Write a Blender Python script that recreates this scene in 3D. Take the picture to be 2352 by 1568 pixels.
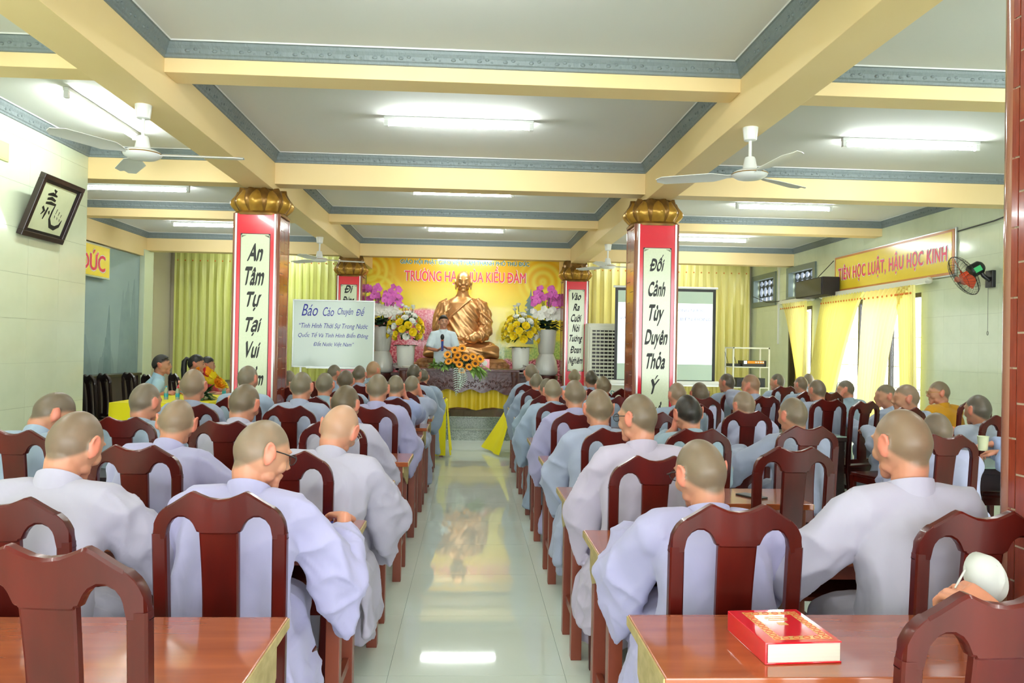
import bpy, bmesh, math, random
import numpy as np
from mathutils import Vector, Matrix, Euler

# ------------------------------------------------------------------ clear, camera, world, light, exposure
for o in list(bpy.data.objects):
    bpy.data.objects.remove(o, do_unlink=True)
scene = bpy.context.scene
COL = scene.collection
PI = math.pi
random.seed(7)
rng = np.random.default_rng(11)

cam_data = bpy.data.cameras.new('camera')
cam = bpy.data.objects.new('camera', cam_data)
COL.objects.link(cam)
cam_data.sensor_fit = 'HORIZONTAL'
cam_data.sensor_width = 36.0
cam_data.lens = 36.0 * 1800.0 / 2352.0
cam_data.clip_start = 0.05
cam_data.clip_end = 200
YAW, PITCH, ROLL = 0.0525, 0.0094, 0.0182
fwd = Vector((math.sin(YAW) * math.cos(PITCH), math.cos(YAW) * math.cos(PITCH), math.sin(PITCH)))
rgt = Vector((math.cos(YAW), -math.sin(YAW), 0))
upv = rgt.cross(fwd)
r2 = rgt * math.cos(ROLL) + upv * math.sin(ROLL)
u2 = -rgt * math.sin(ROLL) + upv * math.cos(ROLL)
mw = Matrix((r2, u2, -fwd)).transposed().to_4x4()
mw.translation = Vector((0, 0, 1.5))
cam.matrix_world = mw
scene.camera = cam
cam_data.dof.use_dof = False

world = bpy.data.worlds.new('daylight')
scene.world = world
world.use_nodes = True
wn = world.node_tree.nodes
bg = wn['Background']
bg.inputs['Color'].default_value = (0.93, 0.975, 1.0, 1)
bg.inputs['Strength'].default_value = 4.3

scene.view_settings.view_transform = 'Standard'
scene.view_settings.look = 'None'
scene.view_settings.gamma = 1.0
scene.view_settings.use_curve_mapping = False
scene.view_settings.exposure = 1.2
TUBE_EMIT = 62.0          # strength of the fluorescent tubes
TUBE_WATT = 24.0          # what each tube throws into the hall
scene.cycles.use_denoising = True
scene.cycles.use_adaptive_sampling = True
scene.cycles.adaptive_threshold = 0.015
scene.cycles.max_bounces = 7
scene.cycles.diffuse_bounces = 4
scene.cycles.glossy_bounces = 4
scene.cycles.transmission_bounces = 6
scene.cycles.transparent_max_bounces = 8
scene.cycles.sample_clamp_indirect = 6.0
scene.cycles.caustics_reflective = False
scene.cycles.caustics_refractive = False

# ------------------------------------------------------------------ materials
def s2l(c):
    return tuple(((x / 12.92) if x <= 0.04045 else ((x + 0.055) / 1.055) ** 2.4) for x in c)

def rgb(h):
    h = h.lstrip('#')
    return s2l(tuple(int(h[i:i + 2], 16) / 255 for i in (0, 2, 4)))

def mat(name, color, rough=0.5, metal=0.0, spec=0.5, emit=None, emit_s=0.0, coat=0.0, noise=None, trans=0.0, sss=0.0, bump=None, alpha=None):
    m = bpy.data.materials.new(name)
    m.use_nodes = True
    nt = m.node_tree
    b = nt.nodes['Principled BSDF']
    c = rgb(color) if isinstance(color, str) else color
    b.inputs['Base Color'].default_value = (*c, 1)
    b.inputs['Roughness'].default_value = rough
    b.inputs['Metallic'].default_value = metal
    b.inputs['Specular IOR Level'].default_value = spec
    b.inputs['Coat Weight'].default_value = coat
    b.inputs['Coat Roughness'].default_value = 0.06
    b.inputs['Transmission Weight'].default_value = trans
    if alpha is not None: b.inputs['Alpha'].default_value = alpha
    if sss:
        b.inputs['Subsurface Weight'].default_value = sss
        b.inputs['Subsurface Radius'].default_value = (0.01, 0.004, 0.002)
    if emit:
        b.inputs['Emission Color'].default_value = (*(rgb(emit) if isinstance(emit, str) else emit), 1)
        b.inputs['Emission Strength'].default_value = emit_s
    if noise or bump:
        tc = nt.nodes.new('ShaderNodeTexCoord')
        mp = nt.nodes.new('ShaderNodeMapping')
        nt.links.new(tc.outputs['Object'], mp.inputs['Vector'])
    if noise:
        # noise = (second colour, scale vector, detail, contrast)
        c2, sc, det, con = noise
        mp.inputs['Scale'].default_value = sc
        n = nt.nodes.new('ShaderNodeTexNoise')
        n.inputs['Scale'].default_value = 1.0
        n.inputs['Detail'].default_value = det
        nt.links.new(mp.outputs['Vector'], n.inputs['Vector'])
        r = nt.nodes.new('ShaderNodeMapRange')
        r.inputs['From Min'].default_value = 0.5 - con
        r.inputs['From Max'].default_value = 0.5 + con
        nt.links.new(n.outputs['Fac'], r.inputs['Value'])
        mx = nt.nodes.new('ShaderNodeMix')
        mx.data_type = 'RGBA'
        mx.inputs['A'].default_value = (*c, 1)
        mx.inputs['B'].default_value = (*(rgb(c2) if isinstance(c2, str) else c2), 1)
        nt.links.new(r.outputs['Result'], mx.inputs['Factor'])
        nt.links.new(mx.outputs['Result'], b.inputs['Base Color'])
    if bump:
        # bump = (scale vector, strength, distance)
        sc, st, di = bump
        mp2 = nt.nodes.new('ShaderNodeMapping')
        mp2.inputs['Scale'].default_value = sc
        nt.links.new(tc.outputs['Object'], mp2.inputs['Vector'])
        n2 = nt.nodes.new('ShaderNodeTexNoise')
        n2.inputs['Scale'].default_value = 1.0
        n2.inputs['Detail'].default_value = 4
        nt.links.new(mp2.outputs['Vector'], n2.inputs['Vector'])
        bp = nt.nodes.new('ShaderNodeBump')
        bp.inputs['Strength'].default_value = st
        bp.inputs['Distance'].default_value = di
        nt.links.new(n2.outputs['Fac'], bp.inputs['Height'])
        nt.links.new(bp.outputs['Normal'], b.inputs['Normal'])
    return m

M = {}
M['tile_floor'] = mat('polished floor tile', '#dde6da', 0.035, spec=0.75, noise=('#d6e0d2', (1.2, 1.2, 1.2), 3, 0.2))
M['grout_floor'] = mat('floor grout', '#8fa094', 0.6)
M['wall_tile'] = mat('glazed wall tile', '#d9e2c6', 0.12, spec=0.5, noise=('#d2dcbf', (2, 2, 2), 2, 0.25))
M['wall_grout'] = mat('wall grout', '#b3bda2', 0.7)
M['wall_plain'] = mat('plain pink cream wall', '#d8cfba', 0.35)
M['ceiling'] = mat('white ceiling paint', '#dcddd9', 0.8)
M['beam'] = mat('apricot beam paint', '#f2d8a2', 0.6, noise=('#eed296', (1.5, 1.5, 1.5), 2, 0.25))
M['cornice'] = mat('blue grey cornice paint', '#7a8587', 0.55, bump=((26, 26, 9), 0.55, 0.02))
M['cornice_lip'] = mat('white cornice lip', '#dcdedd', 0.6)
M['lacquer'] = mat('dark red lacquered wood', '#520e07', 0.3, spec=0.3, coat=0.1, noise=('#370805', (9, 9, 2.2), 4, 0.22))
M['darkwood'] = mat('near black carved wood', '#2c1a17', 0.3, spec=0.5, coat=0.2, noise=('#1c100e', (6, 6, 2), 3, 0.25))
M['desk_top'] = mat('orange brown desk top', '#a3552f', 0.16, spec=0.5, coat=0.5, noise=('#864023', (1.8, 16, 8), 5, 0.25))
M['desk_leg'] = mat('red brown desk frame', '#7d3a24', 0.35, coat=0.1, noise=('#6b2d1c', (14, 14, 2), 4, 0.25))
M['desk_edge'] = mat('worn pale desk edge', '#b3a06e', 0.45, noise=('#96844f', (7, 20, 30), 4, 0.2))
M['white_plastic'] = mat('white plastic', '#e6e8e6', 0.3)
M['cream_plastic'] = mat('cream plastic', '#dcdccb', 0.35)
M['black_plastic'] = mat('black plastic', '#17181a', 0.4)
M['blade'] = mat('fan blade enamel', '#d9dad6', 0.35)
M['tube'] = mat('fluorescent tube', '#ffffff', 0.3, emit=(0.93, 1.0, 0.98), emit_s=TUBE_EMIT)
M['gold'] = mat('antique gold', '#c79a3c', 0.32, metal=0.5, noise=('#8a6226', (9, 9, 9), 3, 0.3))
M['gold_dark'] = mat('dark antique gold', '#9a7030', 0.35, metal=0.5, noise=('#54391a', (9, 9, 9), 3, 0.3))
M['bronze'] = mat('copper gold statue', '#d9a876', 0.36, metal=0.78, noise=('#cf9a63', (3, 3, 3), 3, 0.3))
M['brown_tile'] = mat('brown pillar tile', '#8d3a26', 0.14, spec=0.5, coat=0.3, noise=('#7a2c1c', (5, 5, 2), 3, 0.2))
M['tile_grout_w'] = mat('pale pillar grout', '#c9b49c', 0.6)
M['pillar_edge'] = mat('pillar corner moulding', '#8c5a48', 0.1, spec=0.6, coat=0.6)
M['red_board'] = mat('red inscription board', '#d61f35', 0.15, coat=0.5)
M['silver_strip'] = mat('silver edging strip', '#d5d8d6', 0.25, metal=0.4)
M['board_pale'] = mat('pale celadon inscription panel', '#d3dcbb', 0.2, coat=0.2, noise=('#cfd8b6', (60, 60, 60), 1, 0.2))
M['ink'] = mat('black ink', '#14140f', 0.5)
M['ink_blue'] = mat('blue marker', '#3a3fae', 0.6)
M['ink_soft'] = mat('pale blue marker', '#6f80b8', 0.6)
M['pale_blue'] = mat('projected pale blue letters', '#7f90b8', 0.7, emit='#7d92c4', emit_s=0.18)
M['teal'] = mat('teal print', '#0d7f86', 0.4)
M['print_white'] = mat('white print outline', '#f4f5ee', 0.4)
M['print_red'] = mat('pink red print', '#ee3b5e', 0.4)
M['print_red2'] = mat('red print', '#e22f52', 0.4)
M['cloth_yellow'] = mat('bright yellow cloth', '#efe30c', 0.75, noise=('#e6d806', (4, 4, 4), 2, 0.3))
M['whiteboard'] = mat('whiteboard enamel', '#dfeeea', 0.08, spec=0.5)
M['alu'] = mat('aluminium', '#c3c9c8', 0.3, metal=0.7)
M['screen_white'] = mat('projected light', '#f4f6f6', 0.8, emit=(0.93, 0.97, 1.0), emit_s=0.5)
M['screen_mat'] = mat('projection screen fabric', '#c7dccf', 0.8)
M['ceramic'] = mat('white ceramic', '#e3e5dd', 0.12, spec=0.6, coat=0.3)
M['ceramic_grey'] = mat('grey white ribbed ceramic', '#cfd0cb', 0.15, spec=0.6, bump=((40, 40, 3), 0.4, 0.01))
M['leaf'] = mat('green leaf', '#3b6a33', 0.45, noise=('#2b5228', (8, 8, 8), 2, 0.3))
M['leaf_dark'] = mat('dark green leaf', '#1f4a35', 0.4, noise=('#173827', (8, 8, 8), 2, 0.3))
M['leaf_light'] = mat('light green leaf', '#8fb05a', 0.5, noise=('#79a048', (8, 8, 8), 2, 0.3))
M['leaf_silver'] = mat('silver fern', '#c9dccf', 0.5)
M['petal_yellow'] = mat('yellow petal', '#f3dc2a', 0.6, noise=('#f0cf10', (12, 12, 12), 2, 0.3))
M['petal_gold'] = mat('golden petal', '#f0a316', 0.6, noise=('#e98d0d', (20, 20, 20), 2, 0.3))
M['petal_white'] = mat('white petal', '#f3f4ec', 0.6)
M['petal_pink'] = mat('magenta orchid petal', '#e67fd0', 0.6, noise=('#dc5fc2', (16, 16, 16), 2, 0.3))
M['petal_red'] = mat('red petal', '#cf2433', 0.6)
M['seed'] = mat('dark sunflower disc', '#4a2a12', 0.8)
M['rosewood'] = mat('carved rosewood', '#4f1f1b', 0.3, coat=0.3, noise=('#38120f', (5, 5, 8), 4, 0.25), bump=((18, 18, 18), 0.3, 0.02))
M['rootwood'] = mat('carved root wood', '#b98252', 0.4, noise=('#8b5733', (3, 3, 22), 5, 0.18), bump=((5, 5, 24), 0.8, 0.03))
M['granite'] = mat('grey green granite', '#8d9a88', 0.2, noise=('#5c6a5a', (60, 60, 60), 3, 0.12))
M['orange_dot'] = mat('orange bead', '#e07d18', 0.5)
M['glass_top'] = mat('greenish glass top', '#a9c4b4', 0.03, spec=0.8, coat=0.6)
M['speaker_box'] = mat('dark speaker cloth', '#241f20', 0.7)
M['frame_grey'] = mat('grey green window frame', '#77857f', 0.4)
M['vent_block'] = mat('pierced concrete block', '#5f6670', 0.7)
M['metal_dark'] = mat('dark metal frame', '#2a2522', 0.35, metal=0.3)
M['picture_art'] = mat('aged paper', '#d3d9b4', 0.5, noise=('#c6cda5', (5, 5, 5), 3, 0.25))
M['mural'] = mat('grey blue mural', '#8fa4a2', 0.5, noise=('#84999a', (1.5, 1.5, 2.5), 3, 0.25))
M['mural_ink'] = mat('mural ink wash', '#788f90', 0.55, noise=('#879c9b', (5, 5, 5), 4, 0.3))
M['mural_ink2'] = mat('mural ink dark', '#688282', 0.55, noise=('#7d9393', (6, 6, 6), 4, 0.3))
M['sign_yellow'] = mat('yellow sign print', '#ecc92a', 0.2, coat=0.4, noise=('#f0d84e', (1.2, 1.2, 3), 3, 0.3))
M['sign_border'] = mat('sign border print', '#c8813f', 0.3)
M['book_red'] = mat('red glossy cover', '#d10f22', 0.08, coat=0.8)
M['book_gold'] = mat('gold stamping', '#d4a24e', 0.3, metal=0.4)
M['paper'] = mat('paper', '#d6d2c3', 0.7, noise=('#c6c2b2', (1, 1, 160), 2, 0.3))
M['mask'] = mat('white face mask', '#b9b9b6', 0.8)
M['pencil'] = mat('orange pencil', '#b4512a', 0.4)
M['shirt_white'] = mat('pale blue shirt', '#cddde6', 0.8, bump=((30, 30, 30), 0.15, 0.01))
M['shirt_blue'] = mat('light blue shirt', '#a9cbdf', 0.8, bump=((30, 30, 30), 0.15, 0.01))
M['shirt_teal'] = mat('grey blue blouse', '#7fa6b8', 0.8)
M['shirt_red'] = mat('dark red dress', '#a02630', 0.8)
M['trousers'] = mat('dark trousers', '#2a2d33', 0.8)
M['hair'] = mat('black hair', '#15130f', 0.45, bump=((60, 60, 14), 0.4, 0.01))
M['hair_grey'] = mat('thinning black hair', '#2c2a26', 0.6)
M['bottle'] = mat('clear water bottle', '#d8eef2', 0.08, trans=0.6)
M['bottle_label'] = mat('blue bottle label', '#39a9c4', 0.3)
M['mic_black'] = mat('microphone black', '#141518', 0.5)
M['mic_blue'] = mat('microphone blue', '#2b3f92', 0.3)
M['orange_red'] = mat('orange red plastic', '#cf4a22', 0.35)
M['green_label'] = mat('green motor label', '#39b36a', 0.4)
def thin_glass(name, refl):
    m = bpy.data.materials.new(name); m.use_nodes = True
    nt = m.node_tree; nt.nodes.clear()
    out = nt.nodes.new('ShaderNodeOutputMaterial'); tr = nt.nodes.new('ShaderNodeBsdfTransparent'); gl = nt.nodes.new('ShaderNodeBsdfGlossy')
    gl.inputs['Roughness'].default_value = 0.03; tr.inputs['Color'].default_value = (.93, .96, .95, 1)
    mx = nt.nodes.new('ShaderNodeMixShader'); mx.inputs[0].default_value = refl
    nt.links.new(tr.outputs[0], mx.inputs[1]); nt.links.new(gl.outputs[0], mx.inputs[2]); nt.links.new(mx.outputs[0], out.inputs['Surface'])
    return m
M['lens'] = thin_glass('clear glass', 0.07)
M['wire'] = mat('dark cable', '#2c2825', 0.5)
M['yellow_paper'] = mat('yellow green notice', '#dbe38f', 0.4)


# curtain cloth: a thin woven fabric that lets daylight through
def curtain_mat(name, color, c2, tr):
    m = bpy.data.materials.new(name)
    m.use_nodes = True
    nt = m.node_tree
    nt.nodes.clear()
    out = nt.nodes.new('ShaderNodeOutputMaterial')
    d = nt.nodes.new('ShaderNodeBsdfDiffuse')
    t = nt.nodes.new('ShaderNodeBsdfTranslucent')
    mx = nt.nodes.new('ShaderNodeMixShader')
    mx.inputs[0].default_value = tr
    g = nt.nodes.new('ShaderNodeBsdfGlossy')
    g.inputs['Roughness'].default_value = 0.35
    g.inputs['Color'].default_value = (1, 1, 0.85, 1)
    m2 = nt.nodes.new('ShaderNodeMixShader')
    m2.inputs[0].default_value = 0.06
    d.inputs['Color'].default_value = (*rgb(color), 1)
    t.inputs['Color'].default_value = (*rgb(c2), 1)
    nt.links.new(d.outputs[0], mx.inputs[1])
    nt.links.new(t.outputs[0], mx.inputs[2])
    nt.links.new(mx.outputs[0], m2.inputs[1])
    nt.links.new(g.outputs[0], m2.inputs[2])
    nt.links.new(m2.outputs[0], out.inputs['Surface'])
    return m
M['curtain_green'] = curtain_mat('yellow green back curtain', '#e2e68a', '#e2e67e', 0.06)
M['curtain'] = curtain_mat('yellow green satin curtain', '#f0e488', '#f0e684', 0.3)
M['curtain_back'] = curtain_mat('pale yellow back curtain', '#f2e68e', '#f0e684', 0.06)
M['curtain_sheer'] = curtain_mat('thin yellow curtain', '#f0dc7a', '#ffeaa6', 0.5)
M['drape'] = curtain_mat('golden desk drape', '#eccb2c', '#eccb2c', 0.15)

# banner: printed sky, pink water and greenery (flat print on a flat banner)
def banner_mat():
    m = bpy.data.materials.new('printed landscape banner')
    m.use_nodes = True
    nt = m.node_tree
    N, L = nt.nodes, nt.links
    b = N['Principled BSDF']
    b.inputs['Roughness'].default_value = 0.22
    b.inputs['Coat Weight'].default_value = 0.3
    tc = N.new('ShaderNodeTexCoord')
    sp = N.new('ShaderNodeSeparateXYZ')
    L.new(tc.outputs['Object'], sp.inputs[0])
    def mathn(op, a, bb=None, c=None):
        n = N.new('ShaderNodeMath'); n.operation = op
        for i, v in enumerate((a, bb, c)):
            if v is None: continue
            if isinstance(v, (int, float)): n.inputs[i].default_value = v
            else: L.new(v, n.inputs[i])
        return n.outputs[0]
    def mixc(f, a, bb):
        n = N.new('ShaderNodeMix'); n.data_type = 'RGBA'
        if isinstance(f, float): n.inputs['Factor'].default_value = f
        else: L.new(f, n.inputs['Factor'])
        for k, v in (('A', a), ('B', bb)):
            if isinstance(v, str): n.inputs[k].default_value = (*rgb(v), 1)
            else: L.new(v, n.inputs[k])
        return n.outputs['Result']
    def sm(v, a, bb):
        n = N.new('ShaderNodeMapRange'); n.interpolation_type = 'SMOOTHSTEP'
        L.new(v, n.inputs['Value']); n.inputs['From Min'].default_value = a; n.inputs['From Max'].default_value = bb
        return n.outputs['Result']
    x, z = sp.outputs['X'], sp.outputs['Z']
    nz = N.new('ShaderNodeTexNoise'); nz.inputs['Scale'].default_value = 3.0; nz.inputs['Detail'].default_value = 4
    L.new(tc.outputs['Object'], nz.inputs['Vector'])
    nf = N.new('ShaderNodeTexNoise'); nf.inputs['Scale'].default_value = 28.0; nf.inputs['Detail'].default_value = 3
    L.new(tc.outputs['Object'], nf.inputs['Vector'])
    # ornamental printed rosettes near the upper corners
    def ring(cx, cz):
        dx = mathn('SUBTRACT', x, cx); dz = mathn('SUBTRACT', z, cz)
        r = mathn('SQRT', mathn('ADD', mathn('MULTIPLY', dx, dx), mathn('MULTIPLY', dz, dz)))
        s = mathn('ADD', mathn('MULTIPLY', mathn('SINE', mathn('MULTIPLY', r, 42.0)), 0.5), 0.5)
        return mathn('MULTIPLY', s, mathn('SUBTRACT', 1.0, sm(r, 0.32, 0.62)))
    base = mixc(sm(z, 2.2, 3.05), '#eddb3e', '#e9b522')
    rg = mathn('MAXIMUM', mathn('MAXIMUM', ring(-1.75, 2.55), ring(1.55, 2.85)), ring(-1.9, 3.0))
    base = mixc(mathn('MULTIPLY', rg, 0.75), base, '#f6ec5a')
    # pink bank at left, rising like a hill
    dx = mathn('SUBTRACT', x, -0.85)
    hill = mathn('SUBTRACT', 2.28, mathn('MULTIPLY', mathn('MULTIPLY', dx, dx), 0.42))
    hill = mathn('ADD', hill, mathn('MULTIPLY', mathn('SUBTRACT', nz.outputs['Fac'], 0.5), 0.1))
    fl = mathn('MULTIPLY', sm(mathn('SUBTRACT', hill, z), -0.02, 0.05), mathn('SUBTRACT', 1.0, sm(x, 0.2, 0.5)))
    pink = mixc(sm(nf.outputs['Fac'], 0.42, 0.62), '#cf4a62', '#efa3ab')
    base = mixc(fl, base, pink)
    # greenery at right
    gh = mathn('ADD', 1.62, mathn('MULTIPLY', mathn('SUBTRACT', nz.outputs['Fac'], 0.5), 0.9))
    fg = mathn('MULTIPLY', sm(mathn('SUBTRACT', gh, z), -0.1, 0.15), sm(x, 0.35, 0.6))
    green = mixc(sm(nf.outputs['Fac'], 0.4, 0.6), '#8fae5c', '#b9c96e')
    base = mixc(fg, base, green)
    # pink blossoms lowest
    lo = mathn('ADD', 1.28, mathn('MULTIPLY', mathn('SUBTRACT', nz.outputs['Fac'], 0.5), 0.4))
    fb = sm(mathn('SUBTRACT', lo, z), -0.03, 0.06)
    pk2 = mixc(sm(nf.outputs['Fac'], 0.44, 0.58), '#9a3448', '#e58fa0')
    base = mixc(fb, base, pk2)
    L.new(base, b.inputs['Base Color'])
    return m
M['banner'] = banner_mat()

# robe cloth: colour comes from each object's own colour
def robe_mat():
    m = bpy.data.materials.new('monastic robe cotton')
    m.use_nodes = True
    nt = m.node_tree
    b = nt.nodes['Principled BSDF']
    b.inputs['Roughness'].default_value = 0.85
    b.inputs['Specular IOR Level'].default_value = 0.2
    b.inputs['Sheen Weight'].default_value = 0.15
    oi = nt.nodes.new('ShaderNodeObjectInfo')
    nt.links.new(oi.outputs['Color'], b.inputs['Base Color'])
    tc = nt.nodes.new('ShaderNodeTexCoord')
    mp = nt.nodes.new('ShaderNodeMapping')
    mp.inputs['Scale'].default_value = (9, 9, 4)
    nt.links.new(tc.outputs['Object'], mp.inputs['Vector'])
    n = nt.nodes.new('ShaderNodeTexNoise')
    n.inputs['Scale'].default_value = 1.0
    n.inputs['Detail'].default_value = 3
    n.inputs['Distortion'].default_value = 0.4
    nt.links.new(mp.outputs['Vector'], n.inputs['Vector'])
    bp = nt.nodes.new('ShaderNodeBump')
    bp.inputs['Strength'].default_value = 0.22
    bp.inputs['Distance'].default_value = 0.03
    nt.links.new(n.outputs['Fac'], bp.inputs['Height'])
    nt.links.new(bp.outputs['Normal'], b.inputs['Normal'])
    return m
M['robe'] = robe_mat()

# skin: stubble on the shaved scalp is a mask stored on the mesh; object colour = stubble tint
def skin_mat():
    m = bpy.data.materials.new('skin with shaved scalp')
    m.use_nodes = True
    nt = m.node_tree
    L = nt.links
    b = nt.nodes['Principled BSDF']
    b.inputs['Roughness'].default_value = 0.42
    b.inputs['Specular IOR Level'].default_value = 0.4
    b.inputs['Subsurface Weight'].default_value = 0.12
    b.inputs['Subsurface Radius'].default_value = (0.012, 0.005, 0.003)
    at = nt.nodes.new('ShaderNodeAttribute'); at.attribute_name = 'stubble'
    fl = nt.nodes.new('ShaderNodeAttribute'); fl.attribute_name = 'flush'
    oi = nt.nodes.new('ShaderNodeObjectInfo')
    tc = nt.nodes.new('ShaderNodeTexCoord')
    n = nt.nodes.new('ShaderNodeTexNoise'); n.inputs['Scale'].default_value = 18; n.inputs['Detail'].default_value = 4
    L.new(tc.outputs['Object'], n.inputs['Vector'])
    m1 = nt.nodes.new('ShaderNodeMix'); m1.data_type = 'RGBA'
    m1.inputs['A'].default_value = (*rgb('#bb886c'), 1)
    m1.inputs['B'].default_value = (*rgb('#cc7a64'), 1)
    L.new(fl.outputs['Fac'], m1.inputs['Factor'])
    mm = nt.nodes.new('ShaderNodeMath'); mm.operation = 'MULTIPLY_ADD'
    L.new(n.outputs['Fac'], mm.inputs[0]); mm.inputs[1].default_value = 0.3; mm.inputs[2].default_value = 0.85
    m3 = nt.nodes.new('ShaderNodeMath'); m3.operation = 'MULTIPLY'; m3.use_clamp = True
    L.new(at.outputs['Fac'], m3.inputs[0]); L.new(mm.outputs[0], m3.inputs[1])
    m2 = nt.nodes.new('ShaderNodeMix'); m2.data_type = 'RGBA'
    L.new(m3.outputs[0], m2.inputs['Factor'])
    L.new(m1.outputs['Result'], m2.inputs['A'])
    L.new(oi.outputs['Color'], m2.inputs['B'])
    L.new(m2.outputs['Result'], b.inputs['Base Color'])
    return m
M['skin'] = skin_mat()

# ------------------------------------------------------------------ mesh helpers
def smooth_mesh(me, on=True):
    me.polygons.foreach_set('use_smooth', [on] * len(me.polygons))

class MB:
    """collects pieces of ONE part, then links them as one mesh object"""
    def __init__(s): s.v = []; s.f = []; s.n = 0; s.sm = []
    def add(s, v, f, smooth=False):
        v = np.asarray(v, float)
        s.v.append(v)
        s.f += [tuple(i + s.n for i in q) for q in f]
        s.sm += [smooth] * len(f)
        s.n += len(v)
        return s
    def box(s, x0, x1, y0, y1, z0, z1, R=None, c=None):
        v = np.array([(x, y, z) for z in (z0, z1) for y in (y0, y1) for x in (x0, x1)], float)
        if R is not None: v = v @ np.array(R).T
        if c is not None: v = v + np.array(c)
        return s.add(v, [(0, 2, 3, 1), (4, 5, 7, 6), (0, 1, 5, 4), (2, 6, 7, 3), (0, 4, 6, 2), (1, 3, 7, 5)])
    def loft(s, rings, caps=True, closed=True, smooth=True):
        k = len(rings); n = len(rings[0])
        v = np.concatenate([np.asarray(r, float) for r in rings])
        f = []
        for i in range(k - 1):
            for j in range(n if closed else n - 1):
                a = i * n + j; b = i * n + (j + 1) % n
                f.append((a, b, b + n, a + n))
        s.add(v, f, smooth)
        if caps and closed:
            base = s.n - len(v)
            s.f += [tuple(base + j for j in range(n - 1, -1, -1)), tuple(base + (k - 1) * n + j for j in range(n))]
            s.sm += [False, False]
        return s
    def tube(s, pts, rad, n=10, caps=True):
        pts = [np.array(p, float) for p in pts]
        if not hasattr(rad, '__len__'): rad = [rad] * len(pts)
        rings = []
        prev = None
        for i, p in enumerate(pts):
            t = pts[min(i + 1, len(pts) - 1)] - pts[max(i - 1, 0)]
            t = t / (np.linalg.norm(t) + 1e-9)
            if prev is None:
                a = np.array([0, 0, 1.0]) if abs(t[2]) < 0.9 else np.array([1.0, 0, 0])
            else: a = prev
            u = a - t * (a @ t); u /= np.linalg.norm(u) + 1e-9
            w = np.cross(t, u); prev = u
            rings.append([p + rad[i] * (math.cos(2 * PI * k / n) * u + math.sin(2 * PI * k / n) * w) for k in range(n)])
        return s.loft(rings, caps)
    def lathe(s, prof, n=24, c=(0, 0, 0), caps=True):
        rings = [[(c[0] + r * math.cos(2 * PI * k / n), c[1] + r * math.sin(2 * PI * k / n), c[2] + z) for k in range(n)] for r, z in prof]
        return s.loft(rings, caps)
    def ell(s, c, r, nu=16, nv=10, R=None):
        vs = []; f = []
        for i in range(nv + 1):
            t = PI * i / nv
            for j in range(nu):
                p = 2 * PI * j / nu
                vs.append((r[0] * math.sin(t) * math.cos(p), r[1] * math.sin(t) * math.sin(p), r[2] * math.cos(t)))
        v = np.array(vs)
        if R is not None: v = v @ np.array(R).T
        v = v + np.array(c)
        for i in range(nv):
            for j in range(nu):
                a = i * nu + j; b = i * nu + (j + 1) % nu
                f.append((a, a + nu, b + nu, b))
        return s.add(v, f, True)
    def prism(s, outline, d0, d1, axis='y'):
        """outline: 2D points; axis = extrusion axis. y: (x,z); z: (x,y); x: (y,z)"""
        n = len(outline)
        def P(a, b, d):
            return {'y': (a, d, b), 'z': (a, b, d), 'x': (d, a, b)}[axis]
        v = [P(a, b, d0) for a, b in outline] + [P(a, b, d1) for a, b in outline]
        f = [tuple(range(n)), tuple(range(2 * n - 1, n - 1, -1))]
        f += [(i, i + n, (i + 1) % n + n, (i + 1) % n) for i in range(n)]
        return s.add(v, f)
    def xf(s, Mx):
        Mx = np.array(Mx)
        s.v = [v @ Mx[:3, :3].T + Mx[:3, 3] for v in s.v]
        return s
    def mesh(s, name, m, bevel=0.0, seg=2, sharp=48):
        me = bpy.data.meshes.new(name)
        V = np.concatenate(s.v) if s.v else np.zeros((0, 3))
        me.from_pydata(V.tolist(), [], s.f)
        me.polygons.foreach_set('use_smooth', s.sm)
        bm = bmesh.new(); bm.from_mesh(me)
        bmesh.ops.recalc_face_normals(bm, faces=bm.faces)
        if bevel:
            ed = [e for e in bm.edges if len(e.link_faces) == 2 and e.calc_face_angle() > 0.6]
            bmesh.ops.bevel(bm, geom=ed, offset=bevel, segments=seg, affect='EDGES', profile=0.6)
        bm.to_mesh(me); bm.free()
        if any(s.sm): me.set_sharp_from_angle(angle=math.radians(sharp))
        if m is not None: me.materials.append(M[m] if isinstance(m, str) else m)
        return me
    def build(s, name, m, parent=None, bevel=0.0, seg=2, loc=None, sharp=48):
        return link(name, s.mesh(name, m, bevel, seg, sharp), parent, loc)

def link(name, data, parent=None, loc=None, rot=None):
    o = bpy.data.objects.new(name, data)
    COL.objects.link(o)
    if parent is not None: o.parent = parent
    if loc is not None: o.location = loc
    if rot is not None: o.rotation_euler = rot
    return o

def tag(o, label=None, cat=None, group=None, kind=None):
    if label: o['label'] = label
    if cat: o['category'] = cat
    if group: o['group'] = group
    if kind: o['kind'] = kind
    return o

def thing(name, label, cat, loc=(0, 0, 0), rz=0.0, group=None):
    o = link(name, None, None, loc, (0, 0, rz))
    o.empty_display_size = 0.1
    return tag(o, label, cat, group)

def dup(root, loc, rz=0.0, label=None, group=None, color=None):
    r = root.copy(); COL.objects.link(r); r.location = loc; r.rotation_euler = (0, 0, rz)
    if label: r['label'] = label
    if group: r['group'] = group
    for ch in list(root.children):
        c = ch.copy(); COL.objects.link(c); c.parent = r
        for g in list(ch.children):
            d = g.copy(); COL.objects.link(d); d.parent = c
    return r

def structure(o):
    o['kind'] = 'structure'
    return o

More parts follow.
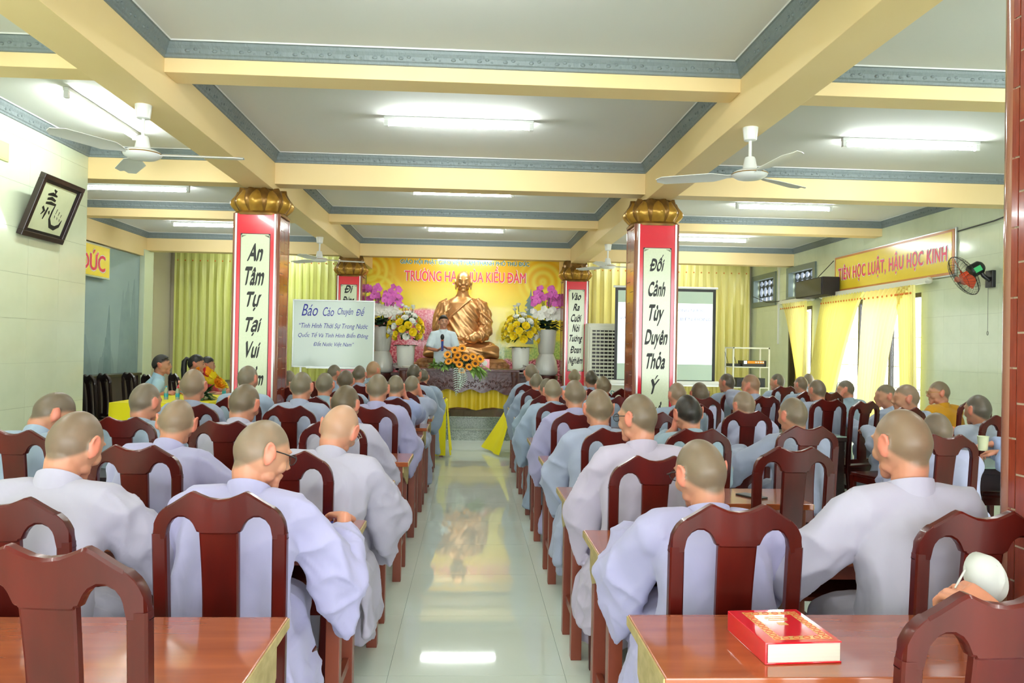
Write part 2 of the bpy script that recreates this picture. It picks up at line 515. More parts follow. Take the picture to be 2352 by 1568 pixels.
_dg = None
def text_mesh(body, m, width=None, height=None, extr=0.002, offset=0.0, shear=0.0, align='CENTER', spacing=1.0, sy=1.0, nib=None, _raw=False):
    import unicodedata as ud
    if not _raw:
        chars = []
        for ch in body:
            d = ud.normalize('NFD', ch)
            mark = 'bar' if ch in 'Đđ' else 'horn' if '\u031b' in d else None
            chars.append(({'Đ': 'D', 'đ': 'd'}.get(ch) or ud.normalize('NFC', d.replace('\u031b', '')), mark))
        plain = ''.join(c for c, _ in chars)
        wid = lambda b_: text_mesh(b_, m, align='LEFT', spacing=spacing, _raw=True)
        base = wid(plain)
        verts = [v.co.copy() for v in base.vertices]; faces = [tuple(p.vertices) for p in base.polygons]
        for i, (ch, mark) in enumerate(chars):
            if not mark: continue
            right = max(v.co.x for v in wid(plain[:i + 1]).vertices)
            lone = wid(ud.normalize('NFD', ch)[0]); lx = [v.co.x for v in lone.vertices]; top = max(v.co.z for v in lone.vertices); dw = max(lx) - min(lx)
            k = len(verts)
            if mark == 'bar':
                zc_ = top * (0.5 if ch == 'D' else 0.82); xa, xb = (right - dw - 0.09, right - dw * 0.42) if ch == 'D' else (right - dw * .6, right + .05)
                verts += [Vector((xa, 0.002, zc_ - .045)), Vector((xb, 0.002, zc_ - .045)), Vector((xb, 0.002, zc_ + .045)), Vector((xa, 0.002, zc_ + .045))]
            else:
                r0 = right - (.04 if ch[0].lower() == 'u' or ud.normalize('NFD', ch)[0] in 'uU' else .10)
                verts += [Vector((r0, 0.002, top - .10)), Vector((r0 + .09, 0.002, top - .02)), Vector((r0 + .15, 0.002, top + .10)), Vector((r0 + .07, 0.002, top + .10))]
            faces.append((k, k + 1, k + 2, k + 3))
        if offset > 0.001:
            n0 = len(verts); v0 = list(verts); f0 = list(faces)
            for q, (ox, oz) in enumerate(((-1, 0), (1, 0), (0, .8), (0, -.8))):
                kk = len(verts)
                verts += [v + Vector((ox * offset, 0.004 * (q + 1), oz * offset)) for v in v0]
                faces += [tuple(j + kk for j in f) for f in f0]
        if nib:
            v0 = list(verts); f0 = list(faces)
            for q, k_ in enumerate((-1, -.75, -.5, -.25, .25, .5, .75, 1)):
                kk = len(verts)
                verts += [v + Vector((k_ * nib[0], 0.003 * (q + 1), k_ * nib[1])) for v in v0]
                faces += [tuple(j + kk for j in f) for f in f0]
        me = bpy.data.meshes.new('lettering')
        me.from_pydata([tuple(v) for v in verts], [], faces)
        me.materials.append(M[m])
        return _fit_text(me, m, width, height, extr, shear, sy)
    cu = bpy.data.curves.new('lettering', 'FONT')
    cu.body = body
    cu.size = 1.0
    cu.extrude = 0.0
    cu.align_x = align
    cu.space_character = spacing
    cu.resolution_u = 3
    o = bpy.data.objects.new('tmp_text', cu)
    COL.objects.link(o)
    bpy.context.view_layer.update()
    me = bpy.data.meshes.new_from_object(o.evaluated_get(bpy.context.evaluated_depsgraph_get()))
    bpy.data.objects.remove(o, do_unlink=True)
    bpy.data.curves.remove(cu)
    n = len(me.vertices)
    co = np.empty(n * 3); me.vertices.foreach_get('co', co); co = co.reshape(-1, 3)
    co = np.stack([co[:, 0], co[:, 2], co[:, 1]], 1)
    me.vertices.foreach_set('co', co.ravel())
    me.materials.clear(); me.materials.append(M[m])
    if _raw: return me
    return _fit_text(me, m, width, height, extr, shear, sy)
def _fit_text(me, m, width, height, extr, shear, sy):
    n = len(me.vertices)
    co = np.empty(n * 3); me.vertices.foreach_get('co', co); co = co.reshape(-1, 3)
    co[:, 0] += shear * co[:, 2]
    co0 = co[:, 1].copy()
    mn, mx = co.min(0), co.max(0)
    c = (mn + mx) / 2
    w, h = mx[0] - mn[0], mx[2] - mn[2]
    kx = width / w if width else None; kz = height / h if height else None
    kx = kx or kz or 1.0; kz = kz or kx
    co = (co - c) * np.array([kx, 0, kz])
    co[:, 1] = -extr + (co0 - co0.min()) * min(kz, 0.25) * 0.25
    me.vertices.foreach_set('co', co.ravel())
    me.name = 'lettering'
    bm = bmesh.new(); bm.from_mesh(me); bmesh.ops.recalc_face_normals(bm, faces=bm.faces)
    for f in bm.faces:
        if f.normal.y > 0: f.normal_flip()
    bm.to_mesh(me); bm.free()
    me.update()
    return me
# ------------------------------------------------------------------ the hall: floor, walls, ceiling, beams, cornices
ZC = 3.40
TX = [-0.349 + 0.81 * k for k in range(-8, 9)]
TY = [3.61 + 0.80 * k for k in range(-3, 13)]
fb = MB()
fb.box(-6.1, 6.1, -5, 12.76, -0.12, -0.004)
floor = structure(fb.build('floor', 'grout_floor'))
link('floor_near', MB().box(-6.1, 6.1, -5, TY[0] - 0.002, -0.004, 0).mesh('floor_near', 'tile_floor'), floor)
ft = MB().box(0.0015, 0.9985, 0.0015, 0.9985, -0.004, 0).mesh('floor_tile', 'tile_floor')
for i in range(len(TX) - 1):
    for j in range(len(TY) - 1):
        x0, x1 = max(TX[i], -6.1), min(TX[i + 1], 6.1)
        y0, y1 = TY[j], min(TY[j + 1], 12.76)
        if x1 - x0 < 0.05 or y1 - y0 < 0.05: continue
        if x1 < -3.8 and y1 < 7.9: continue
        if x0 > 5.85: continue
        t = link('floor_tile', ft, floor, (x0, y0, 0)); t.scale = (x1 - x0, y1 - y0, 1)

def wall_grid(name, m, plane, at, thick, ucuts, zcuts, holes):
    """a wall slab with rectangular openings; plane 'x' (u=y) or 'y' (u=x)"""
    b = MB()
    us = sorted(set(ucuts + [h[0] for h in holes] + [h[1] for h in holes]))
    zs = sorted(set(zcuts + [h[2] for h in holes] + [h[3] for h in holes]))
    for i in range(len(us) - 1):
        for j in range(len(zs) - 1):
            uc, zc_ = (us[i] + us[i + 1]) / 2, (zs[j] + zs[j + 1]) / 2
            if any(h[0] < uc < h[1] and h[2] < zc_ < h[3] for h in holes): continue
            a, c = sorted((at, at + thick))
            if plane == 'x': b.box(a, c, us[i], us[i + 1], zs[j], zs[j + 1])
            else: b.box(us[i], us[i + 1], a, c, zs[j], zs[j + 1])
    return structure(b.build(name, m))

def lay_tiles(wall, plane, at, face, u0, u1, z0, z1, tw, th, holes, name='wall_tile', m='wall_tile'):
    """glazed tiles, each an object, 4 mm proud of the grouted wall"""
    d = 0.004 * face
    a, c = sorted((0.0, d))
    if plane == 'x': me = MB().box(a, c, 0.002, 0.998, 0.003, 0.997).mesh(name, m)
    else: me = MB().box(0.002, 0.998, a, c, 0.003, 0.997).mesh(name, m)
    nu = int(round((u1 - u0) / tw)); nz = int(math.ceil((z1 - z0) / th - 0.05))
    for i in range(nu):
        for j in range(nz):
            ua, ub = u0 + i * tw, u0 + (i + 1) * tw
            za, zb = z0 + j * th, min(z0 + (j + 1) * th, z1)
            rects = [(ua, ub, za, zb)]
            for h in holes:
                nr = []
                for (a0, a1, b0, b1) in rects:
                    if a1 <= h[0] or a0 >= h[1] or b1 <= h[2] or b0 >= h[3]: nr.append((a0, a1, b0, b1)); continue
                    if a0 < h[0]: nr.append((a0, h[0], b0, b1))
                    if a1 > h[1]: nr.append((h[1], a1, b0, b1))
                    m0, m1 = max(a0, h[0]), min(a1, h[1])
                    if b0 < h[2]: nr.append((m0, m1, b0, h[2]))
                    if b1 > h[3]: nr.append((m0, m1, h[3], b1))
                rects = nr
            for (a0, a1, b0, b1) in rects:
                if a1 - a0 < 0.03 or b1 - b0 < 0.03: continue
                if plane == 'x':
                    o = link(name, me, wall, (at, a0, b0)); o.scale = (1, a1 - a0, b1 - b0)
                else:
                    o = link(name, me, wall, (a0, at, b0)); o.scale = (a1 - a0, 1, b1 - b0)

XR = 5.8
WIN = (9.82, 12.45, 0.55, 2.33)
DOOR = (13.05, 14.05, 0.0, 2.33)
V1 = (14.72, 15.78, 2.52, 2.98)
V2 = (13.0, 14.02, 2.52, 2.98)
holesR = [WIN, DOOR, V1, V2]
wall_right = wall_grid('wall_right', 'wall_grout', 'x', XR, 0.22, [-4.0, 16.2], [0, ZC + 0.1], holesR)
lay_tiles(wall_right, 'x', XR, -1, 5.0, 16.0, 0.0, 3.32, 1 / 3, 0.332, [(h[0] - .09, h[1] + .09, h[2] - .09, h[3] + .09) if h in (V1, V2) else h for h in holesR])
wall_left = structure(MB().box(-5.95, -3.774, -4, 7.86, 0, ZC + 0.1).build('wall_left', 'wall_grout'))
lay_tiles(wall_left, 'x', -3.774, 1, -0.14, 7.86, 0.18, 3.32, 0.5, 0.375, [])
wall_left_recess = structure(MB().box(-5.95, -5.7, 7.86, 13.84, 0, ZC + 0.1).box(-6.25, -6.0, 13.84, 16.2, 0, ZC + 0.1).build('wall_left_recess', 'wall_plain'))
structure(MB().box(-6.0, -5.66, 13.84, 14.1, 0, ZC).build('wall_return', 'wall_plain'))
wall_back = structure(MB().box(-6.25, 6.0, 16.0, 16.2, 0, ZC + 0.1).build('wall_back', 'wall_plain'))
pil_l = structure(MB().box(-5.7, -5.6, 13.72, 14.1, 0, 3.09).build('wall_pier', 'wall_tile', bevel=0.006))
ceiling = structure(MB().box(-6.3, 6.1, -5, 16.2, ZC, ZC + 0.2).build('ceiling', 'ceiling'))

LB, RB = (-2.24, -1.97), (1.74, 2.0)
for i, (x0, x1) in enumerate((LB, RB)):
    structure(MB().box(x0, x1, -4, 15.99, 3.03, ZC).build('beam', 'beam', bevel=0.004))
TB = [(-0.75, -0.53, 3.21), (2.08, 2.3, 3.09), (5.05, 5.27, 3.21), (7.86, 8.08, 3.09), (10.81, 11.03, 3.19), (13.84, 14.08, 3.085)]
for (y0, y1, z) in TB:
    xl = -3.774 if y1 < 8 else -5.7
    if 7 < y0 < 8: xl = -3.774
    for (x0, x1) in ((xl, LB[0]), (LB[1], RB[0]), (RB[1], XR)):
        if y0 > 13 and x0 < -5: x0 = -6.0
        structure(MB().box(x0, x1, y0, y1, z, ZC).build('beam', 'beam', bevel=0.004))
# beam that closes the left recess above the pier corner, and edge beam along its wall
structure(MB().box(-5.7, -3.774, 7.86, 8.08, 3.09, ZC).build('beam', 'beam'))
structure(MB().box(-5.7, -5.62, 8.08, 13.84, 2.98, ZC).build('beam', 'beam'))

ntrim = 0
def cornice(x0, x1, y0, y1):
    global ntrim
    prof = [(0.0, 3.300), (0.012, 3.304), (0.014, 3.318), (0.024, 3.326), (0.030, 3.352), (0.044, 3.372), (0.05, 3.388), (0.062, 3.391)]
    lip = [(0.062, 3.391), (0.066, 3.3995)]
    def ringm(p):
        b = MB(); rr = []
        for d, z in p:
            rr.append([(x0 + d, y0 + d, z), (x1 - d, y0 + d, z), (x1 - d, y1 - d, z), (x0 + d, y1 - d, z)])
        b.loft(rr, caps=False, smooth=False)
        return b
    ntrim += 1
    t = structure(ringm(prof).build('trim_%d' % ntrim, 'cornice'))
    ringm(lip).build('lip', 'cornice_lip', t)
    # raised scroll ornament running along the moulding
    orn = MB()
    def run(ax, a, b_, fixed, sgn):
        n = int((b_ - a) / 0.16)
        for k in range(n):
            u = a + (k + 0.5) * (b_ - a) / n
            for du, dz, r in ((-0.03, 0.0, 0.011), (0.02, 0.008, 0.009), (0.05, -0.006, 0.007)):
                f = fixed + sgn * (0.027 + dz * 0.5)
                c = (u + du, f, 3.342 + dz) if ax == 'x' else (f, u + du, 3.342 + dz)
                orn.ell(c, (r * 1.6, r * 0.9, r) if ax == 'x' else (r * 0.9, r * 1.6, r), 6, 4)
    if y1 < 11.5:
        run('x', x0 + 0.1, x1 - 0.1, y1, -1)
        run('y', y0 + 0.1, y1 - 0.1, x0, 1); run('y', y0 + 0.1, y1 - 0.1, x1, -1)
        o = orn.build('scroll_ornament', 'cornice', t); o['kind'] = 'stuff'
BY = [(-0.53, 2.08), (2.3, 5.05), (5.27, 7.86), (8.08, 10.81), (11.03, 13.84)]
for (y0, y1) in BY:
    cornice(LB[1], RB[0], y0, y1)
    cornice(RB[1], XR - 0.004, y0, y1)
    cornice(-3.77 if y1 < 8 else -5.62, LB[0], y0, y1)

# platform at the far end: two granite risers
plat = MB()
plat.box(-6.0, 5.8, 13.03, 16.0, 0.0, 0.345)
plat.box(-2.6, 2.4, 12.76, 13.03, 0.0, 0.165)
pl = structure(plat.build('floor_platform', 'granite'))
MB().box(-2.63, 2.43, 12.735, 13.03, 0.165, 0.185).build('step_tread', 'granite', pl, bevel=0.004)
MB().box(-6.0, 5.8, 13.005, 16.0, 0.345, 0.365).build('step_tread', 'granite', pl, bevel=0.004)

# ------------------------------------------------------------------ windows, door and vents in the right wall
def wframe(name, u0, u1, z0, z1, w, d0, d1, m, parent=None):
    b = MB()
    b.box(d0, d1, u0, u1, z0, z0 + w).box(d0, d1, u0, u1, z1 - w, z1)
    b.box(d0, d1, u0, u0 + w, z0 + w, z1 - w).box(d0, d1, u1 - w, u1, z0 + w, z1 - w)
    return b.build(name, m, parent, bevel=0.004)
w1 = structure(wframe('window_1', *WIN, 0.06, XR + 0.04, XR + 0.14, 'metal_dark'))
uc = (WIN[0] + WIN[1]) / 2
for k in range(1, 3):
    u = WIN[0] + (WIN[1] - WIN[0]) * k / 3
    MB().box(XR + 0.06, XR + 0.12, u - 0.02, u + 0.02, WIN[2] + 0.06, WIN[3] - 0.06).build('mullion', 'metal_dark', w1)
gb = MB()
for k in range(13):
    u = WIN[0] + 0.12 + (WIN[1] - WIN[0] - 0.24) * k / 12
    gb.tube([(XR + 0.17, u, WIN[2] + 0.02), (XR + 0.17, u, WIN[3] - 0.02)], 0.006, 6)
for z in (1.05, 1.35, 1.75):
    gb.tube([(XR + 0.17, WIN[0] + 0.03, z), (XR + 0.17, WIN[1] - 0.03, z)], 0.009, 6)
gb.build('security_grille', 'white_plastic', w1)
for k in range(3):
    a = WIN[0] + (WIN[1] - WIN[0]) * k / 3 + 0.03; b_ = WIN[0] + (WIN[1] - WIN[0]) * (k + 1) / 3 - 0.03
    MB().box(XR + 0.085, XR + 0.09, a, b_, WIN[2] + 0.06, WIN[3] - 0.06).build('pane', 'lens', w1)
d1 = structure(wframe('door_1', DOOR[0], DOOR[1], -0.05, DOOR[3], 0.06, XR + 0.0, XR + 0.16, 'metal_dark'))
# the open yellow-painted door leaf seen behind its curtain
dl = MB().box(XR + 0.10, XR + 0.14, DOOR[0] + 0.45, DOOR[1] - 0.07, 0.02, DOOR[3] - 0.08)
dl.build('door_leaf', 'sign_yellow', d1, bevel=0.004)
for n, V in ((2, V1), (3, V2)):
    f = structure(wframe('window_%d' % n, V[0] - 0.09, V[1] + 0.09, V[2] - 0.09, V[3] + 0.09, 0.1, XR - 0.035, XR + 0.06, 'frame_grey'))
    # pierced concrete blocks: bars leaving petal shaped holes
    vb = MB()
    nb = 5
    for k in range(nb + 1):
        u = V[0] + (V[1] - V[0]) * k / nb
        vb.box(XR + 0.10, XR + 0.16, u - 0.014, u + 0.014, V[2], V[3])
    for z in (V[2] + 0.01, V[2] + 0.12, (V[2] + V[3]) / 2 + 0.09, V[3] - 0.01):
        vb.box(XR + 0.10, XR + 0.16, V[0], V[1], z - 0.012, z + 0.012)
    for k in range(nb):
        u = V[0] + (V[1] - V[0]) * (k + 0.5) / nb
        for (za, zb_) in ((V[2] + 0.13, V[2] + 0.31), (V[2] + 0.33, V[3] - 0.02)):
            zm, h = (za + zb_) / 2, (zb_ - za) / 2
            for sg in (-1, 1):
                for tt in (-1, 1):
                    vb.prism([(u + sg * 0.095, zm + tt * h), (u + sg * 0.095, zm + tt * h * 0.2), (u + sg * 0.03, zm + tt * h)], XR + 0.10, XR + 0.16, 'x')
    vb.build('pierced_block', 'vent_block', f)

# ------------------------------------------------------------------ fluorescent lights
def make_light():
    t = thing('fluorescent_light', 'tmp', 'lamp', (0, 0, ZC))
    MB().box(-0.62, 0.62, -0.022, 0.022, -0.030, -0.0005).build('batten', 'white_plastic', t, bevel=0.003)
    MB().tube([(-0.575, 0, -0.062), (0.575, 0, -0.062)], 0.0135, 12).build('tube', 'tube', t)
    for sx in (-1, 1):
        MB().box(sx * 0.60 - 0.018, sx * 0.60 + 0.018, -0.018, 0.018, -0.082, -0.028).build('end_socket', 'white_plastic', t, bevel=0.004)
    return t
L0 = make_light()
lights = [
    (-0.13, 6.50, 0, 'fluorescent tube light in the centre bay nearest the camera'),
    (-0.13, 9.40, 0, 'fluorescent tube light, second of the centre bays from the front pillars'),
    (-0.11, 12.34, 0, 'fluorescent tube light closest to the golden statue, in the last centre bay'),
    (3.83, 6.68, 0, 'fluorescent tube light at upper right, beyond the near right fan'),
    (3.93, 9.72, 0, 'fluorescent tube light on the right side, second bay from the camera'),
    (3.91, 12.70, 0, 'fluorescent tube light in the right far bay above the projection screen'),
    (-3.06, 6.63, PI / 2, 'fluorescent tube light running lengthwise beside the left fan'),
    (-4.05, 9.66, 0, 'fluorescent tube light left of the left front pillar, nearer of two'),
    (-4.08, 12.49, 0, 'fluorescent tube light in the left far bay, half hidden by the pillar'),
    (-0.13, 3.60, 0, 'unseen fluorescent tube light in the centre bay just above the camera view'), (3.83, 3.60, 0, 'unseen fluorescent tube light in the right bay just above the camera view'), (-3.06, 3.6, PI / 2, 'unseen fluorescent tube light in the left bay just above the camera view'),  # out of view: these and the next three were added for lighting
    (-0.13, 0.80, 0, 'unseen fluorescent tube light in the centre bay over the camera'), (3.83, 0.80, 0, 'unseen fluorescent tube light in the right bay beside the camera'), (-3.06, 0.8, PI / 2, 'unseen fluorescent tube light in the left bay beside the camera'),
    (-0.15, 14.75, 0, 'fluorescent tube light behind the last beam, over the golden statue'), (-3.9, 14.9, 0, 'added fluorescent tube light hidden behind the last beam, brightening the left curtain'), (3.7, 14.9, 0, 'added fluorescent tube light hidden behind the last beam, brightening the right curtain')]  # left and right tubes are hidden extras, added to brighten the back curtains
for i, (x, y, rz, lab) in enumerate(lights):
    if lab is None: lab = 'unseen fluorescent tube light on the ceiling behind or above the camera'
    if i == 0:
        L0.location = (x, y, ZC); L0.rotation_euler = (0, 0, rz); L0['label'] = lab; L0['group'] = 'ceiling tube lights'
    else:
        dup(L0, (x, y, ZC), rz, lab, 'ceiling tube lights')
# ------------------------------------------------------------------ pillars with lotus capitals
def rsq(h, r, z, n=8, cx=0, cy=0):
    """ring of a square (half side h) with round corners r"""
    pts = []
    for k, (sx, sy) in enumerate(((1, 1), (-1, 1), (-1, -1), (1, -1))):
        for i in range(n):
            a = PI / 2 * (k + i / (n - 1))
            pts.append((cx + sx * (h - r) + r * math.cos(a), cy + sy * (h - r) + r * math.sin(a), z))
    return pts
def petal_mesh(w, h, r0, bulge, curl, m, name='petal'):
    b = MB(); rings = []
    nv, nu = 9, 9
    for i in range(nv):
        v = i / (nv - 1)
        ww = w * (0.72 + 0.28 * math.sin(PI * min(v * 1.25, 1) * 0.5)) * (1 - max(0, v - 0.62) ** 2 * 6.2 * 1.0)
        ww = max(ww, 0.012)
        row = []
        for j in range(nu):
            u = -1 + 2 * j / (nu - 1)
            rr = r0 + bulge * math.sin(PI * min(1, v * 0.95 + 0.08)) * (1 - 0.55 * u * u) + curl * max(0, v - 0.75) * 4 * (1 - 0.4 * u * u) - 0.02 * u * u
            # raised inner field
            d = math.hypot(u / 0.62, (v - 0.45) / 0.36)
            rr += 0.012 * max(0, 1 - d) if d < 1 else 0
            row.append((u * ww, rr, v * h))
        rings.append(row)
    b.loft(rings, caps=False, closed=False)
    back = [[(x * 0.96, y - 0.02, z) for x, y, z in row] for row in rings]
    b.loft([list(reversed(r)) for r in back], caps=False, closed=False)
    # rim
    for rowa, rowb in ((rings[-1], back[-1]),):
        b.loft([rowa, rowb], caps=False, closed=False)
    return b.mesh(name, m)
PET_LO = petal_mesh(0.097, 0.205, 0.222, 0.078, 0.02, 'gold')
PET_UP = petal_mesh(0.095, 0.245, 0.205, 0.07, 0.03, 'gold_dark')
TILE_W = MB().box(0, 1, -0.003, 0.0, 0, 1).mesh('tile', 'brown_tile')
def pillar(x, y, z0, label, words, ztop=3.03, panel=(2.57, 1.0), zcap=2.775, full=True, red_low=None):
    P = thing('pillar', label, 'pillar', (x, y, z0))
    P['kind'] = 'thing'
    H = 0.222
    zc = zcap - z0; zt = ztop - z0
    MB().loft([rsq(H - 0.004, 0.05, 0), rsq(H - 0.004, 0.05, zc)], smooth=False).build('shaft', 'tile_grout_w', P)
    for sx in (-1, 1):
        for sy in (-1, 1):
            MB().tube([(sx * (H - 0.03), sy * (H - 0.03), 0), (sx * (H - 0.03), sy * (H - 0.03), zc)], 0.036, 14).build('corner_moulding', 'pillar_edge', P)
    # brown tiles in running bond on the two flanks (and the back)
    cols = [(-0.186, -0.148), (-0.143, -0.003), (0.003, 0.143), (0.148, 0.186)]
    for face, (ang) in enumerate(((PI / 2, -PI / 2, PI) if words else (PI / 2, -PI / 2, PI, 0.0)) if full else (PI / 2, -PI / 2)):
        for ci, (a, c) in enumerate(cols):
            z = 0.0 - (0.105 if ci % 2 else 0)
            while z < zc:
                za, zb = max(z, 0) + 0.003, min(z + 0.21, zc) - 0.003
                if zb - za > 0.02:
                    t = link('tile', TILE_W, P)
                    # local: face looks to -Y, rotated by ang about Z
                    R = Matrix.Rotation(ang, 4, 'Z')
                    t.matrix_local = R @ Matrix.Translation((a, -H + 0.002, za)) @ Matrix.Diagonal((c - a, 1, zb - za, 1))
                z += 0.21
    # inscription board on the face toward the hall (-Y)
    yb = -H - 0.012
    if words:
        MB().box(-0.178, 0.178, yb, -H + 0.004, 0.0, zc - 0.005).build('red_board', 'red_board', P, bevel=0.003)
        for sx in (-1, 1):
            MB().box(sx * 0.187 - 0.009, sx * 0.187 + 0.009, yb - 0.004, -H + 0.004, 0, zc - 0.005).build('edging_strip', 'silver_strip', P)
        pz1, pz0 = panel[0] - z0, panel[1] - z0
        hw = 0.137
        def octo(d, c):
            w, a, b_ = hw + d, pz0 - d, pz1 + d
            return [(-w + c, a), (w - c, a), (w, a + c), (w, b_ - c), (w - c, b_), (-w + c, b_), (-w, b_ - c), (-w, a + c)]
        MB().prism(octo(0.006, 0.002), yb - 0.001, yb + 0.001).build('panel_outline', 'ink', P)
        MB().prism(octo(0, 0.014), yb - 0.003, yb + 0.001).build('pale_panel', 'board_pale', P)
        b = MB()
        for sx in (-1, 1):
            for zc_, sg in ((pz1, -1), (pz0, 1)):
                for k in range(3):
                    b.tube([(sx * (hw - 0.012 - 0.016 * k), yb - 0.004, zc_ + sg * 0.008), (sx * (hw - 0.012 - 0.016 * k), yb - 0.004, zc_ + sg * (0.03 - 0.008 * k)), (sx * (hw - 0.004), yb - 0.004, zc_ + sg * (0.034 - 0.008 * k))], 0.002, 5)
        b.build('corner_fret', 'ink', P)
        for (wd, z, w, h) in words:
            me = text_mesh(wd, 'ink', width=w, height=h, extr=0.001, nib=(0.026, 0.038), shear=0.36)
            link('lettering', me, P, (0.0, yb - 0.004, z - z0))
    # capital
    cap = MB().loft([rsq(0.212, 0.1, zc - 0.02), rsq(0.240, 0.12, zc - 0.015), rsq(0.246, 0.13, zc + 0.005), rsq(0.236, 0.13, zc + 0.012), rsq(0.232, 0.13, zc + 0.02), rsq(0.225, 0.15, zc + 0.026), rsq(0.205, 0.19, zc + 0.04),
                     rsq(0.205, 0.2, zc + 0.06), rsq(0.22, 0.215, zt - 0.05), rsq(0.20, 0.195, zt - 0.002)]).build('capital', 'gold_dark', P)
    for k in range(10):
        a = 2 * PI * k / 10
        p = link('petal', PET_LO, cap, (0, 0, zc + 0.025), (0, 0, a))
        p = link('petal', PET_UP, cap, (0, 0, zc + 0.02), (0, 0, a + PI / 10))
    return P
k1 = 7.75 / 1800
def zl(y): return 1.5 + (790.5 - y) * k1
def zr(y): return 1.5 + (807.0 - y) * k1
pillar(-2.11, 7.97, 0, 'left front pillar with red board reading An Tam Tu Tai Vui and gold lotus capital',
       [('An', zl(583), 0.155, 0.175), ('Tâm', zl(637), 0.185, 0.185), ('Tự', zl(694), 0.145, 0.19), ('Tại', zl(751), 0.155, 0.185), ('Vui', zl(803), 0.14, 0.165), ('Niềm', zl(862), 0.21, 0.19)], panel=(2.57, 0.75))
pillar(1.845, 7.97, 0, 'right front pillar with red board reading Doi Canh Tuy Duyen and gold lotus capital',
       [('Đối', zr(602), 0.15, 0.17), ('Cảnh', zr(661), 0.175, 0.165), ('Tùy', zr(723), 0.155, 0.215), ('Duyên', zr(779), 0.235, 0.2), ('Thỏa', zr(828), 0.19, 0.175), ('Ý', zr(884), 0.09, 0.19), ('Thiền', zr(945), 0.2, 0.19)], panel=(2.53, 0.55))
k2 = 13.72 / 1800
def zl2(y): return 1.5 + (794.2 - y) * k2
def zr2(y): return 1.5 + (803.7 - y) * k2
pillar(-2.13, 13.95, 0.365, 'far left pillar with lotus capital, partly hidden behind the whiteboard',
       [('Đi', zl2(665), 0.15, 0.14), ('Đứng', zl2(692), 0.2, 0.16), ('Nằm', zl2(722), 0.2, 0.14)], ztop=3.08, panel=(2.56, 1.1), zcap=2.72, full=False)
pillar(1.845, 13.95, 0.365, 'far right pillar beside the air cooler with seven black words on pale panel',
       [('Vào', zr2(680), 0.165, 0.135), ('Ra', zr2(705), 0.12, 0.13), ('Cười', zr2(730), 0.19, 0.14), ('Nói', zr2(753), 0.14, 0.14), ('Tướng', zr2(779), 0.23, 0.16), ('Đoan', zr2(803), 0.19, 0.13), ('Nghiêm', zr2(830), 0.25, 0.16)], ztop=3.08, panel=(2.56, 1.13), zcap=2.72, full=False)
pillar(1.842, 2.10, 0, 'brown tiled pillar at the right edge of the photo closest to the camera', None)

# ------------------------------------------------------------------ curtains
def sheet(parent, name, m, fx, nu, nv, thick=0.002):
    """fx(u,v)->point; u,v in 0..1"""
    v = []; f = []
    for j in range(nv + 1):
        for i in range(nu + 1):
            v.append(fx(i / nu, j / nv))
    for j in range(nv):
        for i in range(nu):
            a = j * (nu + 1) + i
            f.append((a, a + 1, a + nu + 2, a + nu + 1))
    b = MB().add(v, f, True)
    return b.build(name, m, parent)
def back_curtain(x0, x1, y, z0, z1, label, n, m='curtain_back'):
    t = thing('curtain', label, 'curtain', ((x0 + x1) / 2, y, z0))
    w = x1 - x0
    def fx(u, v):
        ph = u * n * 2 * PI
        amp = 0.034 * (0.35 + 0.65 * min(1, (1 - v) * 3)) if v > 0.8 else 0.034
        g = math.sin(ph + 0.9 * math.sin(u * 17.0) + 0.25 * math.sin(5 * v + u * 40))
        return (-w / 2 + w * u + 0.014 * math.sin(2 * ph), amp * g * (1 if v < 0.86 else 0.45), (z1 - z0) * v)
    sheet(t, 'cloth_panel', m, fx, int(n * 10), 12)
    b = MB()
    for i in range(int(n)):
        u = (i + 0.5) / n
        b.ell((-w / 2 + w * u, -0.035, (z1 - z0) * 0.925), (0.013, 0.01, 0.015), 8, 5)
    o = b.build('bead_trim', 'orange_dot', t); o['kind'] = 'stuff'
    MB().tube([(-w / 2 - 0.05, 0.02, z1 - z0 + 0.005), (w / 2 + 0.05, 0.02, z1 - z0 + 0.005)], 0.012, 8).build('curtain_rod', 'cream_plastic', t)
    return t
back_curtain(-5.9, -2.12, 15.88, 0.78, 3.33, 'long yellow green curtain along the back wall, left of the golden statue', 26, 'curtain_green')
back_curtain(1.95, 5.72, 15.88, 0.60, 3.34, 'long yellow curtain along the back wall behind the projection screen', 24)

# window curtains on the right wall (local x runs along -Y, i.e. left to right as seen from inside)
def side_curtain(label, y_top, y_bot, z0, z1, n, m='curtain_sheer', amp=0.03, ease=1.0):
    ya, yb = y_top; ca, cb = y_bot
    t = thing('curtain', label, 'curtain', (5.68, (ya + yb) / 2, z0))
    yc = (ya + yb) / 2
    def fx(u, v):
        w = (1 - v) ** ease
        a = ya + (ca - ya) * w; b_ = yb + (cb - yb) * w
        yy = a + (b_ - a) * u
        return (amp * math.sin(u * n * 2 * PI + 0.8 * math.sin(7 * u)) * (0.6 + 0.4 * w), yy - yc, (z1 - z0) * v)
    sheet(t, 'cloth_panel', m, fx, n * 8, 14)
    bb = MB()
    for i in range(n):
        u = (i + 0.5) / n
        yy = ya + (yb - ya) * u - yc
        bb.ell((-amp - 0.006, yy, (z1 - z0) * 0.94), (0.008, 0.014 + 0.012 * (i % 3 == 0), 0.016), 8, 5)
    o = bb.build('bead_trim', 'orange_dot', t); o['kind'] = 'stuff'
    return t
side_curtain('far panel of the yellow window curtain, swept toward the door', (12.42, 11.05), (12.95, 12.1), 0.62, 2.43, 16, 'curtain', 0.035, 0.75)
side_curtain('near panel of the yellow window curtain glowing with daylight', (11.05, 9.84), (11.25, 10.62), 0.62, 2.42, 10, 'curtain_sheer', 0.03, 0.5)
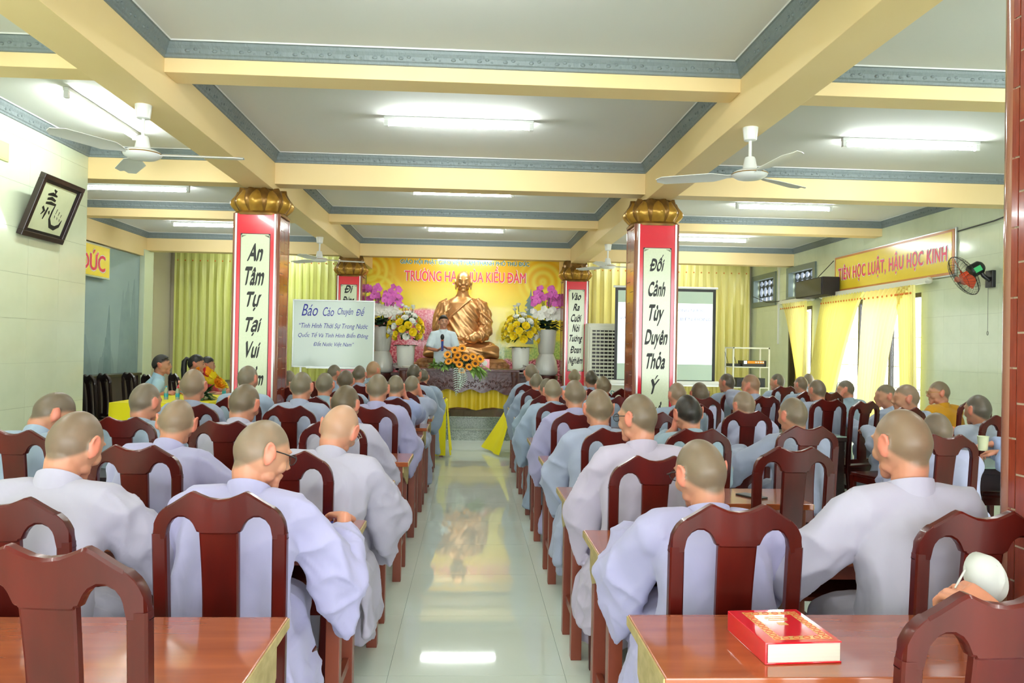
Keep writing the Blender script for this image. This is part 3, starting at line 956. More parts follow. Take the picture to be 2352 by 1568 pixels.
side_curtain('narrow yellow curtain gathered at the near edge of the window', (10.2, 9.78), (10.05, 9.70), 0.62, 2.42, 7, 'curtain', 0.03)
side_curtain('short yellow curtain tied aside across the doorway', (14.08, 13.02), (13.22, 13.02), 0.75, 2.42, 12, 'curtain', 0.03, 0.8)
def rod(y0, y1, z, label):
    t = thing('curtain_rod', label, 'rod', (5.70, (y0 + y1) / 2, z))
    h = (y1 - y0) / 2
    MB().box(-0.03, 0.03, -h, h, -0.035, 0.035).build('rail', 'cream_plastic', t, bevel=0.008)
    for s in (-1, 1):
        MB().ell((0, s * h, 0), (0.045, 0.05, 0.045), 12, 8).build('finial', 'cream_plastic', t)
        MB().box(0.02, 0.096, s * (h - 0.2) - 0.015, s * (h - 0.2) + 0.015, -0.02, 0.02).build('bracket', 'cream_plastic', t)
rod(9.5, 12.5, 2.45, 'cream curtain rail above the bright window')
rod(12.85, 14.15, 2.44, 'cream curtain rail above the doorway')

# ------------------------------------------------------------------ signs and pictures on the walls
t = thing('wall_sign', 'long yellow sign reading TIEN HOC LUAT, HAU HOC KINH above the window', 'sign', (5.79, 10.635, 2.765))
MB().box(-0.02, 0.002, -1.565, 1.565, -0.29, 0.29).build('sign_frame', 'alu', t, bevel=0.004)
MB().box(-0.026, -0.018, -1.54, 1.54, -0.272, 0.272).build('printed_border', 'sign_border', t)
MB().box(-0.029, -0.02, -1.50, 1.50, -0.242, 0.242).build('printed_face', 'sign_yellow', t)
link('lettering', text_mesh('TIÊN HỌC LUẬT, HẬU HỌC KINH', 'print_white', width=2.86, height=0.325, extr=0.001, offset=0.05, spacing=1.12), t, (-0.0305, 0, 0.0), (0, 0, -PI / 2))
link('lettering', text_mesh('TIÊN HỌC LUẬT, HẬU HỌC KINH', 'print_red', width=2.82, height=0.30, extr=0.001, offset=0.025, spacing=1.12), t, (-0.033, 0, 0.0), (0, 0, -PI / 2))

t = thing('wall_sign', 'yellow sign with pink letters UC, cut off by the left wall', 'sign', (-5.60, 11.05, 2.70))
MB().box(-0.03, 0.012, -1.36, 1.36, -0.25, 0.25).build('sign_frame', 'alu', t, bevel=0.004)
MB().box(0.01, 0.016, -1.33, 1.33, -0.225, 0.225).build('printed_face', 'sign_yellow', t)
link('lettering', text_mesh('ĐỨC', 'print_white', width=0.82, height=0.34, extr=0.001, offset=0.05), t, (0.0175, 0.80, 0), (0, 0, PI / 2))
link('lettering', text_mesh('ĐỨC', 'print_red2', width=0.78, height=0.31, extr=0.001, offset=0.025), t, (0.020, 0.80, 0), (0, 0, PI / 2))

t = thing('mural', 'grey blue mural of misty mountains and trees on the left recess wall', 'mural', (-5.695, 10.95, 0))
MB().box(0.0, 0.02, -2.78, 2.75, 0.3, 2.97).build('painted_panel', 'mural', t)
def wash(pts, m, d):
    MB().prism(pts, 0.02, 0.02 + d, 'x').build('ink_wash', m, t)
def peak(y0, y1, z0, z1, seed, n=40):
    r = random.Random(seed); top = []; p = [r.uniform(0, 6) for _ in range(4)]
    for i in range(n + 1):
        u = i / n
        w = 0.10 * math.sin(7 * u + p[0]) + 0.05 * math.sin(17 * u + p[1]) + 0.025 * math.sin(37 * u + p[2])
        h = z0 + (z1 - z0) * max(0.0, math.sin(PI * u) ** 0.75 * (0.88 + w))
        top.append((y0 + (y1 - y0) * u, h))
    return [(y0, z0)] + top + [(y1, z0)]
wash(peak(1.95, 2.55, 0.35, 2.9, 3), 'mural_ink', 0.001)
wash(peak(2.3, 2.75, 0.35, 2.5, 5), 'mural_ink', 0.0015)
wash(peak(1.25, 1.95, 0.35, 1.75, 8), 'mural_ink', 0.0015)
wash(peak(1.45, 1.8, 0.35, 2.1, 12), 'mural_ink2', 0.002)
wash(peak(1.85, 2.2, 0.35, 1.0, 15), 'mural_ink2', 0.002)
wash(peak(0.4, 1.3, 0.35, 1.6, 17), 'mural_ink', 0.0015)

# tilted calligraphy picture hung on the left wall
t = thing('framed_calligraphy', 'black framed brush calligraphy hanging tilted forward on the left wall', 'picture', (-3.655, 7.0, 2.636))
W2, H2 = 0.33, 0.275
# hung by its top edge, which leans out from the wall
fr = MB()
for (a0, a1, b0, b1) in ((-W2, W2, H2 - 0.045, H2), (-W2, W2, -H2, -H2 + 0.045), (-W2, -W2 + 0.045, -H2 + 0.045, H2 - 0.045), (W2 - 0.045, W2, -H2 + 0.045, H2 - 0.045)):
    fr.box(-0.02, 0.03, a0, a1, b0, b1)
fr.build('frame', 'darkwood', t, bevel=0.005)
MB().box(-0.015, 0.008, -W2 + 0.04, W2 - 0.04, -H2 + 0.04, H2 - 0.04).build('mount', 'metal_dark', t)
MB().box(0.0, 0.012, -W2 + 0.075, W2 - 0.075, -H2 + 0.07, H2 - 0.07).build('paper', 'picture_art', t)
def stroke(pts, rad, nm='brush_stroke', m='ink'):
    pts = [(a, b_ * 0.92) for a, b_ in pts]
    left = []; right = []
    for i, (a, b_) in enumerate(pts):
        a0 = pts[max(0, i - 1)]; a1 = pts[min(len(pts) - 1, i + 1)]
        dx, dy = a1[0] - a0[0], a1[1] - a0[1]
        L = math.hypot(dx, dy) + 1e-9
        left.append((a - dy / L * rad[i], b_ + dx / L * rad[i])); right.append((a + dy / L * rad[i], b_ - dx / L * rad[i]))
    n = len(pts)
    v = [(0.0135, a, b_) for a, b_ in left + right]
    return MB().add(v, [(i, i + 1, n + i + 1, n + i) for i in range(n - 1)]).build(nm, m, t)
stroke([(-0.10, 0.185), (-0.06, 0.17), (-0.07, 0.145)], [0.006, 0.016, 0.008])
stroke([(-0.165, 0.125), (-0.10, 0.14), (-0.02, 0.13)], [0.008, 0.016, 0.007])
stroke([(-0.15, 0.085), (-0.09, 0.10), (-0.02, 0.085)], [0.010, 0.015, 0.010])
stroke([(-0.15, 0.045), (-0.08, 0.055), (-0.0, 0.05), (-0.01, -0.02), (-0.01, -0.09), (0.04, -0.155), (0.11, -0.165), (0.17, -0.13), (0.185, -0.07)], [0.010, 0.015, 0.013, 0.012, 0.013, 0.019, 0.021, 0.017, 0.004])
stroke([(-0.17, 0.005), (-0.13, -0.03), (-0.16, -0.07)], [0.012, 0.017, 0.006])
stroke([(-0.09, 0.01), (-0.10, -0.05), (-0.11, -0.11)], [0.010, 0.014, 0.006])
stroke([(-0.06, -0.02), (-0.04, -0.05)], [0.012, 0.006])
for k in range(3):
    stroke([(0.06 + 0.045 * k, 0.02 - 0.02 * k), (0.055 + 0.045 * k, -0.03 - 0.01 * k)], [0.005, 0.003])
    stroke([(0.05 + 0.045 * k, -0.045 - 0.01 * k), (0.06 + 0.045 * k, -0.07 - 0.01 * k)], [0.004, 0.003])
t.rotation_euler = (0.0, 0.356, 0.0)

t = thing('wall_notice', 'small yellow green plate high on the left wall at the photo edge', 'notice', (-3.765, 6.46, 3.01))
MB().box(-0.004, 0.006, -0.075, 0.075, -0.075, 0.075).build('plate', 'yellow_paper', t, bevel=0.003)
MB().box(0.005, 0.008, -0.06, 0.06, -0.06, 0.06).build('plate_face', 'yellow_paper', t)
for k, (yy, lab) in enumerate(((14.78, 'left socket plate on the pinkish wall near the green curtain'), (14.95, 'right socket plate on the pinkish wall near the green curtain'))):
    t = thing('wall_socket', lab, 'socket', (-5.995, yy, 1.38), 0)
    MB().box(-0.003, 0.012, -0.055, 0.055, -0.07, 0.07).build('plate', 'cream_plastic', t, bevel=0.004)
    MB().box(0.01, 0.016, -0.03, 0.03, -0.04, 0.04).build('insert', 'white_plastic', t, bevel=0.003)
t = thing('cable_duct', 'thin white cable duct running down the right wall by the far vent', 'duct', (5.785, 14.5, 1.68))
MB().box(-0.014, 0.012, -0.016, 0.016, 0, 1.4).build('duct', 'white_plastic', t, bevel=0.003)
MB().box(-0.02, 0.012, -0.03, 0.03, 1.4, 1.60).build('junction', 'white_plastic', t, bevel=0.003)
t = thing('speaker_box', 'dark loudspeaker box mounted on the right wall by the sign', 'loudspeaker', (5.62, 12.45, 2.57), 0.0)
MB().box(-0.16, 0.12, -0.50, 0.50, -0.14, 0.15).build('cabinet', 'speaker_box', t, bevel=0.012)
MB().box(-0.172, -0.158, -0.48, 0.48, -0.125, 0.135).build('grille_cloth', 'black_plastic', t, bevel=0.004)
MB().box(0.11, 0.176, -0.08, 0.08, -0.06, 0.06).build('wall_bracket', 'metal_dark', t)
t = link('wall_cable', MB().tube([(5.77, 15.8, 2.66), (5.74, 15.0, 2.50), (5.74, 14.4, 2.48), (5.74, 13.6, 2.49), (5.70, 12.96, 2.55)], 0.008, 6).mesh('wall_cable', 'wire'))
tag(t, 'black cable sagging along the right wall under the two vents', 'cable')
t = link('wall_cable', MB().tube([(5.62, 12.55, 2.72), (5.70, 12.4, 2.86), (5.77, 12.23, 3.0)], 0.007, 6).mesh('wall_cable', 'wire'))
tag(t, 'short black cable from the loudspeaker up to the yellow sign', 'cable')
t = link('wall_cable', MB().tube([(5.78, 9.05, 3.0), (5.78, 8.4, 3.02), (5.78, 7.6, 3.10), (5.78, 6.5, 3.18)], 0.008, 6).mesh('wall_cable', 'wire'))
tag(t, 'black cable on the right wall running from the sign to the pillar', 'cable')
t = thing('framed_picture', 'dark framed picture edge on the right wall, mostly hidden by the brown pillar', 'picture', (5.77, 7.12, 2.52))
MB().box(-0.02, 0.02, -0.22, 0.22, -0.28, 0.28).build('frame', 'darkwood', t, bevel=0.005)
MB().box(-0.026, -0.015, -0.18, 0.18, -0.24, 0.24).build('picture_sheet', 'picture_art', t)

# wall fan
def cage(n, R, depth, m, parent, name):
    b = MB()
    for k in range(n):
        a = 2 * PI * k / n
        pts = []
        for i in range(7):
            u = i / 6
            r = 0.04 + (R - 0.04) * math.sin(u * PI / 2)
            pts.append((r * math.cos(a), depth * (1 - (1 - math.cos(u * PI / 2))) , r * math.sin(a)))
        b.tube(pts, 0.0016, 4, caps=False)
    for r in (R, R * 0.7):
        b.tube([(r * math.cos(2 * PI * k / 40), 0 if r == R else depth * 0.7, r * math.sin(2 * PI * k / 40)) for k in range(41)], 0.004 if r == R else 0.0018, 6)
    o = b.build(name, m, parent)
    return o
t = thing('wall_fan', 'black caged wall fan with an orange rotor beside the sign', 'fan', (5.50, 8.5, 2.41))
hd = link('cage', None, t)
bpy.data.objects.remove(hd)
o = cage(36, 0.24, -0.075, 'black_plastic', t, 'front_cage'); o2 = cage(36, 0.24, 0.085, 'black_plastic', t, 'rear_cage')
rot = MB()
for k in range(3):
    a0 = 2 * PI * k / 3 + 0.4
    rings = []
    for i in range(6):
        u = i / 5; r = 0.03 + 0.17 * u; w = 0.03 + 0.045 * math.sin(PI * u * 0.8)
        rings.append([(r * math.cos(a0 + q * w / max(r, .05) * 0.9), -0.005 + 0.03 * q, r * math.sin(a0 + q * w / max(r, .05) * 0.9)) for q in (-1, -0.3, 0.4, 1)])
    rot.loft(rings, caps=False, closed=False)
rot.tube([(0, -0.03, 0), (0, 0.05, 0)], 0.035, 14)
rotor = rot.build('rotor', 'orange_red', t)
mot = MB().tube([(0, 0.07, 0), (0, 0.09, 0), (0, 0.2, 0), (0, 0.23, 0)], [0.06, 0.075, 0.075, 0.05], 16).build('motor_housing', 'black_plastic', t)
lb = MB().box(-0.077, -0.06, 0.10, 0.18, -0.03, 0.03).build('label', 'green_label', t)
fy = Vector((.85, -.15, .5)).normalized(); fxv = Vector((.17, .98, 0)).normalized(); fz = fxv.cross(fy).normalized(); fxv = fy.cross(fz)
FANR = Matrix((fxv, fy, fz)).transposed().to_4x4()
for q in (o, o2, rotor, mot, lb): q.matrix_local = FANR
MB().tube([(0.16, -0.03, 0.08), (0.19, -0.06, 0.0), (0.26, -0.06, -0.05)], 0.022, 10).build('arm', 'black_plastic', t)
MB().box(0.25, 0.297, -0.12, 0.0, -0.13, 0.06).build('wall_plate', 'black_plastic', t, bevel=0.008)
MB().tube([(0.24, -0.07, -0.1), (0.24, -0.07, -0.62)], 0.002, 5).tube([(0.24, -0.07 + 0.012 * math.cos(k * PI / 6), -0.64 + 0.022 * math.sin(k * PI / 6)) for k in range(13)], 0.003, 5).build('pull_cord', 'wire', t)

# ------------------------------------------------------------------ ceiling fans
def make_fan():
    t = thing('ceiling_fan', 'tmp', 'fan', (0, 0, 3.03))
    MB().lathe([(0.052, 0.0), (0.05, -0.02), (0.042, -0.085), (0.03, -0.09)], 20).build('canopy_cup', 'white_plastic', t)
    MB().tube([(0, 0, -0.08), (0, 0, -0.22)], 0.011, 10).build('down_rod', 'white_plastic', t)
    MB().lathe([(0.03, -0.20), (0.036, -0.21), (0.05, -0.285), (0.03, -0.29)], 20).build('lower_cup', 'white_plastic', t)
    MB().lathe([(0.03, -0.285), (0.09, -0.293), (0.112, -0.305), (0.118, -0.318), (0.112, -0.33), (0.085, -0.346), (0.05, -0.352), (0.0, -0.354)], 28).build('motor_housing', 'white_plastic', t)
    MB().lathe([(0.119, -0.312), (0.122, -0.315), (0.119, -0.318)], 28, caps=False).build('gold_ring', 'gold', t)
    for k in range(3):
        a = 2 * PI * k / 3
        b = MB(); rings = []
        for i in range(12):
            u = i / 11; r = 0.105 + 0.53 * u
            w = 0.02 + 0.05 * min(1, max(0, (u - 0.08) * 6)) * (1 if u < 0.9 else math.sqrt(max(0.02, 1 - ((u - 0.9) / 0.1) ** 2)))
            tw = 0.22 * (1 - 0.4 * u)
            z = -0.322 + 0.0 * u
            sec = []
            for q, zz in ((-1, 0.002), (0, 0.0035), (1, 0.002), (1, -0.002), (0, -0.0005), (-1, -0.002)):
                sec.append((r, q * w * math.cos(tw), z + q * w * math.sin(tw) + zz + 0.008 * (1 - q * q)))
            rings.append(sec)
        b.loft(rings)
        link('blade', b.mesh('blade', 'blade'), t, None, (0, 0, a))
    return t
f0 = make_fan()
fans = [(-2.14, 5.17, 0.05, 'white ceiling fan under the left beam, closest to the camera'),
        (1.87, 5.22, 0.62, 'white ceiling fan under the right beam, closest to the camera'),
        (-2.16, 11.2, 0.3, 'small distant white ceiling fan left, above the whiteboard'),
        (1.95, 11.2, 0.1, 'small distant white ceiling fan right, between the two right pillars')]
for i, (x, y, rz, lab) in enumerate(fans):
    zz = 3.03
    if i == 0: f0.location = (x, y, zz); f0.rotation_euler = (0, 0, rz); f0['label'] = lab; f0['group'] = 'ceiling fans'
    else: dup(f0, (x, y, zz), rz, lab, 'ceiling fans')
# ------------------------------------------------------------------ chairs and desks
def interp(x, pts):
    return float(np.interp(x, [p[0] for p in pts], [p[1] for p in pts]))
CH_TOP = [(0, -.022), (.03, -.018), (.055, -.008), (.072, 0), (.08, 0.001), (.092, -.005), (.13, -.03), (.158, -.047), (.175, -.064), (.187, -.088), (.193, -.112), (.196, -.14)]
CH_BOT = [(0, -.125), (.054, -.125), (.0555, -.119), (.064, -.117), (.068, -.108), (.074, -.095), (.084, -.083), (.1, -.074), (.118, -.074), (.134, -.083), (.146, -.1), (.152, -.118), (.155, -.141), (.196, -.142)]
CHH = 1.065
def back_y(x, z):
    """the chair back leans away from the sitter and is gently hollow"""
    u = (z - 0.46) / (CHH - 0.46)
    return -0.195 - 0.045 * max(0, u) ** 1.15 - 0.012 * (1 - (x / 0.2) ** 2)
def make_chair(m='lacquer'):
    t = thing('wooden_chair', 'tmp', 'chair')
    xs = sorted(set([0, .03, .05, .0545, .056, .064, .068, .072, .076, .08, .084, .092, .1, .11, .118, .126, .134, .14, .146, .15, .153, .156, .16, .166, .172, .178, .184, .188, .192, .196]))
    xs = [-x for x in reversed(xs) if x > 0] + xs
    rings = []
    T = 0.016
    for x in xs:
        zt, zb = CHH + interp(abs(x), CH_TOP), CHH + interp(abs(x), CH_BOT)
        e = 0.006 if (zt - zb > 0.02 and abs(x) < 0.153) else 0.002
        tt = T * (1.0 if abs(x) < 0.19 else 0.6)
        sec = []
        for (oy, z) in ((-tt + e, zt), (tt - e, zt), (tt, zt - e), (tt, zb + e), (tt - e, zb), (-tt + e, zb), (-tt, zb + e), (-tt, zt - e)):
            sec.append((x, back_y(x, z) + oy, z))
        rings.append(sec)
    MB().loft(rings).build('crest_rail', m, t, sharp=26)
    # vase splat
    rings = []
    for i in range(9):
        z = 0.50 + (CHH - 0.118 - 0.50) * i / 8
        w = 0.057 - 0.004 * math.sin(PI * i / 8)
        sec = []
        for (q, o) in ((-1, -.008), (-.9, -.011), (.9, -.011), (1, -.008), (1, .008), (.9, .011), (-.9, .011), (-1, .008)):
            sec.append((q * w, back_y(0, z) + o + 0.012 * math.sin(PI * i / 8), z))
        rings.append(sec)
    MB().loft(rings).build('splat', m, t, sharp=26)
    for sx in (-1, 1):
        rings = []
        for i in range(13):
            z = (CHH - 0.125) * (1 - i / 12)
            x = sx * (0.1755 - 0.012 * (1 - z / CHH))
            y = back_y(x, z) if z > 0.46 else -0.195 - 0.06 * ((0.46 - z) / 0.46) ** 1.4
            h = 0.0212
            sec = [(x + a * h, y + b_ * 0.0165, z) for a, b_ in ((-1, -.7), (-.78, -1), (.78, -1), (1, -.7), (1, .7), (.78, 1), (-.78, 1), (-1, .7))]
            rings.append(sec)
        MB().loft(rings, smooth=True).build('leg', m, t, sharp=26)
        MB().loft([[(sx * (0.185 - k) + a * h, 0.185 + b_ * h, z) for a, b_ in ((-1, -1), (1, -1), (1, 1), (-1, 1))] for z, h, k in ((0.0, .015, .0), (0.3, .019, 0), (0.432, .021, 0))], smooth=False).build('leg', m, t, bevel=0.003)
        MB().box(sx * 0.18 - 0.010, sx * 0.18 + 0.010, -0.21, 0.18, 0.16, 0.195).build('stretcher', m, t, bevel=0.003)
        MB().box(sx * 0.185 - 0.011, sx * 0.185 + 0.011, -0.195, 0.17, 0.375, 0.432).build('apron', m, t, bevel=0.003)
    MB().box(-0.17, 0.17, 0.172, 0.194, 0.375, 0.432).build('apron', m, t, bevel=0.003)
    MB().box(-0.165, 0.165, -0.207, -0.187, 0.375, 0.432).build('apron', m, t, bevel=0.003)
    MB().box(-0.165, 0.165, -0.212, -0.194, 0.47, 0.51).build('lower_rail', m, t, bevel=0.004)
    MB().prism([(-.17, -.225), (.17, -.225), (.212, .17), (.2, .205), (-.2, .205), (-.212, .17)], 0.432, 0.456, 'z').build('seat', m, t, bevel=0.006)
    return t
chair_red = make_chair('lacquer')
CSX = 0.95
chair_dark = make_chair('darkwood')
first = {'r': chair_red, 'd': chair_dark}
used_c = set()
def place_chair(x, y, rz, label, kind='r', group='high backed wooden chairs in the audience'):
    """x,y = where the top of the back stands"""
    c = first[kind]
    r = math.radians(rz)
    bx, by = x + math.sin(r) * -0.24, y + math.cos(r) * 0.24
    if kind not in used_c:
        used_c.add(kind)
        c.location = (bx, by, 0); c.rotation_euler = (0, 0, r); c['label'] = label; c['group'] = group
        return c
    return dup(c, (bx, by, 0), r, label, group)

DH = 0.765
def make_desk(side, length=1.22):
    """side=+1: the aisle end is at local x=0 and the desk runs to +x; -1 mirrored"""
    t = thing('student_desk', 'tmp', 'desk')
    D = 0.425
    def X(a, b): return (a, b) if side > 0 else (-b, -a)
    top = MB().box(*X(0.0, length), 0, D, DH - 0.030, DH).build('desk_top', 'desk_top', t, bevel=0.004)
    MB().box(*X(-0.004, 0.002), 0.004, D - 0.004, DH - 0.028, DH - 0.003).build('edge_band', 'desk_edge', t)
    MB().box(*X(length - 0.002, length + 0.004), 0.004, D - 0.004, DH - 0.028, DH - 0.003).build('edge_band', 'desk_edge', t)
    for x in (0.035, length - 0.085):
        for y in (0.015, D - 0.07):
            MB().box(*X(x, x + 0.052), y, y + 0.055, 0, DH - 0.030).build('leg', 'desk_leg', t, bevel=0.003)
        MB().box(*X(x + 0.014, x + 0.038), 0.07, D - 0.07, 0.17, 0.21).build('stretcher', 'desk_leg', t, bevel=0.002)
        xa = x + 0.01 if x < 0.5 else x + 0.03
        MB().prism([(0.012, DH - 0.031), (D - 0.012, DH - 0.031), (D - 0.012, DH - 0.16), (D - 0.07, DH - 0.20), (0.06, DH - 0.10), (0.012, DH - 0.07)], *X(x - 0.008, x + 0.0), 'x').build('end_gusset', 'desk_edge', t)
    MB().box(*X(0.087, length - 0.085), D - 0.045, D - 0.025, DH - 0.22, DH - 0.030).build('front_panel', 'desk_leg', t, bevel=0.002)
    MB().box(*X(0.087, length - 0.085), 0.03, 0.05, DH - 0.085, DH - 0.030).build('apron', 'desk_leg', t, bevel=0.002)
    MB().box(*X(0.087, length - 0.085), 0.05, D - 0.045, DH - 0.17, DH - 0.155).build('under_shelf', 'desk_leg', t, bevel=0.002)
    MB().box(*X(0.087, length - 0.085), D - 0.05, D - 0.025, 0.17, 0.21).build('stretcher', 'desk_leg', t, bevel=0.002)
    return t
deskR = make_desk(1); deskL = make_desk(-1)
rowsR = [1.75, 2.77, 3.765, 4.985, 6.10, 7.07, 8.08, 9.50]
rowsL = [1.73, 2.93, 3.93, 5.03, 6.20, 7.16, 8.10, 9.45]
nth = ['nearest the camera', 'second from the camera', 'third from the camera', 'fourth from the camera', 'fifth from the camera', 'sixth from the camera', 'seventh from the camera', 'eighth from the camera']
for i, y in enumerate(rowsR):
    lab = 'orange brown student desk right of the aisle, ' + nth[i] + (', under the red book' if i == 0 else '')
    x = [0.452, 0.475, 0.475, 0.485, 0.485, 0.485, 0.485, 0.485][i]
    if i == 0: deskR.location = (x, y, 0); deskR['label'] = lab; deskR['group'] = 'desks right of the aisle'
    else: dup(deskR, (x, y, 0), 0, lab, 'desks right of the aisle')
for i, y in enumerate(rowsL):
    lab = 'orange brown student desk left of the aisle, ' + nth[i]
    x = [-0.478, -0.43, -0.405, -0.385, -0.385, -0.385, -0.385, -0.385][i]
    if i == 0: deskL.location = (x, y, 0); deskL['label'] = lab; deskL['group'] = 'desks left of the aisle'
    else: dup(deskL, (x, y, 0), 0, lab, 'desks left of the aisle')

# dark tables with glass tops on the right, dark table in the left recess, tables of the third columns
def dark_table(x, y, w, d, h, label, rz=0.0, glass=True):
    t = thing('dark_table', label, 'table', (x, y, 0), rz)
    MB().box(-w / 2, w / 2, -d / 2, d / 2, h - 0.04, h).build('table_top', 'darkwood', t, bevel=0.005)
    if glass: MB().box(-w / 2 + 0.005, w / 2 - 0.005, -d / 2 + 0.005, d / 2 - 0.005, h + 0.0005, h + 0.009).build('glass_sheet', 'glass_top', t, bevel=0.002)
    for sx in (-1, 1):
        for sy in (-1, 1):
            MB().box(sx * (w / 2 - 0.06) - 0.045, sx * (w / 2 - 0.06) + 0.045, sy * (d / 2 - 0.06) - 0.04, sy * (d / 2 - 0.06) + 0.04, 0, h - 0.04).build('leg', 'darkwood', t, bevel=0.005)
        MB().box(sx * (w / 2 - 0.06) - 0.012, sx * (w / 2 - 0.06) + 0.012, -d / 2 + 0.1, d / 2 - 0.1, h - 0.16, h - 0.04).build('apron', 'darkwood', t, bevel=0.003)
    for sy in (-1, 1):
        MB().box(-w / 2 + 0.1, w / 2 - 0.1, sy * (d / 2 - 0.06) - 0.012, sy * (d / 2 - 0.06) + 0.012, h - 0.16, h - 0.04).build('apron', 'darkwood', t, bevel=0.003)
    return t
dark_table(2.85, 7.35, 1.25, 0.62, 0.74, 'dark table with glass top on the right, its end leg showing beside an empty chair')
dark_table(3.6, 8.85, 1.3, 0.6, 0.74, 'dark table with glass top below the bright window, second in its row')
dark_table(3.62, 5.42, 1.0, 0.5, 0.74, 'glass topped dark table beside the brown pillar where a drink is held')
dark_table(2.9, 9.85, 1.3, 0.6, 0.74, 'dark table in the right group, farther back below the doorway')
dark_table(-2.45, 4.75, 1.1, 0.5, 0.74, 'dark table in front of the monk at far left by the tiled wall', glass=False)
dark_table(-2.35, 5.72, 1.1, 0.5, 0.74, 'dark table in the left column, second from the camera', glass=False)
dark_table(-2.35, 6.85, 1.1, 0.5, 0.74, 'dark table in the left column, third from the camera', glass=False)
cnt = dark_table(-5.5, 11.4, 3.6, 0.22, 1.0, 'long narrow dark wooden counter against the mural wall behind the near black chairs', PI / 2, glass=False)
MB().box(-1.7, 1.7, -0.07, -0.05, 0.05, 0.95).build('front_panel', 'darkwood', bpy.data.objects[-1] if False else cnt)

# ------------------------------------------------------------------ the yellow cloth table on the left
t = thing('cloth_table', 'table under a bright yellow cloth where the man in a light blue shirt sits', 'table', (-3.40, 9.5, 0))
for sx in (-1, 1):
    for sy in (-1, 1):
        MB().box(sx * 0.42 - 0.025, sx * 0.42 + 0.025, sy * 0.72 - 0.025, sy * 0.72 + 0.025, 0, 0.815).build('leg', 'darkwood', t)
def draped(parent, hx, hy, h, drop, name, m='cloth_yellow', nf=60):
    rings = []
    for (k, z) in ((0.0, h), (1.0, h), (1.012, h - 0.012), (1.02, h - drop * 0.4), (1.03, h - drop * 0.75), (1.035, h - drop)):
        ring = []
        for i in range(nf * 4):
            sd, u = divmod(i, nf); u = -1 + 2 * u / nf
            if sd == 0: px, py = u * hx, -hy
            elif sd == 1: px, py = hx, u * hy
            elif sd == 2: px, py = -u * hx, hy
            else: px, py = -hx, -u * hy
            dr = (h - z) / max(drop, 1e-6)
            wv = 0.018 * dr * math.sin(i * 0.55 + 0.6 * math.sin(i * 0.13))
            L = math.hypot(px, py) + 1e-9
            if k == 0.0: ring.append((0.02 * px, 0.02 * py, z))
            else: ring.append((px + (0.02 * dr + wv) * (px / L), py + (0.02 * dr + wv) * (py / L), z))
        rings.append(ring)
    b = MB(); b.loft(rings, caps=False)
    b.f.append(tuple(range(nf * 4 - 1, -1, -1))); b.sm.append(False)
    return b.build(name, m, parent)
MB().box(-0.49, 0.49, -0.78, 0.78, 0.815, 0.835).build('table_top', 'darkwood', t)
draped(t, 0.50, 0.79, 0.84, 0.70, 'tablecloth')

# front row tables: yellow cloth hanging at the aisle
def front_table(x0, x1, y0, y1, label, aisle):
    t = thing('cloth_table', label, 'table', ((x0 + x1) / 2, (y0 + y1) / 2, 0))
    hx, hy = (x1 - x0) / 2, (y1 - y0) / 2
    for sx in (-1, 1):
        for sy in (-1, 1):
            MB().box(sx * (hx - 0.05) - 0.025, sx * (hx - 0.05) + 0.025, sy * (hy - 0.05) - 0.025, sy * (hy - 0.05) + 0.025, 0, 0.765).build('leg', 'desk_leg', t)
    MB().box(-hx + 0.01, hx - 0.01, -hy + 0.01, hy - 0.01, 0.765, 0.785).build('table_top', 'desk_top', t)
    # cloth over the top, hanging to the floor at the aisle end and flared outward
    s = aisle
    flare = 0.42 if s < 0 else 0.06
    def fx(u, v):
        # u across the depth, v: 0 inner edge of the top .. 1 hem at the aisle end
        y = -hy * 1.02 + 2.04 * hy * u
        if v < 0.35: return (s * (-hx + 2 * hx * v / 0.35), y, 0.795)
        w = (v - 0.35) / 0.65
        return (s * (hx + 0.012 + flare * (w ** 1.2) * (0.45 + 0.55 * u if s < 0 else 1) + 0.018 * w * math.sin(u * 9)), y * (1 + 0.25 * w * (u if s < 0 else 0)), 0.795 - 0.77 * w + (0.03 * w * u))
    sheet(t, 'tablecloth', 'cloth_yellow', fx, 14, 24)
    if s > 0:
        def fn_(u, v): return (hx + 0.012 - 0.34 * (1 - u), -hy * 1.02 - 0.008 - 0.02 * (1 - v) * (1 + math.sin(u * 14)) * .5, 0.03 + 0.765 * v)
        sheet(t, 'cloth_front', 'cloth_yellow', fn_, 16, 10)
    return t
front_table(-1.7, -0.33, 10.75, 11.3, 'front row table left of the aisle with yellow cloth hanging straight', 1)
front_table(0.62, 1.85, 10.85, 11.5, 'front row table right of the aisle with yellow cloth flaring out', -1)

# ------------------------------------------------------------------ whiteboard and projection screen
t = thing('whiteboard', 'white board with blue handwriting standing left of the speaker', 'whiteboard', (-2.135, 12.32, 0))
zt, zb = 2.21, 1.155
MB().box(-0.615, 0.615, -0.012, 0.012, zb + 0.02, zt - 0.02).build('writing_surface', 'whiteboard', t)
fr = MB()
fr.box(-0.632, 0.632, -0.018, 0.018, zt - 0.022, zt).box(-0.632, 0.632, -0.018, 0.018, zb, zb + 0.022).box(-0.632, -0.612, -0.018, 0.018, zb + 0.022, zt - 0.022).box(0.612, 0.632, -0.018, 0.018, zb + 0.022, zt - 0.022)
fr.build('frame', 'alu', t, bevel=0.003)
MB().box(-0.4, 0.4, -0.07, -0.012, zb - 0.012, zb + 0.004).build('pen_tray', 'alu', t)
for sx in (-1, 1):
    MB().box(sx * 0.5 - 0.015, sx * 0.5 + 0.015, 0.018, 0.048, 0.05, zt - 0.2).build('stand_post', 'alu', t)
    MB().box(sx * 0.5 - 0.018, sx * 0.5 + 0.018, -0.25, 0.3, 0.0, 0.05).build('foot', 'alu', t, bevel=0.004)
kw = 12.3 / 1800
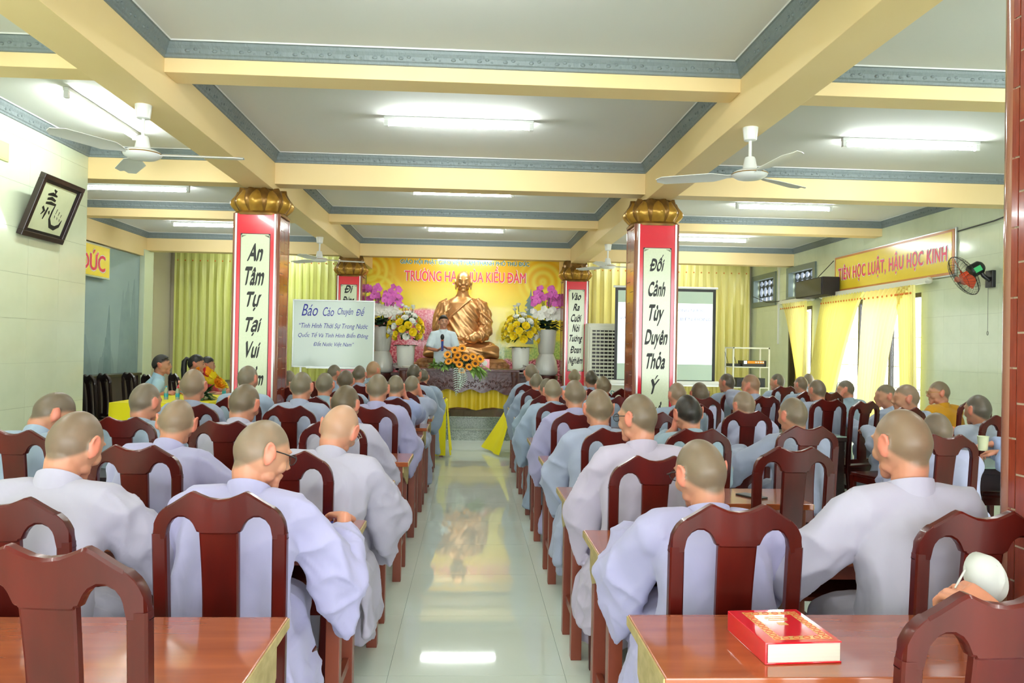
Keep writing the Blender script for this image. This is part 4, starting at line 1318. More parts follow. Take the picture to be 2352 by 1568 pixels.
def wz(y): return 1.5 + (793 - y) * kw
for wd, xx, y, w, h in (('Báo', 712, 713, 0.25, 0.20), ('Cáo', 754, 716, 0.17, 0.15), ('Chuyên', 792, 717, 0.24, 0.15), ('Đề', 826, 714, 0.13, 0.15)):
    link('lettering', text_mesh(wd, 'ink_blue', width=w, height=h * 0.92, extr=0.0005, offset=0.0, shear=0.35), t, ((xx - 766) * kw, -0.0135, wz(y)))
for wd, y, w, h in (('“Tình Hình Thời Sự Trong Nước', 750, 1.06, 0.10), ('Quốc Tế Và Tình Hình Biển Đông', 770, 1.08, 0.10), ('Đất Nước Việt Nam”', 790, 0.62, 0.095)):
    link('lettering', text_mesh(wd, 'ink_blue', width=w, height=h, extr=0.0005, offset=0.0, shear=0.3), t, (0.0 if y < 785 else 0.01, -0.0135, wz(y)))

t = thing('projection_screen', 'tripod projection screen with a lit slide behind the right front pillar', 'screen', (3.16, 12.62, 0))
x0, x1 = -0.83, 0.83
MB().box(x0, x1, -0.004, 0.004, 1.03, 2.53).build('screen_border', 'black_plastic', t)
MB().box(x0 + 0.045, x1 - 0.05, -0.007, 0.0, 1.04, 2.485).build('screen_fabric', 'screen_mat', t)
MB().box(x0 + 0.05, x1 - 0.055, -0.010, -0.004, 1.30, 2.29).build('projected_slide', 'screen_white', t)
MB().tube([(x0 - 0.03, 0, 2.545), (x1 + 0.03, 0, 2.545)], 0.018, 10).build('top_bar', 'white_plastic', t)
MB().tube([(x0 - 0.06, 0, 0.985), (x1 + 0.06, 0, 0.985)], 0.045, 14).build('roller_case', 'white_plastic', t)
MB().tube([(0, 0.06, 0.35), (0, 0.06, 2.56)], 0.018, 10).build('pole', 'metal_dark', t)
for k in range(3):
    a = 2 * PI * k / 3 + 0.5
    MB().tube([(0, 0.06, 0.75), (0.5 * math.cos(a), 0.06 + 0.5 * math.sin(a), 0.01)], 0.012, 8).build('leg', 'metal_dark', t)
link('lettering', text_mesh('THỜI SỰ QUỐC TẾ, TRONG NƯỚC', 'pale_blue', width=1.30, height=0.085, extr=0.0005), t, (-0.0, -0.0115, 2.185))
link('lettering', text_mesh('VÀ TÌNH HÌNH NƯỚC, BIỂN ĐÔNG', 'pale_blue', width=1.52, height=0.085, extr=0.0005), t, (0.0, -0.0115, 2.045))

# ------------------------------------------------------------------ air cooler
t = thing('air_cooler', 'cream standing air cooler with louvred grille left of the projection screen', 'air cooler', (2.42, 13.35, 0.365))
MB().box(-0.42, 0.42, -0.02, 0.42, 0.02, 1.60).build('housing', 'cream_plastic', t, bevel=0.025)
MB().box(-0.37, 0.37, -0.032, -0.015, 0.62, 1.50).build('grille_recess', 'metal_dark', t)
fr = MB().box(-0.39, 0.39, -0.045, -0.02, 1.48, 1.53).box(-0.39, 0.39, -0.045, -0.02, 0.60, 0.645).box(-0.39, -0.345, -0.045, -0.02, 0.645, 1.48).box(0.345, 0.39, -0.045, -0.02, 0.645, 1.48)
fr.build('grille_frame', 'cream_plastic', t, bevel=0.006)
sl = MB().box(-0.345, 0.345, -0.008, 0.008, -0.012, 0.012).mesh('louvre', 'cream_plastic')
for k in range(13):
    link('louvre', sl, t, (0, -0.042, 0.685 + 0.063 * k), (0.5, 0, 0))
vl = MB().box(-0.006, 0.006, -0.006, 0.006, 0.65, 1.48).mesh('upright_vane', 'cream_plastic')
for k in range(9):
    link('upright_vane', vl, t, (-0.28 + 0.07 * k, -0.03, 0))
MB().box(-0.40, 0.40, -0.03, -0.015, 0.06, 0.56).build('tank_front', 'cream_plastic', t, bevel=0.01)
link('lettering', text_mesh('DaiKio', 'teal', width=0.26, height=0.065, extr=0.0005, offset=0.015), t, (0.12, -0.0315, 0.42))
for sx in (-1, 1):
    MB().box(sx * 0.34 - 0.03, sx * 0.34 + 0.03, 0.02, 0.38, 0.0, 0.022).build('foot', 'black_plastic', t)

# ------------------------------------------------------------------ rack with audio gear
t = thing('metal_rack', 'pale green metal shelf rack holding audio gear in the right corner', 'rack', (4.64, 12.95, 0))
for sx in (-1, 1):
    for sy in (-1, 1):
        MB().box(sx * 0.30 - 0.012, sx * 0.30 + 0.012, sy * 0.2 - 0.012, sy * 0.2 + 0.012, 0, 1.60).build('post', 'cream_plastic', t)
for z in (0.25, 0.93, 1.27, 1.585):
    if z < 1.5: MB().box(-0.31, 0.31, -0.21, 0.21, z - 0.012, z + 0.006).build('shelf_board', 'cream_plastic', t)
    else:
        b = MB()
        for s in (-1, 1):
            b.box(-0.31, 0.31, s * 0.2 - 0.012, s * 0.2 + 0.012, z - 0.012, z + 0.012).box(s * 0.3 - 0.012, s * 0.3 + 0.012, -0.188, 0.188, z - 0.012, z + 0.012)
        b.build('top_rail', 'cream_plastic', t)
t = thing('audio_mixer', 'small black mixer with an orange panel on the rack shelf', 'mixer', (4.72, 12.93, 1.277))
MB().box(-0.2, 0.2, -0.12, 0.12, 0, 0.10).build('case', 'black_plastic', t, bevel=0.006)
MB().box(-0.12, 0.16, -0.125, -0.118, 0.05, 0.095).build('orange_panel', 'petal_gold', t)
for k in range(4): MB().tube([(0.02 + 0.04 * k, -0.14, 0.073), (0.02 + 0.04 * k, -0.12, 0.073)], 0.013, 10).build('knob', 'white_plastic', t)
MB().box(-0.18, -0.13, -0.125, -0.118, 0.045, 0.095).build('display', 'screen_white', t)
t = thing('wireless_receiver', 'flat black receiver with two thin antennas beside the mixer', 'receiver', (4.42, 12.98, 1.277))
MB().box(-0.09, 0.09, -0.1, 0.1, 0, 0.045).build('case', 'black_plastic', t, bevel=0.004)
for s in (-1, 1): MB().tube([(s * 0.07, 0.06, 0.04), (s * 0.07 - 0.06, 0.06, 0.24)], 0.004, 6).build('antenna', 'black_plastic', t)
t = thing('amplifier', 'black amplifier on the lower shelf of the metal rack', 'amplifier', (4.65, 12.93, 0.937))
MB().box(-0.24, 0.24, -0.16, 0.16, 0.0, 0.15).build('case', 'black_plastic', t, bevel=0.006)
for k in range(5): MB().tube([(-0.15 + 0.075 * k, -0.178, 0.075), (-0.15 + 0.075 * k, -0.158, 0.075)], 0.02, 12).build('knob', 'metal_dark', t)

# ------------------------------------------------------------------ banner behind the statue
t = thing('banner', 'large yellow printed banner with teal and pink lettering behind the golden statue', 'banner', (-0.13, 15.62, 0))
MB().box(-1.95, 1.95, 0.0, 0.02, 0.6, 3.32).build('printed_sheet', 'banner', t)
MB().tube([(-1.97, 0.01, 3.325), (1.97, 0.01, 3.325)], 0.015, 8).build('hanging_rod', 'alu', t)
a = math.radians(0.0)
link('lettering', text_mesh('GIÁO HỘI PHẬT GIÁO VIỆT NAM THÀNH PHỐ THỦ ĐỨC', 'print_white', width=2.58, height=0.165, extr=0.001, offset=0.035), t, (-0.012, -0.003, 3.205))
link('lettering', text_mesh('GIÁO HỘI PHẬT GIÁO VIỆT NAM THÀNH PHỐ THỦ ĐỨC', 'teal', width=2.56, height=0.15, extr=0.001, offset=0.018), t, (-0.012, -0.006, 3.205))
link('lettering', text_mesh('TRƯỜNG HẠ CHÙA KIỀU ĐÀM', 'print_white', width=2.43, height=0.40, extr=0.001, offset=0.03), t, (-0.0, -0.003, 2.945))
link('lettering', text_mesh('TRƯỜNG HẠ CHÙA KIỀU ĐÀM', 'print_red', width=2.40, height=0.375, extr=0.001, offset=0.014), t, (-0.0, -0.006, 2.945))
# the printed pagoda at the banner's right edge is flat print
MB().prism([(1.22, 1.6), (1.38, 1.6), (1.37, 2.35), (1.42, 2.36), (1.36, 2.45), (1.40, 2.46), (1.33, 2.57), (1.31, 2.72), (1.29, 2.57), (1.22, 2.46), (1.25, 2.45), (1.19, 2.36), (1.24, 2.35)], -0.002, 0.0).build('printed_pagoda', 'mural_ink2', t)

# ------------------------------------------------------------------ carved desk, drape and things on it
t = thing('altar_desk', 'long carved rosewood desk in front of the golden statue', 'desk', (-0.18, 13.40, 0.365))
MB().box(-1.06, 1.06, -0.36, 0.36, 0.745, 0.785).build('table_top', 'rosewood', t, bevel=0.006)
for sx in (-1, 1):
    MB().tube([(sx * 1.0, 0, 0.775), (sx * 1.07, 0, 0.79), (sx * 1.11, 0, 0.825), (sx * 1.10, 0, 0.85)], 0.001, 4)
    rr = []
    for x, z, th in ((1.0, 0.765, 0.022), (1.06, 0.775, 0.02), (1.10, 0.80, 0.018), (1.115, 0.835, 0.014), (1.10, 0.85, 0.01)):
        rr.append([(sx * x, -0.36, z - th), (sx * x, -0.36, z + th), (sx * x, 0.36, z + th), (sx * x, 0.36, z - th)])
    MB().loft(rr).build('scroll_end', 'rosewood', t)
# carved apron with a scalloped lower edge
lower = []
for i in range(61):
    u = i / 60; x = -0.96 + 1.92 * u
    z = 0.42 + 0.03 * math.cos(u * PI * 2 * 5) - 0.10 * (abs(2 * u - 1) ** 6)
    lower.append((x, z))
MB().prism([(-0.96, 0.745)] + lower + [(0.96, 0.745)], -0.33, -0.30).build('apron', 'rosewood', t)
cv = MB()
r_ = random.Random(4)
for i in range(64):
    x = -0.92 + 1.84 * (i % 32) / 31; z = 0.50 + 0.07 * (i // 32) + 0.02 * math.sin(i * 1.7)
    a = i * 1.1
    cv.tube([(x + 0.028 * (1 - k / 9) * math.cos(a + k * 0.75), -0.333, z + 0.028 * (1 - k / 9) * math.sin(a + k * 0.75)) for k in range(9)], 0.007, 5)
o = cv.build('scroll_carving', 'rosewood', t); o['kind'] = 'stuff'
for sx in (-1, 1):
    for sy in (-1, 1):
        rr = []
        for z, x, w in ((0.745, 0.92, 0.075), (0.6, 0.93, 0.07), (0.4, 0.90, 0.055), (0.2, 0.90, 0.04), (0.06, 0.95, 0.045), (0.0, 0.97, 0.055)):
            rr.append([(sx * x + a * w, sy * 0.29 + b_ * w * 0.7, z) for a, b_ in ((-1, -.6), (-.6, -1), (.6, -1), (1, -.6), (1, .6), (.6, 1), (-.6, 1), (-1, .6))])
        MB().loft(rr).build('leg', 'rosewood', t)
t = thing('desk_drape', 'golden yellow cloth gathered in swags below the carved desk', 'drape', (-0.18, 13.18, 0.365))
def fx(u, v):
    sw = abs(math.sin(u * PI * 3))
    return (-0.86 + 1.72 * u, 0.02 * math.sin(u * 60 + 2 * math.sin(u * 9)) * (0.5 + (1 - v)), 0.09 + 0.05 * sw + (0.60 - 0.09 - 0.05 * sw) * v)
sheet(t, 'gathered_cloth', 'drape', fx, 160, 10)

t = thing('paper_stack', 'small stack of papers on the left end of the carved desk', 'papers', (-1.02, 13.27, 1.15))
for k in range(4):
    MB().box(-0.12, 0.12, -0.09, 0.09, 0.008 * k, 0.008 * k + 0.0075).build('sheet_bundle', 'paper', t).rotation_euler = (0, 0, 0.1 * (k - 1.5))
t = thing('laptop', 'open dark grey laptop on the carved desk with its lid facing the audience', 'laptop', (-0.02, 13.47, 1.15))
MB().box(-0.17, 0.17, 0.0, 0.24, 0.0, 0.018).build('keyboard_base', 'speaker_box', t, bevel=0.004)
lid = MB().box(-0.17, 0.17, -0.006, 0.006, 0, 0.23).build('lid', 'speaker_box', t, bevel=0.004)
lid.location = (0, 0.0, 0.016); lid.rotation_euler = (-0.0, 0, 0)
lg = MB().tube([(0.055 * math.cos(k * PI / 12) + 0.06, -0.0075, 0.12 + 0.055 * math.sin(k * PI / 12)) for k in range(25)], 0.0035, 6).build('round_emblem', 'alu', lid)
link('lettering', text_mesh('D', 'alu', height=0.055, extr=0.0005), lid, (0.06, -0.0075, 0.12))
t = thing('gift_box', 'small red box with a round pale emblem on the carved desk', 'box', (0.24, 13.35, 1.15))
MB().box(-0.085, 0.085, -0.05, 0.05, 0, 0.17).build('carton', 'red_board', t, bevel=0.003)
MB().tube([(0.0, -0.053, 0.10), (0.0, -0.049, 0.10)], 0.048, 20).build('emblem', 'petal_white', t)

# ------------------------------------------------------------------ flowers
def rose_mesh(m, r=0.05):
    b = MB(); rr = random.Random(1)
    for ring, (n, rad, z, h, op) in enumerate(((6, r * 0.95, 0.0, r * 0.9, 0.9), (5, r * 0.65, r * 0.1, r * 0.95, 0.55), (4, r * 0.35, r * 0.2, r * 0.95, 0.2))):
        for k in range(n):
            a = 2 * PI * k / n + ring * 0.5
            pts = []
            for i in range(4):
                v = i / 3; row = []
                for j in range(4):
                    u = -1 + 2 * j / 3
                    aa = a + u * 0.62 * (1 - 0.35 * abs(v - 0.5))
                    rd = rad * (0.35 + 0.65 * v ** 0.7) + op * r * 0.3 * v * v
                    row.append((rd * math.cos(aa), rd * math.sin(aa), z + h * v * (1 - 0.12 * u * u)))
                pts.append(row)
            b.loft(pts, caps=False, closed=False)
    b.ell((0, 0, r * 0.1), (r * 0.5, r * 0.5, r * 0.3), 8, 5)
    return b.mesh('blossom', m)
def flat_flower_mesh(m, n, r, w, mid, cup=0.15, name='blossom'):
    b = MB()
    for k in range(n):
        a = 2 * PI * k / n
        ca, sa = math.cos(a), math.sin(a)
        pts = []
        for i in range(5):
            v = i / 4; ww = w * math.sin(PI * (0.12 + 0.8 * v)) ; row = []
            for j in range(3):
                u = j - 1
                x, y, z = r * v, u * ww, cup * r * v * v + 0.12 * ww * abs(u)
                row.append((x * ca - y * sa, x * sa + y * ca, z))
            pts.append(row)
        b.loft(pts, caps=False, closed=False)
    if mid: b.ell((0, 0, 0.006), (mid, mid, mid * 0.5), 10, 6)
    return b.mesh(name, m)
ROSE_Y = rose_mesh('petal_yellow', 0.055); ROSE_W = rose_mesh('petal_white', 0.05); ROSE_G = rose_mesh('petal_gold', 0.05); ROSE_R = rose_mesh('petal_red', 0.05)
ORCH_P = flat_flower_mesh('petal_pink', 5, 0.055, 0.03, 0.008); ORCH_W = flat_flower_mesh('petal_white', 5, 0.055, 0.03, 0.008)
SUN = flat_flower_mesh('petal_gold', 15, 0.075, 0.014, 0)
def face(d, roll=0.0):
    q = Vector(d).to_track_quat('Z', 'Y').to_euler()
    return q
def leaves(pts, m, L, w, rr, parent, name='foliage'):
    b = MB()
    for (p, d) in pts:
        d = Vector(d).normalized(); s = d.cross(Vector((0, 0, 1)))
        if s.length < 0.1: s = Vector((1, 0, 0))
        s.normalize(); up = s.cross(d)
        l = L * rr.uniform(0.7, 1.2); rows = []
        for i in range(4):
            v = i / 3; ww = w * math.sin(PI * (0.1 + 0.87 * v))
            c = Vector(p) + d * l * v - Vector((0, 0, 1)) * 0.25 * l * v * v
            rows.append([tuple(c - s * ww), tuple(c + up * ww * 0.25), tuple(c + s * ww)])
        b.loft(rows, caps=False, closed=False)
    o = b.build(name, m, parent); o['kind'] = 'stuff'
    return o
def bouquet(x, y, z, label, seed):
    """round bouquet of yellow and white blossoms"""
    t = thing('bouquet', label, 'flowers', (x, y, z)); r = random.Random(seed)
    lf = []
    for k in range(150):
        a = r.uniform(0, 2 * PI); ph = r.uniform(-0.25, 1.4); R = r.uniform(0.1, 0.27)
        d = (math.cos(a) * math.cos(ph), math.sin(a) * math.cos(ph), math.sin(ph))
        lf.append(((d[0] * R, d[1] * R, 0.22 + d[2] * R * 1.2), d))
    leaves(lf, 'leaf', 0.10, 0.02, r, t)
    lf2 = [((0.1 * math.cos(k), 0.1 * math.sin(k), 0.02), (math.cos(k), math.sin(k), 0.15)) for k in range(16)]
    leaves(lf2, 'leaf_dark', 0.16, 0.035, r, t)
    n = 46; b2 = MB()
    for k in range(n):
        u = (k + 0.5) / n; ph = math.asin(-0.25 + 1.22 * u); a = k * 2.399
        R = 0.285 * r.uniform(0.9, 1.08)
        d = Vector((math.cos(a) * math.cos(ph), math.sin(a) * math.cos(ph), math.sin(ph)))
        white = r.random() < (0.15 + 0.8 * max(0, d.z - 0.25))
        me = ROSE_W if white else ROSE_Y
        o = link('blossom', me, t, (d.x * R, d.y * R, 0.24 + d.z * R * 1.25), face(d)); o.scale = [r.uniform(0.8, 1.15)] * 3
    # tall sprays on top
    for k in range(5):
        a = r.uniform(0, 2 * PI); h = r.uniform(0.62, 0.78)
        px, py = 0.12 * math.cos(a), 0.12 * math.sin(a)
        b2.tube([(px * 0.5, py * 0.5, 0.4), (px, py, h)], 0.004, 5)
        o = link('blossom', ROSE_W, t, (px, py, h)); o.scale = (0.75,) * 3
    b2.build('stem', 'leaf', t)
    g = MB()
    for k in range(170):
        a = r.uniform(0, 2 * PI); ph = r.uniform(-0.1, 1.3); R = r.uniform(0.27, 0.36)
        d = (math.cos(a) * math.cos(ph), math.sin(a) * math.cos(ph), math.sin(ph))
        g.ell((d[0] * R, d[1] * R, 0.24 + d[2] * R * 1.25), (0.008, 0.008, 0.008), 5, 4)
    o = g.build('baby_breath', 'petal_white', t); o['kind'] = 'stuff'
    return t
def vase(x, y, z, prof, m, label, n=32):
    t = thing('vase', label, 'vase', (x, y, z))
    MB().lathe(prof, n).build('body', m, t)
    rt = prof[-1]
    MB().lathe([(rt[0] - 0.012, rt[1] - 0.03), (rt[0] - 0.012, rt[1] + 0.002), (rt[0], rt[1] + 0.004), (rt[0] + 0.002, rt[1] - 0.004)], n, caps=False).build('rim', m, t)
    MB().lathe([(0.001, rt[1] - 0.028), (rt[0] - 0.013, rt[1] - 0.028)], n, caps=False).build('soil', 'leaf_dark', t)
    return t
tall = [(0.115, 0.0), (0.135, 0.02), (0.155, 0.25), (0.165, 0.45), (0.166, 0.475)]
def stand(x, y, h, label):
    t = thing('flower_stand', label, 'stand', (x, y, 0.365))
    MB().box(-0.24, 0.24, -0.2, 0.2, h - 0.05, h).build('table_top', 'rosewood', t, bevel=0.008)
    for sx in (-1, 1):
        for sy in (-1, 1):
            MB().box(sx * 0.2 - 0.025, sx * 0.2 + 0.025, sy * 0.16 - 0.025, sy * 0.16 + 0.025, 0, h - 0.05).build('leg', 'rosewood', t, bevel=0.004)
    MB().box(-0.17, 0.17, -0.185, -0.165, h - 0.15, h - 0.05).build('apron', 'rosewood', t)
stand(-1.16, 14.1, 0.68, 'small rosewood stand under the left white vase of yellow flowers')
stand(0.90, 14.1, 0.68, 'small rosewood stand under the right white vase of yellow flowers')
vase(-1.16, 14.1, 1.047, tall, 'ceramic', 'smooth white vase holding yellow flowers left of the statue')
vase(0.90, 14.1, 1.047, tall, 'ceramic', 'smooth white vase holding yellow flowers right of the statue')
bouquet(-1.16, 14.1, 1.51, 'round bouquet of yellow and white roses left of the speaker', 3)
bouquet(0.90, 14.1, 1.51, 'round bouquet of yellow and white roses right of the statue', 8)
low = [(0.17, 0.0), (0.205, 0.03), (0.215, 0.10), (0.19, 0.26), (0.135, 0.385)]
up = [(0.125, 0.0), (0.145, 0.03), (0.165, 0.2), (0.18, 0.40), (0.183, 0.44)]
def orchid(x, y, z, label, seed):
    t = thing('orchid_arrangement', label, 'flowers', (x, y, z)); r = random.Random(seed)
    lf = []
    for k in range(70):
        a = r.uniform(0, 2 * PI)
        lf.append(((0.08 * math.cos(a), 0.08 * math.sin(a), 0.03 + 0.12 * r.random()), (math.cos(a), math.sin(a), r.uniform(-0.1, 0.8))))
    leaves(lf, 'leaf_dark', 0.20, 0.04, r, t)
    st = MB()
    sprays = []
    for k in range(9):
        a = 2 * PI * k / 9 + r.uniform(-0.2, 0.2); R = r.uniform(0.10, 0.26)
        top = Vector((R * math.cos(a), R * 0.7 * math.sin(a), r.uniform(0.52, 0.78)))
        tip = top + Vector((0.14 * math.cos(a), 0.1 * math.sin(a), -0.14))
        st.tube([(0, 0, 0.05), tuple(top * 0.6 + Vector((0, 0, 0.1))), tuple(top), tuple(tip)], 0.005, 5)
        sprays.append((top, tip))
    st.build('stem', 'leaf', t)
    for top, tip in sprays:
        for k in range(7):
            p = top.lerp(tip, k / 6) + Vector((r.uniform(-.07, .07), r.uniform(-.06, .03), r.uniform(-.06, .08)))
            o = link('blossom', ORCH_P, t, p, face((r.uniform(-.5, .5), -1, r.uniform(-.2, .4)))); o.scale = [r.uniform(0.85, 1.15)] * 3
    for k in range(38):
        a = r.uniform(0, 2 * PI); R = r.uniform(0.12, 0.3)
        o = link('blossom', ORCH_W, t, (R * math.cos(a), -abs(R * 0.6 * math.sin(a)) + 0.04, r.uniform(0.22, 0.40)), face((r.uniform(-.5, .5), -1, r.uniform(-.1, .4))))
        o.scale = [r.uniform(0.85, 1.2)] * 3
    return t
for (x, sd, side) in ((-1.60, 21, 'left'), (1.385, 22, 'right')):
    st = thing('vase_stand', 'rosewood stool under the tall ribbed vases %s of the statue' % side, 'stand', (x, 14.3, 0.365))
    MB().lathe([(0.19, 0.0), (0.2, 0.04), (0.14, 0.12), (0.13, 0.45), (0.2, 0.56), (0.22, 0.60), (0.22, 0.66)], 24).build('stool_body', 'rosewood', st)
    vase(x, 14.3, 1.027, low, 'ceramic_grey', 'bulbous grey white vase base under the orchid vase, %s of the statue' % side)
    vase(x, 14.3, 1.417, up, 'ceramic_grey', 'ribbed grey white vase holding pink orchids, %s of the statue' % side)
    orchid(x, 14.28, 1.84, 'magenta and white orchid arrangement %s of the statue' % side, sd)

# sunflower arrangement lying on the desk
t = thing('sunflower_arrangement', 'sunflower arrangement with trailing silver fern on the carved desk', 'flowers', (-0.16, 13.07, 1.15))
r = random.Random(5)
leaves([((0.3 * (r.random() - 0.5) * 1.9, 0.05 * r.random(), 0.05 + 0.12 * r.random()), (r.uniform(-1, 1), r.uniform(-1, 0.3), r.uniform(-0.4, 0.9))) for k in range(120)], 'leaf', 0.15, 0.024, r, t)
leaves([((0.12 + 0.22 * r.random(), -0.03, 0.02 + 0.05 * r.random()), (r.uniform(0.2, 1), r.uniform(-1, 0), r.uniform(-1, 0.1))) for k in range(40)], 'leaf_light', 0.2, 0.03, r, t)
leaves([((-0.25 - 0.22 * r.random(), -0.03, 0.03 + 0.05 * r.random()), (r.uniform(-1, 0.3), r.uniform(-1, 0), r.uniform(-0.2, 0.7))) for k in range(60)], 'leaf_light', 0.14, 0.02, r, t, 'pale_foliage')
for (x, z) in ((-0.22, 0.25), (-0.10, 0.33), (0.02, 0.36), (-0.05, 0.24), (-0.20, 0.13), (0.08, 0.20), (-0.02, 0.08), (0.20, 0.22), (0.24, 0.10), (0.14, 0.04), (-0.08, 0.16), (0.32, 0.18), (0.02, -0.02)):
    d = (x * 1.2, -1, 0.5)
    o = link('blossom', SUN, t, (x, -0.10 - 0.05 * r.random(), z * 0.95), face(d)); o.scale = [r.uniform(0.85, 1.05)] * 3
    MB().ell((0, 0, 0.004), (0.028, 0.028, 0.012), 12, 6).build('seed_disc', 'seed', o)
fn = MB()
for q in range(2):
    c0 = Vector((-0.07 + 0.09 * q, -0.17, 0.02))
    sp_ = [c0 + Vector((0.03 * math.sin(k * .25) - .01 * q * k * .2, -0.02 - 0.004 * k, -0.036 * k * (1 - .25 * q))) for k in range(13)]
    fn.tube([tuple(p) for p in sp_], 0.003, 5)
    for k, c in enumerate(sp_):
        L = 0.075 * math.sin(PI * (0.18 + 0.8 * k / 12)) + 0.008
        for sg in (-1, 1):
            w = 0.0075
            fn.loft([[tuple(c + Vector((0, 0, w * .4))), tuple(c + Vector((0, 0, -w * .4)))], [tuple(c + Vector((sg * L * .5, -.01, -.008 + w))), tuple(c + Vector((sg * L * .5, -.01, -.008 - w)))], [tuple(c + Vector((sg * L, -.004, -.028 + .001))), tuple(c + Vector((sg * L, -.004, -.028 - .001)))]], caps=False, closed=False)
fn.build('silver_fern', 'leaf_silver', t)

# flowers and bottles on the yellow table
t = thing('table_flowers', 'yellow and red lily arrangement on the yellow cloth table', 'flowers', (-3.12, 9.35, 0.84))
r = random.Random(9)
leaves([((0, 0, 0.05), (r.uniform(-1, 1), r.uniform(-1, 1), r.uniform(-0.2, 0.8))) for k in range(50)], 'leaf', 0.26, 0.028, r, t)
for k in range(16):
    a = r.uniform(0, 2 * PI); R = r.uniform(0.02, 0.2); z = 0.34 - R * 0.9
    o = link('blossom', (ROSE_G, ROSE_Y, ROSE_R, ROSE_G)[k % 4], t, (R * math.cos(a), R * math.sin(a), z), face((math.cos(a), math.sin(a), 0.8))); o.scale = (1.25,) * 3
MB().lathe([(0.07, 0), (0.09, 0.02), (0.11, 0.07)], 16).build('bowl', 'ceramic', t)
def bottle():
    t = thing('water_bottle', 'tmp', 'bottle')
    MB().lathe([(0.03, 0), (0.033, 0.01), (0.033, 0.13), (0.03, 0.155), (0.014, 0.185), (0.013, 0.2)], 16).build('body', 'bottle', t)
    MB().lathe([(0.0335, 0.04), (0.0335, 0.10)], 16, caps=False).build('label', 'bottle_label', t)
    MB().lathe([(0.0155, 0.197), (0.0155, 0.218), (0.0, 0.219)], 14).build('cap', 'bottle_label', t)
    t.scale = (.72, .72, .72)
    return t
b0 = bottle()
for i, (x, y, lab) in enumerate(((-3.56, 8.95, 'leftmost water bottle with blue label on the yellow table, near the shaved head'), (-3.52, 9.3, 'water bottle with blue label before the clasped hands of the seated man'), (-3.40, 9.33, 'water bottle with blue label beside the flowers, behind another bottle'), (-3.06, 9.95, 'water bottle at the far right end of the yellow table'))):
    if i == 0: b0.location = (x, y, 0.84); b0['label'] = lab; b0['group'] = 'water bottles on the yellow table'
    else: dup(b0, (x, y, 0.84), 0, lab, 'water bottles on the yellow table')

# ------------------------------------------------------------------ the red book on the near right desk
t = thing('book', 'thick red hardcover book with gold ornament on the desk nearest the camera', 'book', (0.797, 1.942, DH), math.radians(3.5))
bw, bd, bh = 0.094, 0.115, 0.052
MB().box(-bw + 0.006, bw - 0.002, -bd + 0.004, bd - 0.004, 0.004, bh - 0.004).build('page_block', 'paper', t)
MB().box(-bw, bw, -bd, bd, bh - 0.004, bh).build('front_cover', 'book_red', t, bevel=0.0012)
MB().box(-bw, bw, -bd, bd, 0.0005, 0.004).build('back_cover', 'book_red', t, bevel=0.0012)
MB().box(-bw - 0.003, -bw + 0.003, -bd, bd, 0.0005, bh).build('spine', 'book_red', t, bevel=0.002)
gd = MB()
def strip(x0, x1, y0, y1): gd.box(x0, x1, y0, y1, bh, bh + 0.0004)
fx0, fx1, fy0, fy1, fw = -0.066, 0.080, -0.098, 0.097, 0.022
strip(fx0, fx1, fy0, fy0 + fw); strip(fx0, fx1, fy1 - fw, fy1); strip(fx0, fx0 + fw, fy0 + fw, fy1 - fw); strip(fx1 - fw, fx1, fy0 + fw, fy1 - fw)
gd.build('gold_frame', 'book_gold', t)
fl = MB()
for k in range(9):
    for (x, y) in ((fx0 + fw / 2, fy0 + 0.011 + 0.0215 * k), (fx1 - fw / 2, fy0 + 0.011 + 0.0215 * k)):
        fl.tube([(x + 0.008 * math.cos(q * PI / 5), y + 0.008 * math.sin(q * PI / 5), bh + 0.0006) for q in range(11)], 0.0008, 4)
for k in range(4):
    for y in (fy0 + fw / 2, fy1 - fw / 2):
        x = fx0 + 0.034 + 0.026 * k
        fl.tube([(x + 0.008 * math.cos(q * PI / 5), y + 0.008 * math.sin(q * PI / 5), bh + 0.0006) for q in range(11)], 0.0008, 4)
o = fl.build('frame_scroll', 'book_red', t); o['kind'] = 'stuff'
ln = MB()
for k, (w, y) in enumerate(((0.05, 0.060), (0.06, 0.048), (0.05, 0.036))): ln.box(0.005 - w / 2, 0.005 + w / 2, y - 0.003, y + 0.003, bh, bh + 0.0004)
ln.box(-0.007, 0.017, 0.0, 0.018, bh, bh + 0.0004)
ln.build('stamped_lines', 'book_gold', t)
# ------------------------------------------------------------------ people: skinned by joining tapered volumes into one continuous surface
_perm = np.random.default_rng(5).permutation(512)
def vnoise(p):
    i = np.floor(p).astype(int); f = p - i; f = f * f * (3 - 2 * f)
    def h(dx, dy, dz):
        return _perm[(_perm[(_perm[(i[:, 0] + dx) & 511] + i[:, 1] + dy) & 511] + i[:, 2] + dz) & 511] / 511.0
    def lx(dy, dz): return h(0, dy, dz) * (1 - f[:, 0]) + h(1, dy, dz) * f[:, 0]
    def ly(dz): return lx(0, dz) * (1 - f[:, 1]) + lx(1, dz) * f[:, 1]
    return ly(0) * (1 - f[:, 2]) + ly(1) * f[:, 2]

